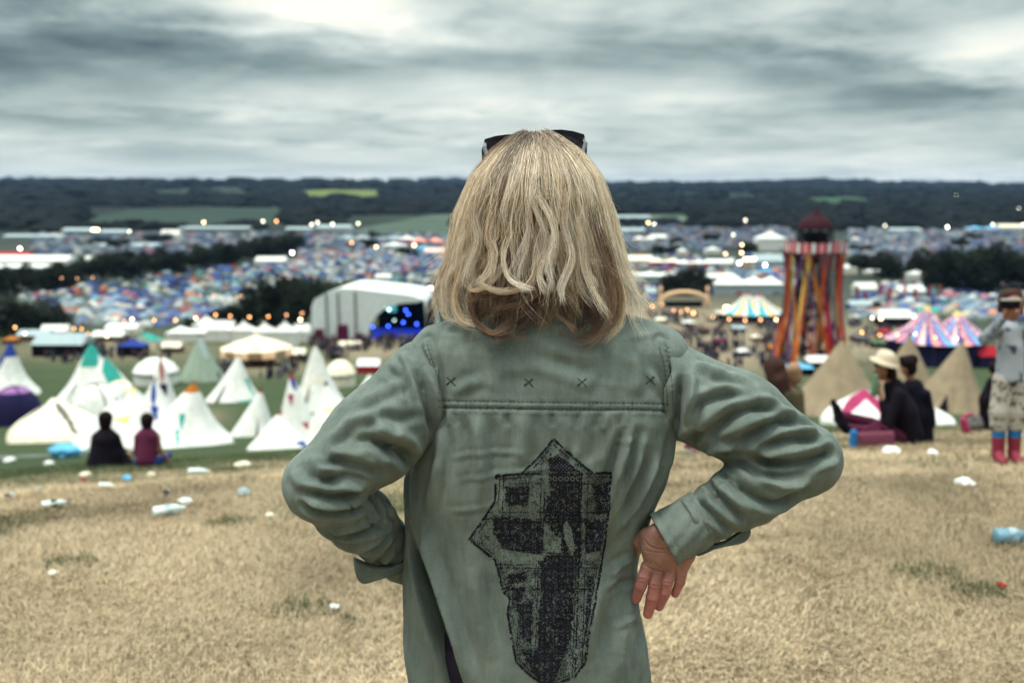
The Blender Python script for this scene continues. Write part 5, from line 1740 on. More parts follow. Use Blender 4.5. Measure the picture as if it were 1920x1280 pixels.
pavilion()
for k, a in enumerate((
    (352, 640, 84, 28, "long white marquee below the first string lamps", CANVAS, CANVAS, 2), (384, 632, 46, 42, "white pointed canopy left of the bright white lamp", CANVAS, CANVAS, 1), (412, 640, 50, 38, "flat fronted white marquee behind the bright white lamp", CANVAS, CANVAS, 0),
    (455, 644, 44, 44, "white pointed canopy above the left half of the round pavilion", CANVAS, CANVAS, 1), (494, 648, 44, 46, "white pointed canopy above the right half of the round pavilion", CANVAS, CANVAS, 1),
    (532, 650, 48, 50, "tallest white pointed canopy, nearest to the stage", CANVAS, CANVAS, 1), (566, 640, 30, 32, "small white marquee touching the trees by the stage", CANVAS, CANVAS, 0),
    (690, 700, 42, 26, "white and red kiosk behind the left shoulder", CANVAS, RED, 0), (655, 655, 40, 14, "low cream stall in front of the stage crowd", CREAM, CREAM, 0),
    (245, 668, 50, 34, "dark blue pointed gazebo left of the sage tent", BLUE, DARK, 1), (283, 652, 34, 24, "turquoise gazebo behind the dark blue one", TEAL, CREAM, 1), (270, 640, 26, 16, "small turquoise parasol tent uphill of the gazebos", TEAL, CREAM, 1),
    (143, 655, 32, 22, "yellow peaked stall behind the turquoise tipped tipi", YELLOW, CREAM, 1), (108, 668, 96, 40, "dark open stall with a pale roof at the left", PALEBLUE, DARK, 0), (60, 640, 60, 20, "pale stall roof below the left tree clump", PALEBLUE, BROWN, 0),
    (16, 646, 26, 16, "orange topped stall at the left edge", ORANGE, BROWN, 1), (200, 640, 60, 18, "white stall with warm lamps left of the gazebos", CANVAS, BROWN, 0), (100, 634, 50, 24, "bright white stall under the left trees", CANVAS, CREAM, 0),
    (320, 662, 36, 20, "beige stall between the blue gazebo and the sage tent", CREAM, BROWN, 0), (556, 676, 30, 22, "tan shelter between the pavilion and the tallest tipi", CREAM, BROWN, 0), (226, 556 + 70, 60, 18, "pale stall row below the blue tents", CANVAS, CREAM, 0),
    # middle of the valley, right
    (1405, 552, 130, 34, "widest white marquee row behind the small circus tent", CANVAS, PALEBLUE, 4), (1350, 530, 60, 16, "white marquee right of the archway trees", CANVAS, CANVAS, 0), (1224, 526, 110, 16, "white marquee row right of the hair", CANVAS, PALEBLUE, 3),
    (1190, 498, 70, 18, "cream marquee beside the hair", CREAM, PINKISH, 0), (1250, 500, 60, 16, "pink fronted marquee in the far row", CREAM, PINK, 2), (1300, 502, 60, 15, "second pink fronted marquee, right in the far row", CANVAS, PINK, 2), (1350, 500, 50, 13, "plain white marquee closing the far row", CANVAS, CANVAS, 0),
    (1448, 470, 56, 40, "large white peaked tent left of the tower platform", CANVAS, CANVAS, 1), (1442, 505, 54, 28, "pale marquee with coloured front left of the tower", PALEBLUE, PALEBLUE, 0), (1440, 516, 30, 12, "pink and blue stall below the floodlights", LTBLUE, PINK, 1),
    (1590, 514, 34, 20, "white peaked tent touching the right of the ribbons", CANVAS, CREAM, 1), (1642, 514, 34, 9, "long low white tent under the small dark trees", CANVAS, CANVAS, 0), (1722, 524, 44, 18, "white swept canopy beside the dark grove", CANVAS, CANVAS, 1),
    (1684, 520, 18, 12, "small cream tent between two white canopies", CREAM, CREAM, 1), (1624, 556, 40, 26, "white stall behind the first red flags", CANVAS, PALEBLUE, 0), (1710, 558, 50, 22, "white stall between the last red flags", CANVAS, PALEBLUE, 0), (1620, 582, 50, 18, "white roofed dark bar below the red flags", PALEBLUE, DARK, 0),
    (1680, 612, 60, 30, "white open shelter with a dark mouth left of the striped circus tent", CANVAS, DARK, 0), (1715, 606, 44, 20, "white swept awning touching the striped circus tent", CANVAS, BROWN, 1), (1742, 592, 40, 14, "turquoise awning above the striped circus tent", TEAL, CREAM, 0),
    (1503, 704, 48, 24, "blue and turquoise parasol stall beside the large tan tipi", LTBLUE, DARK, 1), (1538, 692, 46, 24, "white gazebo at the foot of the ribbon tower", CANVAS, DARK, 0), (1330, 700, 60, 20, "dark stall roof above the right shoulder", BROWN, MAROON, 0), (1246, 640, 40, 20, "dark red stall by the shoulder seam", MAROON, BROWN, 0),
    (1855, 690, 40, 40, "red topped stall right of the circus tent", RED, NAVY, 0), (1212, 556, 40, 14, "pale stall left of the archway", PALEBLUE, BROWN, 0),
    # stalls among the crowd on the right
    (1292, 612, 24, 12, "small white stall among the right hand crowd, nearest the bright orange lamp", CANVAS, BROWN, 1), (1322, 626, 20, 12, "dark brown stall in the middle of the right hand crowd", BROWN, DARK, 0), (1386, 622, 26, 11, "pale blue topped stall under the small circus tent", PALEBLUE, DARK, 0),
    (1422, 640, 22, 13, "tan peaked stall left of the foot of the ribbon tower", CREAM, BROWN, 1), (1352, 650, 26, 14, "dark red topped stall in the crowd above the sleeve", MAROON, DARK, 0), (1280, 664, 26, 14, "blue topped stall just above the right shoulder", BLUE, DARK, 1), (1396, 668, 28, 15, "white topped stall in the crowd above the elbow", CANVAS, NAVY, 1),
    (1450, 660, 20, 12, "orange topped stall at the foot of the ribbon tower", ORANGE, BROWN, 0), (1240, 606, 20, 10, "cream stall beside the orange lamps by the hair", CREAM, BROWN, 0), (1612, 640, 26, 12, "grey stall right of the ribbon tower", GREY, DARK, 0), (1650, 652, 24, 14, "green topped stall left of the striped circus tent", GREEN, DARK, 1),
    (1660, 628, 18, 10, "red and dark stall below the white open shelter", RED, DARK, 0),
    # far
    (40, 500, 170, 20, "long white marquee with a red edge at the far left", CANVAS, CANVAS, 0), (8, 490, 80, 16, "red and white far marquee on the left edge", RED, CANVAS, 0), (20, 508, 130, 12, "lower long white marquee at the far left", CANVAS, CANVAS, 0), (34, 554, 26, 22, "isolated white tent below the left tree line", CANVAS, PALEBLUE, 0),
    (170, 492, 22, 12, "small white marquee behind the tree line", CANVAS, CANVAS, 0), (318, 453, 34, 22, "bright white block tent in the far valley", CANVAS, CANVAS, 0), (145, 438, 60, 10, "pale far marquee under the warm lamp cluster", PALEBLUE, PALEBLUE, 0), (210, 441, 50, 10, "pale far marquee right of the warm lamps", PALEBLUE, PALEBLUE, 0),
    (400, 432, 130, 7, "very long pale roof in the far valley", PALEBLUE, PALEBLUE, 0), (60, 448, 110, 8, "long grey roof at the far left edge", PALEBLUE, PALEBLUE, 0), (238, 466, 110, 9, "grey long roof in front of the white block tent", PALEBLUE, PALEBLUE, 0),
    (625, 432, 66, 10, "pale far marquee below three lamps", PALEBLUE, CANVAS, 0), (560, 434, 50, 8, "far pale marquee left of the three lamps", PALEBLUE, PALEBLUE, 0), (506, 498, 56, 16, "bright white marquee in the tent field", CANVAS, CANVAS, 0), (718, 526, 30, 12, "small white marquee above the stage roof", CANVAS, CANVAS, 0),
    (738, 468, 46, 14, "white peaked tent left of the pink marquees", CANVAS, CANVAS, 1), (762, 460, 36, 20, "white and pink far marquee", CANVAS, PINK, 1), (800, 464, 60, 20, "salmon pink far marquee beside the hair", SALMON, SALMON, 2), (792, 474, 26, 14, "light blue tent before the salmon marquee", LTBLUE, LTBLUE, 1), (824, 480, 56, 14, "pale pink marquee end touching the hair", PINKISH, CANVAS, 0),
    (690, 454, 120, 12, "long mauve tent mass in the far field", LILAC if False else PALEBLUE, PALEBLUE, 4),
    (1640, 412, 80, 8, "pale strip of far marquees right of the tower cap", PALEBLUE, PALEBLUE, 0), (1730, 412, 130, 7, "long far roof running to the right", PALEBLUE, PALEBLUE, 0), (1850, 434, 60, 10, "blue and white far marquee near the right edge", LTBLUE, CANVAS, 2), (1900, 432, 50, 11, "cream far marquee at the right edge", CREAM, CREAM, 0), (1825, 428, 24, 12, "small pale far tent by the bright lamp", PALEBLUE, PALEBLUE, 1),
    (1760, 416, 30, 8, "small red far marquee", RED, RED, 0), (1700, 436, 60, 8, "grey far roof in the valley on the right", PALEBLUE, PALEBLUE, 0), (1606, 454, 20, 10, "small pale tent right of the tower platform", CANVAS, PALEBLUE, 1), (1210, 456, 40, 14, "white far tents right of the hair", CANVAS, CANVAS, 2), (1235, 452, 30, 12, "small far white marquee by the pair of lamps", CANVAS, PALEBLUE, 0),
    (1338, 476, 30, 14, "white tent among the dark trees in the valley", CANVAS, CANVAS, 1), (1280, 478, 20, 14, "small white tent left among the dark valley trees", CANVAS, CANVAS, 1), (1180, 438, 60, 10, "far dark grey roof beside the hair", PALEBLUE, GREY, 0), (1170, 412, 100, 8, "long pale roof at the foot of the far wood", PALEBLUE, PALEBLUE, 0),
)):
    marquee(*a[:5], roof=a[5], wall=a[6], peaks=a[7])


# ---- archway
def archway():
    x, y, z = at(1282, 576); s = scale_at((x, y, z)); w = 44 * s; h = 34 * s
    t = empty("archway", (x, y, z), "cream lit archway in front of the dark trees", "archway")
    mt = cm("glowing_peach_wood", (.72, .48, .30), emit=(1, .6, .3), es=.06)  # faint emission in the wood makes the arch look lit
    P = [(w * math.cos(a), 0, h * .30 + h * .55 * math.sin(a)) for a in np.linspace(0, math.pi, 19)]
    m = MB(); m.tube([(w, 0, 0)] + P + [(-w, 0, 0)], 2.2 * s * 1.6, 8); m.build("arch", mt, t, True)
    for sg in (-1, 1):
        MB().box((sg * w * 1.0, 0, h * .5), (5 * s, 5 * s, h), taper=.7).build("tower", mt, t); MB().lathe([(4 * s, 0), (.05, 8 * s)], 10, (sg * w, 0, h)).build("spire", mt, t)
    MB().box((0, .5, h * .18), (w * 1.6, 1, h * .3)).build("gate_panel", DARK, t)


archway()


# ---- stage
def stage():
    Ys = at(690, 634)[1]
    x0, y0, z0 = ground_Y(690, Ys); s = scale_at((x0, y0, z0))
    t = empty("stage", (x0, y0, z0), "large white roofed stage with a dark open mouth and blue lights", "stage")
    W = lambda px, py, dy=0.0: np.array([(px - 690) * s, dy, (634 - py) * s])
    prof = [(586, 634), (586, 575), (592, 560), (612, 549), (640, 540), (672, 541), (705, 545), (740, 549), (772, 553), (796, 562), (800, 634)]
    m = MB(); n = len(prof); V = [W(*p) for p in prof] + [W(p[0] + 8, p[1] + 4, 28) for p in prof]
    m.add(V, [(k, k + 1, n + k + 1, n + k) for k in range(n - 1)]); m.build("roof", cm("stage_roof_canvas", (.62, .66, .65), var=.12), t, True)
    left = [(586, 634), (586, 575), (592, 560), (612, 549), (640, 540), (672, 541), (705, 545), (740, 549), (772, 553), (796, 562), (784, 566), (752, 568), (724, 577), (706, 592), (694, 612), (690, 634)]
    m = MB(); n = len(left); V = [W(*p, -.3) for p in left] + [W(*p, .3) for p in left]
    m.add(V, [tuple(range(n))[::-1], tuple(range(n, 2 * n))] + [(k, (k + 1) % n, n + (k + 1) % n, n + k) for k in range(n)]); m.build("front_canvas", cm("stage_canvas", (.62, .68, .68), var=.12), t)
    MB().box(W(745, 598, 20), (112 * s, .5, 76 * s)).build("back_cloth", DARK, t)
    MB().box(W(804, 600, 14), (3 * s, 28, 70 * s)).build("side_cloth", DARK, t)
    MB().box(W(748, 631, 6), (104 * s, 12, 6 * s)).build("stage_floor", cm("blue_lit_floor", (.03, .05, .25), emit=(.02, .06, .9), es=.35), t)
    MB().box(W(722, 588, 16), (16 * s, .6, 22 * s)).build("video_screen", cm("screen_glow", (.05, .2, .25), emit=(.1, .6, .7), es=.5), t)
    for px in (636, 668, 614): MB().box(W(px, 590, -.5), (.35, .3, 86 * s)).build("truss_leg", GREY, t)
    for px, py, w_, h_ in ((604, 624, 16, 22), (648, 620, 20, 30), (676, 628, 12, 14)): MB().box(W(px, py, -4), (w_ * s, 3, h_ * s), taper=.85).build("speaker_stack", MAROON, t)
    gl = {c: cm("stage_light_" + c, (.1, .1, .1), var=0, emit=e, es=k) for c, e, k in (("blue", (.03, .09, 1.0), 12), ("white", (.6, .9, 1.0), 9), ("pale", (.4, .6, .5), 5), ("pink", (1, .45, .35), 3))}
    for px, py, c in ((705, 585, "blue"), (716, 583, "white"), (723, 587, "white"), (755, 588, "blue"), (760, 596, "blue"), (733, 608, "pale"), (750, 612, "blue"), (776, 615, "blue"), (721, 619, "blue"), (691, 621, "blue"), (740, 565, "pink"), (757, 562, "pink"), (772, 567, "pink"), (787, 566, "pink")):
        m = MB(); m.lathe([(.02, -.28), (.24, -.14), (.28, 0), (.24, .14), (.02, .28)], 10, W(px, py, 8)); m.build("spotlight", gl[c], t, True)


stage()


# ---- ribbon tower
def ribbon_tower():
    x, y, z = at(1532, 686); s = scale_at((x, y, z)); y += 5; s = scale_at((x, y, z))
    t = empty("ribbon_tower", (x, y, float(gz(x, y))), "tall lookout tower hung with orange, red and pink ribbons", "tower")
    H = lambda py: (686 - py) * s
    deck = H(474); rt = 54 * s
    m = MB()
    for k in range(8):
        a = k * math.pi / 4; m.tube([(rt * .62 * math.cos(a), rt * .62 * math.sin(a), -.5), (rt * .52 * math.cos(a), rt * .52 * math.sin(a), deck)], .22, 6)
    m.build("frame_legs", STEEL, t)
    for i in range(5):
        m = MB(); hh = deck * (i + .5) / 5
        m.lathe([(rt * .55, hh), (rt * .55, hh + .5), (rt * .50, hh + .5), (rt * .50, hh)], 16); m.build("ring_brace", MAROON, t)
    m = MB()
    for i in range(60):
        a = i * .42; hh = deck * i / 60; r_ = rt * .50
        m.box((r_ * .8 * math.cos(a), r_ * .8 * math.sin(a), hh), (rt * .4, 1.0, .15), rz=a)
    m.build("spiral_stair", DARK, t)
    MB().lathe([(rt * .96, deck - .6), (rt * 1.0, deck), (rt * .96, deck + .3), (.1, deck + .3)], 40).build("deck", MAROON, t)
    m = MB(); m.lathe([(rt * 1.0, deck - .2), (rt * 1.0, deck + 1.7)], 48, fm=lambda i, k: (0, 1, 0, 2)[k % 4]); m.build("railing_bunting", [PINK, CANVAS, SALMON], t)
    for k in range(10):
        a = k * math.pi / 5 + .3; MB().tube([(rt * .6 * math.cos(a), rt * .6 * math.sin(a), deck), (rt * .55 * math.cos(a), rt * .55 * math.sin(a), H(432))], .2, 6).build("roof_post", DARK, t)
    MB().lathe([(rt * .42, deck), (rt * .40, H(440))], 16).build("lookout_room", DARK, t)
    m = MB(); m.lathe([(rt * .60, H(434)), (rt * .58, H(428)), (rt * .50, H(420)), (rt * .34, H(413)), (rt * .14, H(408)), (rt * .12, H(402)), (rt * .04, H(399)), (.02, H(392))], 28); m.build("cap_roof", cm("dark_red_roof", (.05, .015, .022)), t, True)
    DEEP = cm("burnt_orange_ribbon", (.58, .12, .03))
    pal = [ORANGE, RED, DEEP, DEEP, RED, YELLOW, cm("magenta_ribbon", (.45, .03, .22)), cm("grey_ribbon", (.22, .20, .25)), cm("deep_orange_ribbon", (.75, .14, .03)), cm("purple_ribbon", (.20, .05, .20))]
    R = random.Random(4)
    for i in range(60):
        a = 2 * math.pi * i / 60 + R.uniform(-.04, .04)
        sw = R.uniform(-.30, .30); w_ = R.uniform(.35, .85); V = []
        K = 18
        for j in range(K + 1):
            u = j / K; hh = deck * (1 - u) + .1
            rad = rt * (.98 - .10 * math.sin(math.pi * min(u * 1.25, 1)) + .30 * u ** 2.2); aa = a + sw * math.sin(u * math.pi * 1.3 + i) * .9
            c = np.array([rad * math.cos(aa), rad * math.sin(aa), hh]); tv = np.array([-math.sin(aa + 1.0 * math.sin(3 * u + i)), math.cos(aa + 1.0 * math.sin(3 * u + i)), 0]) * w_ / 2
            nrm = np.array([math.cos(aa), math.sin(aa), 0]) * .03
            V += [c - tv, c + tv, c + tv - nrm, c - tv - nrm]
        m = MB(); m.add(V, [(j * 4 + k, j * 4 + (k + 1) % 4, j * 4 + 4 + (k + 1) % 4, j * 4 + 4 + k) for j in range(K) for k in range(4)])
        m.build("ribbon", R.choice(pal), t)


ribbon_tower()


def flag(px, by, hpx, col, label):
    x, y, z = at(px, by); s = scale_at((x, y, z)); h = hpx * s
    t = empty("feather_flag", (x, y, z), label, "flag", "tall red feather flags behind the tower")
    MB().tube([(0, 0, 0), (0, 0, h * 1.05)], .12, 6).build("pole", STEEL, t)
    w = 6 * s; V = [(0.1, 0, h * .12), (w * .8, .3, h * .12), (w * 1.1, .5, h * .35), (w * 1.0, .1, h * .6), (w * 1.1, -.2, h * .85), (w * .6, 0, h), (.1, 0, h * 1.03)]
    n = len(V); m = MB(); m.add([np.array(v) - [0, .04, 0] for v in V] + [np.array(v) + [0, .04, 0] for v in V], [tuple(range(n)), tuple(range(2 * n - 1, n - 1, -1))] + [(k + n, (k + 1) % n + n, (k + 1) % n, k) for k in range(n)])
    m.build("banner", col, t)


for i, (px, by, h, c, l) in enumerate(((1603, 562, 26, RED, "red feather flag nearest the ribbon tower"), (1619, 566, 18, RED, "short red feather flag, second from the ribbon tower"), (1647, 562, 30, RED, "tall red feather flag left of the small dark tree"),
                                      (1665, 568, 28, RED, "red feather flag just above the white open shelter"), (1693, 562, 30, SALMON, "pale salmon feather flag in the middle of the row"), (1712, 566, 26, RED, "red feather flag before the white stall"),
                                      (1739, 564, 30, RED, "tall red feather flag right of the white stall"), (1757, 564, 30, ORANGE, "orange feather flag at the grove end of the row"))):
    flag(px, by, h, c, l)

# ---- lamps
GLOW = {k: cm("lamp_" + k, (.3, .3, .3), var=0, emit=e, es=p) for k, e, p in (
    ("white", (1.0, .98, .90), 13), ("pale", (.95, .92, .70), 7), ("warm", (1.0, .72, .38), 11), ("orange", (1.0, .42, .14), 8), ("dim", (1.0, .45, .22), 4), ("cool", (.7, .9, 1.0), 12))}
LAMP = 0


def lamp(px, py, hue, label, group, size=1.0, wide=1, hgt=9.0):
    by = py + 8
    for _ in range(5):
        p = at(px, by); s = scale_at(p); by = py + hgt / s
    x, y, z = p
    t = empty("lamp_post", (x, y, z), label, "lamp", group)
    r = 1.9 * s * size
    MB().tube([(0, 0, -.3), (0, 0, hgt - r)], min(.12, .25 * s), 6).build("pole", STEEL, t)
    for k in range(wide):
        m = MB(); m.lathe([(.01, -r), (r * .7, -r * .7), (r, 0), (r * .7, r * .7), (.01, r)], 10, ((k - (wide - 1) / 2) * 4.5 * s, 0, hgt)); m.build("bulb", GLOW[hue], t, True)


for i, (px, py, hue, sz) in enumerate(((292, 600, "orange", 1), (332, 600, "orange", 1), (370, 596, "warm", 1), (407, 590, "orange", 1), (434, 592, "orange", .9), (470, 594, "orange", 1), (505, 593, "orange", .9), (539, 590, "dim", 1), (568, 587, "dim", 1),
                                      (33, 613, "orange", 1), (403, 553, "dim", .8), (451, 555, "orange", .8), (377, 554, "dim", .8), (236, 601, "dim", 1), (251, 598, "warm", 1.1), (1262, 582, "dim", 1), (1276, 584, "dim", 1), (1287, 580, "orange", .8), (1335, 594, "dim", 1),
                                      (1365, 598, "orange", 1), (1395, 600, "orange", 1), (1424, 599, "orange", 1), (1453, 599, "warm", 1), (1612, 624, "orange", 1), (1645, 629, "orange", 1), (1678, 628, "orange", 1), (1712, 627, "orange", 1), (1748, 634, "orange", 1), (1787, 637, "warm", 1),
                                      (1240, 570, "dim", .8), (1222, 574, "orange", .9), (118, 521, "dim", .7), (147, 522, "dim", .7), (176, 520, "dim", .7), (143, 615, "orange", .8), (157, 616, "orange", .8), (170, 626, "dim", .9), (205, 631, "warm", .9), (191, 622, "dim", .8), (52, 625, "warm", .9))):
    lamp(px, py, hue, "orange glowing round lamp on a thin post among the stalls", "orange lamps strung between the stalls", sz, hgt=7)
for a in ((435, 617, "white", "bright white lamp in front of the white marquees", 1.4, 1), (566, 600, "warm", "bright warm lamp at the corner beside the stage trees", 1.3, 1), (676, 547, "warm", "large warm floodlight on a mast at the stage roof", 1.6, 2), (808, 541, "warm", "large yellow floodlight beside the hair", 1.7, 2),
          (180, 431, "warm", "cluster of warm lamps in the far valley", 1.2, 3), (244, 434, "pale", "pale lamp right of the warm cluster in the far valley", 1, 1), (383, 417, "warm", "single warm lamp above the far long roof", 1, 1), (472, 452, "orange", "orange lamp in front of the far valley trees", 1.1, 1),
          (40, 466, "white", "white lamp above the long marquee at the far left", 1.1, 1), (519, 415, "orange", "orange lamp on the far field edge", 1.1, 1), (549, 474, "white", "white lamp above the bright marquee of the tent field", 1.3, 1),
          (660, 455, "orange", "peach lamp before the mauve tents", 1, 1), (706, 463, "warm", "warm lamp right of the peach one", 1, 1), (777, 460, "warm", "warm lamp at the pink far marquees", 1.2, 1), (1397, 413, "pale", "highest pale lamp over the far grey tents", 1, 1),
          (1374, 440, "pale", "greenish pale lamp in the far grey tents", .9, 1), (1390, 459, "warm", "upper warm lamp of the floodlit spot", 1, 1), (1359, 476, "warm", "warm lamp left of the floodlit spot", 1, 1), (1389, 474, "warm", "lower warm lamp of the floodlit spot", 1.1, 1), (1385, 493, "cool", "cold white floodlight over the far white row", 1.7, 1),
          (1404, 486, "warm", "wide bank of warm floodlights left of the tower", 1.3, 5), (1433, 497, "cool", "second cold white floodlight, nearer to the tower", 1.5, 1), (1360, 576, "warm", "double warm lamp over the small circus tent", 1.3, 2), (1298, 587, "orange", "bright orange lamp in the crowd by the archway", 1.3, 1),
          (1631, 596, "pale", "pale lamp left of the white open shelter", 1.1, 1), (1647, 597, "warm", "warm lamp at the white open shelter", 1.4, 1), (1709, 594, "pale", "pale lamp over the turquoise awning", 1, 1), (1658, 423, "pale", "pale lamp before the far strip on the right", .8, 1), (1775, 426, "white", "white lamp in the far valley on the right", 1, 1),
          (1860, 421, "pale", "pale lamp by the blue and white far marquee", .9, 1), (1909, 392, "pale", "pale lamp on the hillside at the right edge", .9, 1), (1792, 367, "pale", "small lamp high on the wooded hillside", .8, 1), (1917, 421, "pale", "pale lamp by the cream far marquee", .9, 1), (1732, 493, "white", "white lamp beside the dark grove", 1.2, 1)):
    lamp(a[0], a[1], a[2], a[3], None, a[4], a[5])
for px, py in ((585, 421), (596, 417), (624, 420), (672, 419), (494, 415)):
    lamp(px, py, "pale", "pale round lamp of the row above the far marquees", "pale lamps above the far marquees")
for px, py, h in ((1215, 418, "warm"), (1226, 420, "pale")):
    lamp(px, py, h, "%s lamp of the pair right of the hair" % ("warm" if h == "warm" else "paler"), None)


# ================================================================== camp site
def small_dome(seed):
    r = random.Random(seed); m = MB(); n, k = 14, 5; V = []
    for j in range(k + 1):
        u = j / k * math.pi / 2
        for i in range(n):
            a = 2 * math.pi * i / n; q = 1 + .12 * math.cos(2 * a) * r.uniform(.9, 1.1) + .08 * abs(math.sin(2 * a))
            V.append((q * math.cos(u) * math.cos(a), q * .75 * math.cos(u) * math.sin(a), .78 * math.sin(u) * r.uniform(.96, 1.04) - (.05 if j == 0 else 0)))
    Fs = [(j * n + i, j * n + (i + 1) % n, (j + 1) * n + (i + 1) % n, (j + 1) * n + i) for j in range(k) for i in range(n)]
    m.add(V, Fs, 0)
    m.m = [1 if (i % n) in (10, 11) and i // n < 3 else 0 for i in range(len(Fs))]
    me = bpy.data.meshes.new("dome_tent"); me.from_pydata(m.v, [], m.f)
    me.materials.append(TENTC); me.materials.append(GREY); me.polygons.foreach_set('material_index', m.m); me.polygons.foreach_set('use_smooth', [True] * len(m.f)); return me


TENTC = material("tent_nylon", objcol=True, rough=.6, var=.12, scale=2)
DOMES = [small_dome(i) for i in range(4)]
PAL = (("blue", (.05, .12, .42), .20), ("dark blue", (.025, .045, .22), .14), ("pale blue", (.28, .42, .55), .17), ("white", (.70, .72, .68), .16), ("grey green", (.20, .28, .26), .12), ("red", (.50, .05, .08), .05),
       ("pink", (.65, .22, .28), .04), ("orange", (.75, .25, .08), .03), ("turquoise", (.12, .42, .45), .05), ("cream", (.62, .54, .40), .04))


def poly_in(px, py, poly):
    ins = False
    for a in range(len(poly)):
        (x1, y1), (x2, y2) = poly[a], poly[(a + 1) % len(poly)]
        if (y1 > py) != (y2 > py) and px < (x2 - x1) * (py - y1) / (y2 - y1 + 1e-9) + x1: ins = not ins
    return ins


FIELDS = [([(30, 560), (140, 535), (280, 515), (420, 500), (560, 492), (700, 480), (850, 486), (850, 545), (760, 540), (700, 530), (600, 540), (560, 530), (480, 545), (400, 600), (300, 612), (150, 612), (110, 590)], 150, 1.0, "crowded tent field on the left"),
          ([(1600, 560), (1700, 548), (1920, 545), (1920, 600), (1840, 600), (1760, 585), (1700, 592), (1600, 596)], 95, 1.0, "tent field below the dark grove"),
          ([(1110, 530), (1230, 536), (1220, 560), (1150, 575)], 15, .8, "tents beside the hair")]
RTENT = random.Random(12)
count = 0
tent_spots = []
for poly, n, sc, where in FIELDS:
    cand = []
    x0, x1 = min(p[0] for p in poly), max(p[0] for p in poly); y0, y1 = min(p[1] for p in poly), max(p[1] for p in poly)
    while len(cand) < 1500:
        px, py = RTENT.uniform(x0, x1), RTENT.uniform(y0, y1)
        if poly_in(px, py, poly): cand.append((px, py))
    cand.sort(key=lambda p: -p[1])
    chosen = []
    for p in cand:
        if all(abs(p[0] - q[0]) > 11 or abs(p[1] - q[1]) > 4.2 for q in chosen): chosen.append(p)
    for i, p in enumerate(chosen): tent_spots.append((p, where, i < n))
stuffV, stuffF, stuffC, stuffP = [], [], [], []
lowV = []
for j in range(4):
    u = j / 3 * math.pi / 2
    for i in range(8):
        a = 2 * math.pi * i / 8; lowV.append((math.cos(u) * math.cos(a), .8 * math.cos(u) * math.sin(a), .8 * math.sin(u) - .03))
lowV = np.array(lowV); lowF = np.array([(j * 8 + i, j * 8 + (i + 1) % 8, (j + 1) * 8 + (i + 1) % 8, (j + 1) * 8 + i) for j in range(3) for i in range(8)])


def pick_colour(grey=0.0):
    u = RTENT.random(); acc = 0
    for nme, c, w in PAL:
        acc += w
        if u < acc: break
    c = np.array(c) * RTENT.uniform(.6, 1.25); c = (c * .78 + c.mean() * .22) * .60
    return nme, c * (1 - grey) + np.array([.05, .06, .08]) * grey * RTENT.uniform(.4, 1.9)


def add_stuff(px, py, size, grey=0.0):
    nme, c = pick_colour(grey); a = RTENT.uniform(0, 3.1)
    v = lowV * size; v = np.stack([v[:, 0] * math.cos(a) - v[:, 1] * math.sin(a), v[:, 0] * math.sin(a) + v[:, 1] * math.cos(a), v[:, 2]], 1); stuffP.append((px, py))
    stuffF.append(lowF + len(stuffV) * len(lowV)); stuffV.append(v); stuffC.append(np.tile(c, (len(lowV), 1)))


first = True
for (px, py), where, own in tent_spots:
    if own:
        x, y, z = at(px, py); nme, c = pick_colour()
        o = bpy.data.objects.new("dome_tent", RTENT.choice(DOMES)); link(o)
        o.location = (x, y, z); k = RTENT.uniform(1.5, 2.7) * (1.35 if RTENT.random() < .08 else 1); o.scale = (k * 1.15, k * 1.1, k * RTENT.uniform(.75, 1.1)); o.rotation_euler = (0, 0, RTENT.uniform(0, 6.28))
        o.color = (*np.clip(c, 0, 1), 1); o['label'] = "small %s dome tent pitched in the %s" % (nme, where); o['category'] = "tent"; o['group'] = "%s dome tents in the %s" % (nme, where)
    else: add_stuff(px, py, RTENT.uniform(1.4, 2.6))
for poly, n, grey, sz in (([(430, 520), (560, 488), (700, 470), (850, 480), (850, 500), (600, 535)], 500, .2, (1.8, 3.2)), ([(560, 470), (850, 462), (850, 490), (560, 500)], 260, .35, (2.2, 3.6)), ([(350, 440), (850, 440), (850, 468), (350, 462)], 520, .6, (2.6, 4.5)),
                          ([(60, 440), (350, 438), (420, 475), (60, 480)], 380, .65, (2.4, 4.2)), ([(1120, 425), (1490, 420), (1490, 470), (1120, 470)], 900, .75, (2.6, 4.4)), ([(1590, 430), (1920, 425), (1920, 470), (1590, 480)], 750, .65, (2.4, 4.4)),
                          ([(1610, 470), (1740, 470), (1740, 505), (1610, 500)], 160, .8, (2.0, 3.4)), ([(1600, 535), (1920, 532), (1920, 552), (1600, 552)], 260, .1, (1.5, 2.8)), ([(1330, 512), (1485, 508), (1485, 552), (1330, 552)], 150, .1, (1.8, 3.4)),
                          ([(1120, 480), (1480, 480), (1480, 520), (1120, 525)], 160, .3, (1.8, 3.4)), ([(40, 555), (140, 540), (130, 610), (60, 600)], 40, 0, (1.4, 2.4))):
    x0, x1 = min(p[0] for p in poly), max(p[0] for p in poly); y0, y1 = min(p[1] for p in poly), max(p[1] for p in poly); k = 0
    while k < n:
        px, py = RTENT.uniform(x0, x1), RTENT.uniform(y0, y1)
        if poly_in(px, py, poly): add_stuff(px, py, RTENT.uniform(*sz), grey); k += 1
sp = np.array(stuffP); sy = np.array([float(np.interp(-p[1], -_column(p[0])[1], _column(p[0])[0])) for p in stuffP]); sz_ = np.zeros(len(sp))
for _ in range(5):
    dep_ = sy * math.cos(PITCH) + (EYE - sz_) * math.sin(PITCH); sx = (sp[:, 0] - 960) / FPX * dep_; sz_ = gz(sx, sy)
stuffV = [v + [sx[i], sy[i], sz_[i]] for i, v in enumerate(stuffV)]
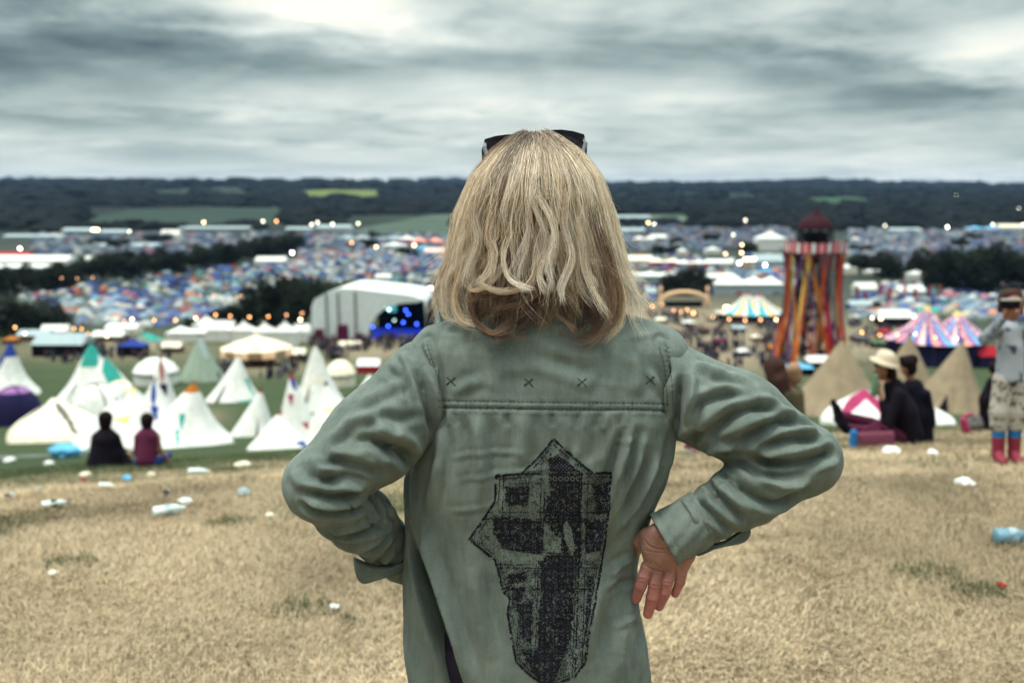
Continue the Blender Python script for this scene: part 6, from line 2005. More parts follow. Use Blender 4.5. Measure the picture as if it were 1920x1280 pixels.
tag(put("distant_tents", fast_mesh("distant_tents", np.concatenate(stuffV), np.concatenate(stuffF), material("distant_nylon", attr=True, rough=.8, var=0), col=np.concatenate(stuffC), smooth=False)), "thousands of tiny tents far across the valley", "tents", kind='stuff')
# ================================================================== people
def prims(name, Y, P, mat, parent, vox=.015, extra=None, colour=None, keep=False):
    """P: (x1, y1, dy1, x2, y2, dy2, r1, r2[, blend px]) picture places on the plane at distance Y, radii in picture pixels"""
    s = scale_at(Q(P[0][0], P[0][1], Y))
    A = [(Q(p[0], p[1], Y) + [0, p[2], 0], Q(p[3], p[4], Y) + [0, p[5], 0], p[6] * s, p[7] * s, (p[8] if len(p) > 8 else 4) * s) for p in P]
    pts = np.array([a for q in A for a in (q[0], q[1])]); r = max(max(q[2], q[3]) for q in A) + 2 * vox
    f = Field(pts.min(0) - r, pts.max(0) + r, vox)
    for a, b, r1, r2, k in A: f.cone(a, b, r1, r2, k)
    if extra: extra(f, s)
    V, Fc = f.mesh(); V = relax(V, Fc, 1)
    o = put(name, fast_mesh(name, V, Fc, mat)); o.parent = parent; o.matrix_parent_inverse = Matrix.Translation(-Vector(parent.location))
    return o


def someone(px, Y, label, group=None):
    x, y, z = ground_Y(px, Y)
    return empty("person", (x, y, z), label, "person", group)


SKIN2 = cm("tanned_skin", (.36, .17, .11), rough=.5); BLACKC = cm("black_cloth", (.012, .009, .016)); DKHAIR = cm("dark_brown_hair", (.018, .011, .012), bump=.5, bscale=200); JEANS = cm("blue_jeans", (.03, .05, .22))
STRAWHAT = cm("straw_hat_weave", (.60, .50, .38), bump=.4, bscale=300); BRHAIR = cm("chestnut_hair", (.07, .035, .03), bump=.5, bscale=150); FAIR = cm("fair_hair", (.42, .26, .17)); OLIVE = cm("olive_cloth", (.09, .08, .05))
PURPLE = cm("plum_cloth", (.17, .035, .085)); CLOGO = cm("rubber_red", (.30, .03, .06), rough=.55); SKYB = cm("sky_blue_cloth", (.03, .20, .50))


def patterned(name, a, b, scale, thr=.5):
    mt = material(name, a, .85, 0); nt = mt.node_tree; N, L = nt.nodes, nt.links
    n = N.new('ShaderNodeTexNoise'); n.inputs['Scale'].default_value = scale; n.inputs['Detail'].default_value = 4
    tc = N.new('ShaderNodeTexCoord'); L.new(tc.outputs['Object'], n.inputs['Vector'])
    r = N.new('ShaderNodeValToRGB'); r.color_ramp.elements[0].position = thr - .04; r.color_ramp.elements[1].position = thr + .05
    r.color_ramp.elements[0].color = (*a, 1); r.color_ramp.elements[1].color = (*b, 1)
    L.new(n.outputs['Fac'], r.inputs[0]); L.new(r.outputs[0], N['Principled BSDF'].inputs['Base Color']); return mt


# two people sitting on the brow, seen from behind
Y = at(198, 876)[1]
t = someone(198, Y, "person with dark hair in a wide black coat sitting on the brow, back turned")
prims("body", Y, [(198, 787, 0, 198, 793, 0, 11.5, 10), (198, 800, 0, 198, 812, 0, 6, 8), (198, 815, 0, 198, 862, 0, 10, 16), (182, 868, -.1, 178, 868, .5, 9, 7), (214, 868, -.1, 220, 868, .5, 9, 7), (181, 818, 0, 174, 850, .15, 5, 4), (216, 818, 0, 224, 850, .15, 5, 4)], SKIN2, t, .018)
prims("coat", Y, [(198, 812, 0, 198, 822, 0, 13, 20, 8), (186, 819, 0, 210, 819, 0, 9, 9, 8), (198, 825, 0, 198, 866, 0, 22, 30, 8), (180, 820, 0, 171, 862, .08, 8, 9, 6), (217, 820, 0, 229, 862, .05, 8, 9, 6), (226, 850, 0, 244, 869, 0, 8, 6, 8), (170, 866, 0, 240, 868, 0, 8, 8, 6), (180, 866, .3, 220, 866, .3, 10, 10)], BLACKC, t, .018)
prims("hair", Y, [(198, 783, -.01, 198, 794, -.02, 13.5, 11.5), (198, 796, 0, 198, 804, 0, 8, 7)], DKHAIR, t, .015)
Y = at(278, 874)[1]
t = someone(278, Y, "person in a maroon shirt and blue jeans sitting on the brow, back turned")
prims("body", Y, [(276, 789, 0, 276, 796, 0, 10.5, 9.5), (276, 800, 0, 276, 812, 0, 5.5, 7), (276, 815, 0, 277, 860, 0, 10, 13), (266, 866, 0, 262, 868, .5, 8, 6), (288, 866, 0, 294, 868, .5, 8, 6), (296, 842, 0, 316, 868, .1, 4, 3), (296, 818, 0, 298, 842, 0, 5, 4)], SKIN2, t, .018)
prims("shirt", Y, [(276, 812, 0, 275, 858, 0, 14, 19, 8), (264, 817, 0, 288, 816, 0, 9, 9, 8), (258, 820, 0, 253, 852, .08, 6.5, 6.5, 6), (292, 820, 0, 298, 846, .03, 7, 6, 6)], PURPLE, t, .018)
prims("trousers", Y, [(262, 865, 0, 294, 865, 0, 9, 9, 6), (262, 866, 0, 258, 868, .45, 9, 7), (292, 866, 0, 298, 868, .45, 9, 7)], JEANS, t, .018)
prims("hair", Y, [(276, 785, -.01, 276, 793, -.02, 12.5, 11)], DKHAIR, t, .015)

# the group on the right
Y = 9.4
t = someone(1690, Y, "person in a cream hat and black jacket sitting sideways, drinking from a bottle")
prims("body", Y, [(1656, 688, 0, 1654, 697, 0, 14, 12), (1642, 695, 0, 1640, 698, 0, 3.5, 3, 3), (1648, 706, 0, 1652, 708, 0, 6, 6), (1662, 700, 0, 1674, 722, 0, 8, 10), (1682, 735, 0, 1700, 810, 0, 14, 18), (1640, 725, -.1, 1641, 716, -.1, 5, 4.5), (1641, 716, -.1, 1643, 707, -.08, 2.2, 2), (1637, 717, -.1, 1639, 709, -.1, 2, 1.8),
                 (1676, 735, -.15, 1652, 788, -.18, 8, 6), (1652, 788, -.18, 1640, 728, -.12, 6, 4.5), (1696, 815, -.05, 1640, 806, -.1, 12, 9), (1640, 806, -.1, 1585, 804, -.08, 9, 6)], SKIN2, t, .012)
prims("jacket", Y, [(1676, 726, 0, 1690, 770, 0, 19, 27, 8), (1690, 770, 0, 1702, 815, 0, 27, 29, 8), (1674, 734, -.14, 1652, 786, -.18, 12, 10, 7), (1652, 788, -.18, 1644, 748, -.14, 10, 7, 6), (1682, 735, .12, 1668, 790, .14, 11, 9)], BLACKC, t, .014)
prims("trousers", Y, [(1698, 816, -.05, 1640, 806, -.1, 16, 12, 6), (1640, 806, -.1, 1590, 800, -.08, 12, 9, 6), (1698, 816, .12, 1640, 800, .12, 15, 12), (1640, 800, .12, 1588, 785, .1, 13, 10)], cm("plum_trousers", (.10, .02, .05)), t, .014)
for x, dy in ((1578, -.08), (1584, .12)):
    prims("boot", Y, [(x + 4, 800, dy, x - 4, 792, dy, 10, 9, 5), (x - 4, 790, dy, x - 14, 758, dy, 8, 6, 5)], BLACKC, t, .012)
prims("hair", Y, [(1662, 684, .0, 1668, 700, 0, 15, 13, 5), (1668, 700, 0, 1676, 718, 0, 11, 8), (1652, 680, 0, 1645, 684, 0, 10, 6)], DKHAIR, t, .012)
h = MB(); s_ = scale_at(Q(1656, 672, Y)); hc_ = Q(1659, 676, Y)
h.lathe([(27 * s_, -.020), (27 * s_, -.014), (19 * s_, .0), (18 * s_, .03), (16 * s_, .080), (9 * s_, .10), (.003, .095)], 28)
ho = h.build("sun_hat", STRAWHAT, None, True); ho.location = hc_; ho.rotation_euler = (math.radians(8), math.radians(14), 0); tag(ho, "cream sun hat on the dark haired head of the drinking person", "hat")
b_ = MB(); bc_ = Q(1640, 706, Y - .1)
b_.lathe([(.001, 0), (.028, 0), (.03, .01), (.03, .12), (.012, .17), (.012, .21), (.001, .21)], 14); bo = b_.build("bottle", cm("green_plastic", (.10, .25, .16), rough=.2), None, True); bo.location = Q(1638, 742, Y - .14); bo.rotation_euler = (0, math.radians(4), 0)
tag(bo, "small greenish drinks bottle held to the mouth under the cream hat", "bottle")
Y = 10.0
t = someone(1722, Y, "person with pinned up dark hair and a black top sitting right behind the hat wearer")
prims("body", Y, [(1702, 684, 0, 1700, 692, 0, 13, 11), (1704, 702, 0, 1712, 716, 0, 7, 9), (1714, 730, 0, 1724, 812, 0, 13, 16), (1718, 818, 0, 1680, 820, .1, 10, 8)], SKIN2, t, .014)
prims("top", Y, [(1712, 728, 0, 1722, 775, 0, 20, 26, 8), (1722, 775, 0, 1722, 812, 0, 26, 26, 8), (1728, 735, -.1, 1742, 790, -.05, 10, 9, 6)], cm("black_knit", (.010, .009, .02)), t, .015)
prims("trousers", Y, [(1706, 822, 0, 1738, 820, 0, 13, 13, 6), (1738, 790, 0, 1738, 822, 0, 8, 10, 5), (1706, 822, 0, 1668, 822, .15, 12, 9)], cm("dark_blue_cloth", (.014, .02, .11)), t, .014)
prims("hair", Y, [(1703, 680, 0, 1706, 692, 0, 15, 13, 5), (1712, 672, 0, 1714, 674, 0, 8, 8, 4), (1690, 672, 0, 1694, 676, 0, 5, 6, 4)], DKHAIR, t, .013)
Y = 12.5
t = someone(1858, Y, "person in a long black coat sitting behind the child")
prims("body", Y, [(1866, 692, 0, 1866, 699, 0, 10, 9), (1864, 706, 0, 1862, 716, 0, 5, 7), (1860, 724, 0, 1856, 790, 0, 9, 12), (1856, 796, 0, 1832, 800, 0, 8, 6)], SKIN2, t, .016)
prims("coat", Y, [(1862, 718, 0, 1856, 750, 0, 12, 18, 7), (1856, 750, 0, 1854, 794, 0, 18, 17, 7), (1850, 796, 0, 1836, 800, -.05, 10, 7, 5)], BLACKC, t, .016)
prims("hair", Y, [(1866, 688, 0, 1868, 699, 0, 12, 10)], DKHAIR, t, .014)
Y = 10.5
t = someone(1455, Y, "person with long chestnut hair sitting down the slope behind the sleeve")
prims("body", Y, [(1455, 690, 0, 1455, 700, 0, 17, 15), (1458, 712, 0, 1460, 726, 0, 8, 10), (1462, 740, 0, 1466, 815, 0, 14, 17), (1466, 820, 0, 1440, 800, .3, 10, 8)], SKIN2, t, .015)
prims("top", Y, [(1462, 742, 0, 1466, 815, 0, 25, 27, 8), (1482, 745, 0, 1494, 790, 0, 10, 9, 6)], OLIVE, t, .016)
prims("hair", Y, [(1452, 688, 0, 1456, 702, 0, 21, 19, 6), (1446, 700, -.05, 1444, 745, -.08, 12, 7, 6), (1462, 704, -.05, 1476, 748, -.06, 13, 7, 6), (1455, 710, -.08, 1460, 750, -.1, 14, 8)], BRHAIR, t, .014)
Y = 10.9
t = someone(1486, Y, "person with fair hair sitting close beside the long chestnut hair")
prims("body", Y, [(1484, 696, 0, 1484, 704, 0, 13, 12), (1485, 714, 0, 1486, 724, 0, 7, 8), (1488, 738, 0, 1490, 808, 0, 12, 14), (1490, 812, 0, 1470, 800, .25, 9, 7)], SKIN2, t, .016)
prims("top", Y, [(1489, 740, 0, 1492, 806, 0, 18, 20, 7)], cm("khaki_cloth", (.16, .13, .08)), t, .016)
prims("hair", Y, [(1488, 692, -.02, 1492, 708, -.03, 14, 11, 5)], FAIR, t, .015)

# the child with a camera
Y = 6.45
t = someone(1892, Y, "child in red wellington boots and patterned trousers holding a camera to the face")


def face(f, s):
    c = Q(1897, 578, Y)
    for sg in (-1, 1): f.cut(-f.d_cone(c + [sg * .024, -.075, .012], c + [sg * .028, -.075, .012], .010, .010))


prims("body", Y, [(1897, 568, 0, 1897, 582, -.01, 19, 15, 5), (1897, 578, -.068, 1897, 583, -.072, 2.6, 3.4, 2), (1891, 592, -.045, 1903, 592, -.045, 2.0, 2.0, 2), (1880, 577, 0, 1880, 580, 0, 3.5, 3, 2), (1914, 577, 0, 1914, 580, 0, 3.5, 3, 2), (1896, 596, 0, 1896, 612, 0, 9, 10), (1894, 622, 0, 1894, 700, 0, 18, 20),
                 (1876, 618, 0, 1842, 632, -.03, 8, 7), (1842, 632, -.03, 1870, 586, -.12, 7, 5), (1912, 618, 0, 1938, 634, -.03, 8, 7), (1938, 634, -.03, 1918, 586, -.12, 7, 5),
                 (1870, 584, -.12, 1872, 572, -.14, 6, 5, 3), (1872, 574, -.14, 1880, 564, -.15, 2.6, 2.2, 1.5), (1873, 576, -.14, 1882, 568, -.155, 2.5, 2.1, 1.5), (1874, 578, -.14, 1882, 572, -.155, 2.4, 2.0, 1.5), (1872, 580, -.14, 1880, 577, -.15, 2.4, 2, 1.5), (1870, 574, -.13, 1878, 560, -.13, 2.6, 2.2, 1.5),
                 (1918, 584, -.12, 1916, 572, -.14, 6, 5, 3), (1916, 574, -.14, 1908, 564, -.15, 2.6, 2.2, 1.5), (1915, 576, -.14, 1906, 568, -.155, 2.5, 2.1, 1.5), (1914, 578, -.14, 1906, 572, -.155, 2.4, 2.0, 1.5), (1916, 580, -.14, 1908, 577, -.15, 2.4, 2, 1.5), (1918, 574, -.13, 1910, 560, -.13, 2.6, 2.2, 1.5),
                 (1882, 715, 0, 1876, 800, 0, 14, 10), (1906, 715, 0, 1904, 800, 0, 14, 10), (1876, 800, 0, 1873, 850, 0, 10, 8), (1904, 800, 0, 1902, 850, 0, 10, 8)], SKIN2, t, .0075, extra=face)
prims("shirt", Y, [(1894, 618, 0, 1894, 652, 0, 20, 23, 6), (1894, 652, 0, 1893, 704, 0, 23, 25, 6), (1877, 616, 0, 1911, 616, 0, 11, 11, 6)], patterned("printed_shirt", (.05, .06, .10), (.36, .40, .46), 12, .40), t, .011)
for q_ in ([(1875, 617, 0, 1842, 633, -.03, 12, 11, 5), (1842, 633, -.03, 1866, 594, -.10, 11, 8, 5)], [(1913, 617, 0, 1940, 635, -.03, 12, 11, 5), (1940, 635, -.03, 1922, 594, -.10, 11, 8, 5)]):
    prims("sleeve", Y, q_, patterned("speckled_knit", (.10, .12, .15), (.27, .30, .34), 60, .5), t, .010)
prims("trousers", Y, [(1882, 710, 0, 1905, 710, 0, 19, 19, 6), (1882, 716, 0, 1874, 770, 0, 19, 18, 5), (1874, 770, 0, 1872, 798, 0, 18, 15, 5), (1907, 716, 0, 1907, 770, 0, 19, 18, 5), (1907, 770, 0, 1904, 798, 0, 18, 15, 5)], patterned("floral_trousers", (.12, .10, .085), (.44, .41, .37), 24, .42), t, .011)
for x in (1873, 1903):
    prims("sock", Y, [(x, 802, 0, x - 1, 818, 0, 12.5, 12, 3)], SKYB, t, .009)
    prims("wellington_boot", Y, [(x - 1, 818, 0, x - 2, 848, 0, 12, 11, 4), (x - 2, 852, 0, x - 6, 857, -.10, 10, 9, 5), (x - 2, 856, .02, x - 2, 858, -.02, 9, 9, 4)], CLOGO, t, .009)
prims("hair", Y, [(1898, 562, .03, 1898, 572, .035, 21, 20, 5), (1890, 553, .0, 1906, 552, .0, 10, 11, 5), (1880, 566, .02, 1878, 584, .03, 6, 4, 4), (1915, 564, .02, 1920, 586, .03, 7, 5, 4)], BRHAIR, t, .009)
m = MB(); cc = Q(1894, 570, Y - .175); m.box(cc, (.115, .028, .060)); m.lathe([(.022, 0), (.022, .02), (.018, .024), (.001, .02)], 18, (0, 0, 0)); 
n0 = 8
for i in range(n0, len(m.v)):
    x_, y_, z_ = m.v[i]; m.v[i] = (cc[0] + x_ + .006, cc[1] - .014 - z_, cc[2] + y_)
co = m.build("compact_camera", [BLACKC]); tag(co, "black compact camera held in front of the child's eyes", "camera")
m = MB(); m.box(cc + [0, -.001, .028], (.117, .030, .010)); st = m.build("silver_top", cm("silver", (.6, .62, .6), metal=.6, rough=.3), co)

# ---- bags and cloths by the seated group
prims("bag", 9.2, [(1607, 812, -.1, 1662, 810, -.1, 8, 8, 4), (1606, 832, -.1, 1664, 832, -.1, 8, 9, 5), (1610, 822, -.1, 1660, 822, -.1, 10, 10, 7)], cm("dusty_pink_canvas", (.20, .06, .10)), empty("shoulder_bag", ground_Y(1632, 9.1), "dusty pink canvas bag with a blue end on the grass before the hat wearer", "bag"), .012)
_b = bpy.data.objects["bag"].parent
prims("blue_end", 9.2, [(1594, 806, -.1, 1593, 833, -.1, 7, 8, 4)], SKYB, _b, .012)
prims("strap", 9.2, [(1612, 800, -.1, 1635, 788, -.1, 2.4, 2.4), (1635, 788, -.1, 1658, 800, -.1, 2.4, 2.4)], PURPLE, _b, .009)
_b = empty("rucksack", ground_Y(1815, 12), "grey rucksack with a red pocket beside the black coat", "rucksack")
prims("pack", 12.0, [(1812, 797, 0, 1832, 795, 0, 11, 11, 4), (1828, 782, 0, 1832, 786, 0, 7, 8, 4)], GREY, _b, .014); prims("pocket", 12.0, [(1800, 785, -.08, 1806, 802, -.08, 6, 8, 3), (1806, 778, -.05, 1820, 774, -.05, 4, 3, 2)], PINK, _b, .012)
_b = empty("picnic_blanket", ground_Y(1335, 9.6), "plum and blue picnic cloth heaped on the grass under the right arm", "blanket")
prims("cloth", 9.6, [(1296, 850, 0, 1378, 848, 0, 8, 7, 4), (1310, 842, 0, 1350, 841, 0, 8, 8, 5), (1300, 850, .3, 1370, 848, .4, 8, 8)], PURPLE, _b, .016); prims("blue_corner", 9.6, [(1278, 850, -.03, 1292, 848, -.03, 6, 6, 3)], SKYB, _b, .014)


# ---- the crowd
def crowd_mesh(seed):
    r = random.Random(seed); f = Field((-.42, -.35, -.03), (.42, .35, 1.85), .036)
    st = r.uniform(.05, .14); f.cone((0, 0, 1.66), (0, .0, 1.60), .105, .09, .03); f.cone((0, 0, 1.5), (0, 0, 1.4), .06, .12, .05); f.cone((-.14, 0, 1.36), (.14, 0, 1.36), .085, .085, .05); f.cone((0, 0, 1.3), (0, 0, .95), .16, .14, .05)
    for s in (-1, 1):
        f.cone((s * .08, 0, .92), (s * (.08 + st * .3), s * st, .48), .095, .07, .04); f.cone((s * (.08 + st * .3), s * st, .48), (s * (.09 + st * .5), s * st * 1.4, .04), .07, .055, .03); f.cone((s * (.09 + st * .5), s * st * 1.4, .03), (s * (.09 + st * .5), s * st * 1.4 - .12, .03), .05, .045, .03)
        up = r.random() < .3
        el = (s * .27, -.06, 1.12); f.cone((s * .19, 0, 1.36), el, .062, .05, .03); f.cone(el, (s * .2, -.26, 1.35) if up else (s * .24, -.16, .88), .048, .04, .02)
    V, Fc = f.mesh(); me = fast_mesh("crowd_person", V, Fc, [TENTC, NAVY, SKIN2, DKHAIR])
    z = V[Fc].mean(1); mi = np.where(z[:, 2] < .92, 1, np.where(z[:, 2] > 1.47, np.where((z[:, 2] > 1.66) | (z[:, 1] > .02), 3, 2), 0)); me.polygons.foreach_set('material_index', mi.astype(np.int32)); return me


CROWD = [crowd_mesh(i) for i in range(4)]
def patchy(px, py):
    """people gather in uneven groups"""
    return float(fbm(np.array([[px / 26, py / 9, 0.0]]), 2, 61)[0]) + RC.uniform(-.10, .10) > .03


CP = (("dark", (.02, .018, .03), .34), ("navy", (.03, .05, .15), .2), ("pale", (.55, .56, .55), .15), ("red", (.40, .04, .06), .08), ("blue", (.06, .18, .45), .1), ("grey", (.15, .15, .17), .13))
RC = random.Random(3)
for poly, n, where in (([(600, 655), (610, 636), (780, 634), (780, 655), (660, 668)], 66, "in the crowd before the stage"), ([(1200, 592), (1480, 600), (1480, 640), (1240, 640)], 92, "on the trodden ground beyond the archway lamps"),
                       ([(1250, 640), (1480, 640), (1480, 700), (1330, 700)], 46, "in the crowd just above the right sleeve"), ([(70, 650), (330, 650), (330, 672), (100, 680)], 34, "among the stalls behind the white tipis"),
                       ([(380, 690), (560, 690), (560, 715), (400, 715)], 14, "around the round cream pavilion"), ([(1596, 606), (1700, 622), (1690, 655), (1600, 650)], 14, "between the tower and the striped circus tent")):
    x0, x1 = min(p[0] for p in poly), max(p[0] for p in poly); y0, y1 = min(p[1] for p in poly), max(p[1] for p in poly); k = 0
    while k < n:
        px, py = RC.uniform(x0, x1), RC.uniform(y0, y1)
        if not poly_in(px, py, poly): continue
        if not patchy(px, py): continue
        k += 1; x, y, z = at(px, py); u = RC.random(); acc = 0
        for nm, c, w in CP:
            acc += w
            if u < acc: break
        o = link(bpy.data.objects.new("person", RC.choice(CROWD))); o.location = (x, y, z); o.rotation_euler = (0, 0, RC.uniform(0, 6.28)); q = RC.uniform(.92, 1.08); o.scale = (q, q, q); o.color = (*[v * .6 for v in c], 1)
        tag(o, "distant festival goer in a %s top standing %s" % (nm, where), "person", "festival goers in %s tops %s" % (nm, where))


# the rest of the crowd, too small to single out
def crowd_mass():
    prof = [(.12, 0), (.16, .5), (.15, .9), (.22, 1.15), (.20, 1.42), (.07, 1.5), (.11, 1.6), (.06, 1.76)]; n = 6
    base = np.array([(r * math.cos(2 * math.pi * k / n), r * .7 * math.sin(2 * math.pi * k / n), z) for r, z in prof for k in range(n)])
    F_ = np.array([(j * n + k, j * n + (k + 1) % n, (j + 1) * n + (k + 1) % n, (j + 1) * n + k) for j in range(len(prof) - 1) for k in range(n)])
    V, Fs, C, Ps = [], [], [], []
    for poly, n_, in (([(1180, 585), (1480, 590), (1480, 690), (1330, 690), (1240, 640)], 620), ([(1590, 600), (1720, 620), (1700, 660), (1590, 660)], 130), ([(560, 648), (600, 634), (800, 632), (800, 650), (660, 672), (560, 690)], 380),
                      ([(50, 642), (330, 642), (330, 672), (100, 684)], 240), ([(380, 684), (560, 684), (560, 712), (400, 712)], 90)):
        x0, x1 = min(p[0] for p in poly), max(p[0] for p in poly); y0, y1 = min(p[1] for p in poly), max(p[1] for p in poly); k = 0
        while k < n_:
            p = (RC.uniform(x0, x1), RC.uniform(y0, y1))
            if poly_in(*p, poly) and patchy(*p): Ps.append(p); k += 1
    for px, py in Ps:
        x, y, z = at(px, py); c = RC.choice(((.015, .013, .02),) * 4 + ((.02, .03, .09), (.25, .26, .26), (.18, .02, .03), (.03, .08, .2), (.07, .07, .08)))
        cc = np.tile(c, (len(base), 1)).astype(float); cc[:18] = (.012, .013, .025); cc[-18:] = (.05, .03, .025)
        Fs.append(F_ + len(V) * len(base)); V.append(base * RC.uniform(.9, 1.08) + [x, y, z]); C.append(cc)
    tag(put("crowd", fast_mesh("crowd", np.concatenate(V), np.concatenate(Fs), material("crowd_cloth", attr=True, var=0), col=np.concatenate(C))), "dense mass of festival goers below the hill", "crowd", kind='stuff')


crowd_mass()

# ================================================================== litter on the hilltop
def crumple(name, px, py, wpx, hpx, mat, label, cat, rz=None, seed=0):
    x, y, z = at(px, py); s = scale_at((x, y, z)); w = wpx * s / 2; h = hpx * s / 2
    n, m = 22, 11; th = np.linspace(0, 2 * np.pi, n, endpoint=False); ph = np.linspace(0, np.pi, m)
    T, P_ = np.meshgrid(th, ph); V = np.stack([np.cos(T) * np.sin(P_), .7 * np.sin(T) * np.sin(P_), np.cos(P_)], -1).reshape(-1, 3)
    V = V * (1 + .9 * fbm(V * 2.3 + seed * 7, 3, seed)[:, None]); V = V * [w, w * 1.1, h]
    Fs = [(j * n + i, j * n + (i + 1) % n, (j + 1) * n + (i + 1) % n, (j + 1) * n + i) for j in range(m - 1) for i in range(n)]
    o = put(name, fast_mesh(name, V, np.array(Fs)[:, ::-1], mat, smooth=False)); o.location = (x, y, z + h * .9 + .012); o.scale = (1.15, 1.15, 1.2); o.rotation_euler = (0, 0, rz if rz is not None else 0)
    return tag(o, label, cat)


def cup(px, py, hpx, label, mat=CANVAS, roll=0.3, yaw=0.0):
    x, y, z = at(px, py); s = scale_at((x, y, z)); L_ = hpx * s; r = L_ * .36
    t = empty("paper_cup", (x, y, z + r * .8), label, "cup"); t.rotation_euler = (math.radians(80), roll, yaw)
    m = MB(); m.lathe([(.001, 0), (r * .72, 0), (r, L_), (r * 1.06, L_), (r * 1.06, L_ * 1.03), (r * .95, L_ * 1.03), (r * .68, .004), (.001, .004)], 20); m.build("cup_body", mat, t, True)
    return t


def bottle(px, py, lpx, label, mat, lab=None, yaw=0.0, fat=.16, cap=BLUE):
    x, y, z = at(px, py); s = scale_at((x, y, z)); L_ = lpx * s; r = L_ * fat
    t = empty("plastic_bottle", (x - L_ / 2 * math.cos(yaw), y - L_ / 2 * math.sin(yaw), z + r + .005), label, "bottle"); t.rotation_euler = (0, math.radians(90), yaw)
    m = MB(); m.lathe([(.001, 0), (r * .8, 0), (r, L_ * .05), (r * .93, L_ * .25), (r, L_ * .32), (r, L_ * .62), (r * .8, L_ * .76), (r * .36, L_ * .9), (r * .36, L_ * .95)], 18, wob=lambda a, z_: 1 + .06 * math.sin(3 * a + 20 * z_)); m.build("bottle_body", mat, t, True)
    MB().lathe([(.001, L_), (r * .42, L_), (r * .42, L_ * .93), (.001, L_ * .93)], 12).build("cap", cap, t, True)
    if lab: MB().lathe([(r * 1.03, L_ * .34), (r * 1.03, L_ * .58)], 18).build("label", lab, t, True)
    return t


MILKY = cm("milky_plastic", (.60, .68, .66), rough=.35); CLEARB = cm("pale_blue_plastic", (.22, .45, .58), rough=.25, trans=.25)
cup(24, 934, 22, "pale squashed paper cup at the left edge of the hilltop", roll=.4); cup(76, 923, 18, "small white cup beside the squashed one", roll=-.8); cup(314, 927, 20, "upright white cup below the sitting pair", roll=.1, yaw=.2)
bottle(104, 952, 46, "white bottle with a dark label lying on the dry grass", MILKY, DARK, .5); bottle(201, 917, 30, "short white bottle left of the sitting pair's litter", MILKY, None, -.1, .2, CREAM); bottle(374, 891, 40, "long pale bottle right of the person in maroon", MILKY, None, .0, .17, CREAM)
bottle(318, 968, 58, "largest white bottle lying in the dry grass", MILKY, PALEBLUE, .55, .19, CANVAS); crumple("plastic_bag", 347, 948, 24, 12, MILKY, "scrap of clear plastic touching the largest white bottle", "plastic bag", seed=2)
for i, (px, py, w, h, m_, l) in enumerate(((92, 873, 16, 9, CANVAS, "white paper scrap below the pale blue bag"), (160, 898, 18, 12, CREAM, "crumpled cream wrapper with a red neighbour"), (158, 905, 10, 7, RED, "tiny red wrapper touching the cream one"), (238, 902, 18, 9, LTBLUE, "blue wrapper on the green brow below the sitters"),
                                         (284, 895, 14, 8, CREAM, "small cream paper scrap under the person in maroon"), (458, 932, 22, 14, PALEBLUE, "pale crushed can beside the left elbow"), (455, 878, 28, 11, CREAM, "faint cream paper on the slope above the left elbow"),
                                         (100, 1082, 20, 8, CREAM, "cream paper strip on the dark dry patch"), (506, 972, 16, 7, CREAM, "cream paper scrap under the left elbow"), (625, 1146, 20, 8, CANVAS, "white scrap left of the jacket hem"), (1671, 853, 34, 12, CANVAS, "white papers on the grass before the sitting group"),
                                         (1748, 856, 22, 10, CANVAS, "heart shaped white paper between the group and the child"), (1808, 913, 32, 13, CANVAS, "white torn paper in front of the child"), (1876, 1106, 14, 10, RED, "dark red scrap by the green tuft"), (1330, 800 + 50, 10, 6, RED, "small red scrap seen through the bent right arm"),
                                         (18, 866, 20, 8, CANVAS, "white scrap under the grey netting"))):
    crumple("paper_scrap", px, py, w, h, m_, l, "litter", seed=i + 5, rz=i * .7)
crumple("carrier_bag", 122, 858, 50, 24, LTBLUE, "pale blue plastic bag lying on the green brow", "plastic bag", seed=31); crumple("plastic_sheet", 148, 850, 36, 16, MILKY, "milky plastic sheet tucked behind the pale blue bag", "plastic sheet", seed=36)
bottle(1896, 1022, 66, "crushed light blue water bottle at the right edge", CLEARB, PALEBLUE, .08, .24, LTBLUE)


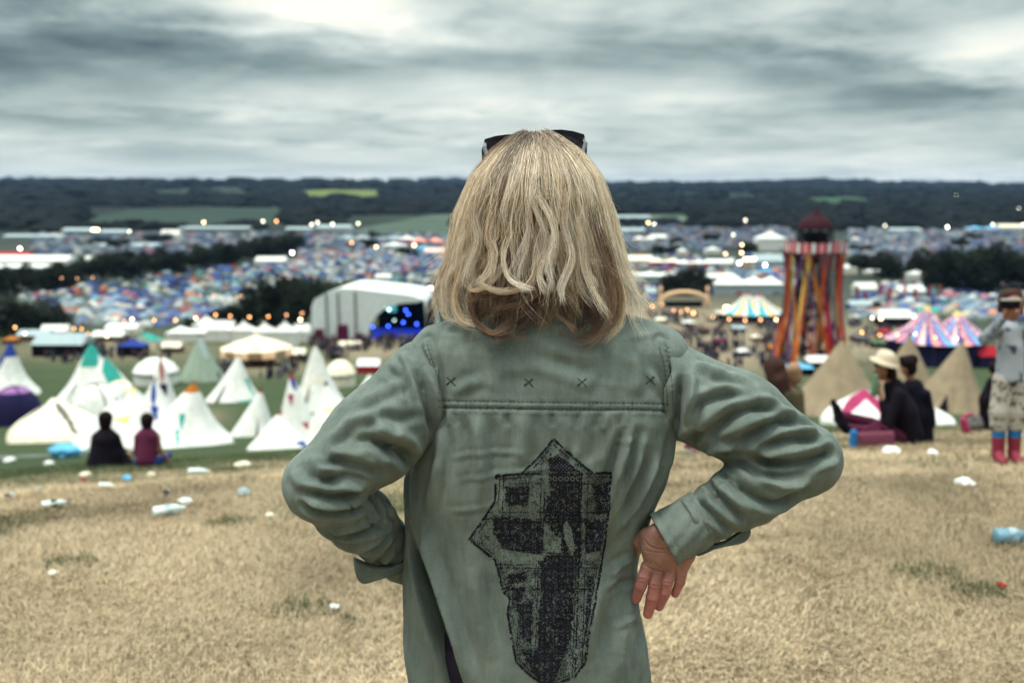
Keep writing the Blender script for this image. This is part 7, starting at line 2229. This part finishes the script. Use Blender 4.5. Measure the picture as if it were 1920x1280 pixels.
def netting():
    x, y, z = at(70, 856); s = scale_at((x, y, z)); t = empty("netting", (x, y, z), "strip of grey plastic netting lying along the left brow", "net")
    m = MB()
    for j in range(7):
        P = []
        for i in range(41):
            px = -40 + i * 5; g = ground_Y(px, y + j * .05 + .12 * math.sin(i * .3)); P.append(np.array(g) - [x, y, z] + [0, 0, .03 + .03 * math.sin(i * .5 + j)])
        m.tube(P, .006, 4)
    for i in range(0, 41):
        px = -40 + i * 5; P = [np.array(ground_Y(px, y + j * .05 + .12 * math.sin(i * .3))) - [x, y, z] + [0, 0, .03 + .03 * math.sin(i * .5 + j)] for j in (0, 3, 6)]
        m.tube(P, .006, 4)
    m.build("mesh_strip", cm("grey_netting", (.45, .48, .50)), t)


netting()


def tuft(px, py, w, n, label):
    x, y, z = at(px, py); s = scale_at((x, y, z)); W = w * s / 2
    V, Fs, C = [], [], []
    for i in range(n):
        a, r = random.uniform(0, 6.28), W * math.sqrt(random.random()); bx, by = x + r * math.cos(a), y + r * .8 * math.sin(a); bz = float(z)
        h = random.uniform(.025, .065); q = random.uniform(0, 6.28); l = random.uniform(.1, .6) * h; wd = random.uniform(.0012, .0024)
        dx, dy = math.cos(q), math.sin(q); b = len(V)
        for k, (u, ww) in enumerate(((0, 1), (.6, .8), (1, .15))):
            cx, cy, cz = bx + dx * l * u * u, by + dy * l * u * u, bz + h * (u - .15 * u * u) - .003
            V += [(cx - dy * wd * ww, cy + dx * wd * ww, cz), (cx + dy * wd * ww, cy - dx * wd * ww, cz)]
        Fs += [(b, b + 1, b + 3, b + 2), (b + 2, b + 3, b + 5, b + 4)]; C += [random.choice(((.085, .115, .055), (.11, .14, .07), (.06, .085, .04), (.2, .17, .1)))] * 6
    o = put("grass_tuft", fast_mesh("grass_tuft", V, Fs, bpy.data.materials["dry_grass"], col=np.array(C), smooth=False)); tag(o, label, "grass tuft")


for a in ((1735, 1080, 130, 420, "greener grass tuft on the right, nearer the water bottle"), (1835, 1112, 100, 280, "greener grass tuft below the first one on the right"), (570, 1148, 130, 260, "green tuft left of the jacket hem"), (655, 1168, 40, 80, "tiny green tuft beside the jacket"),
          (130, 1062, 110, 420, "green tuft patch on the dark dry ground at left"), (430, 985, 100, 380, "green tuft near the largest white bottle")):
    tuft(*a)
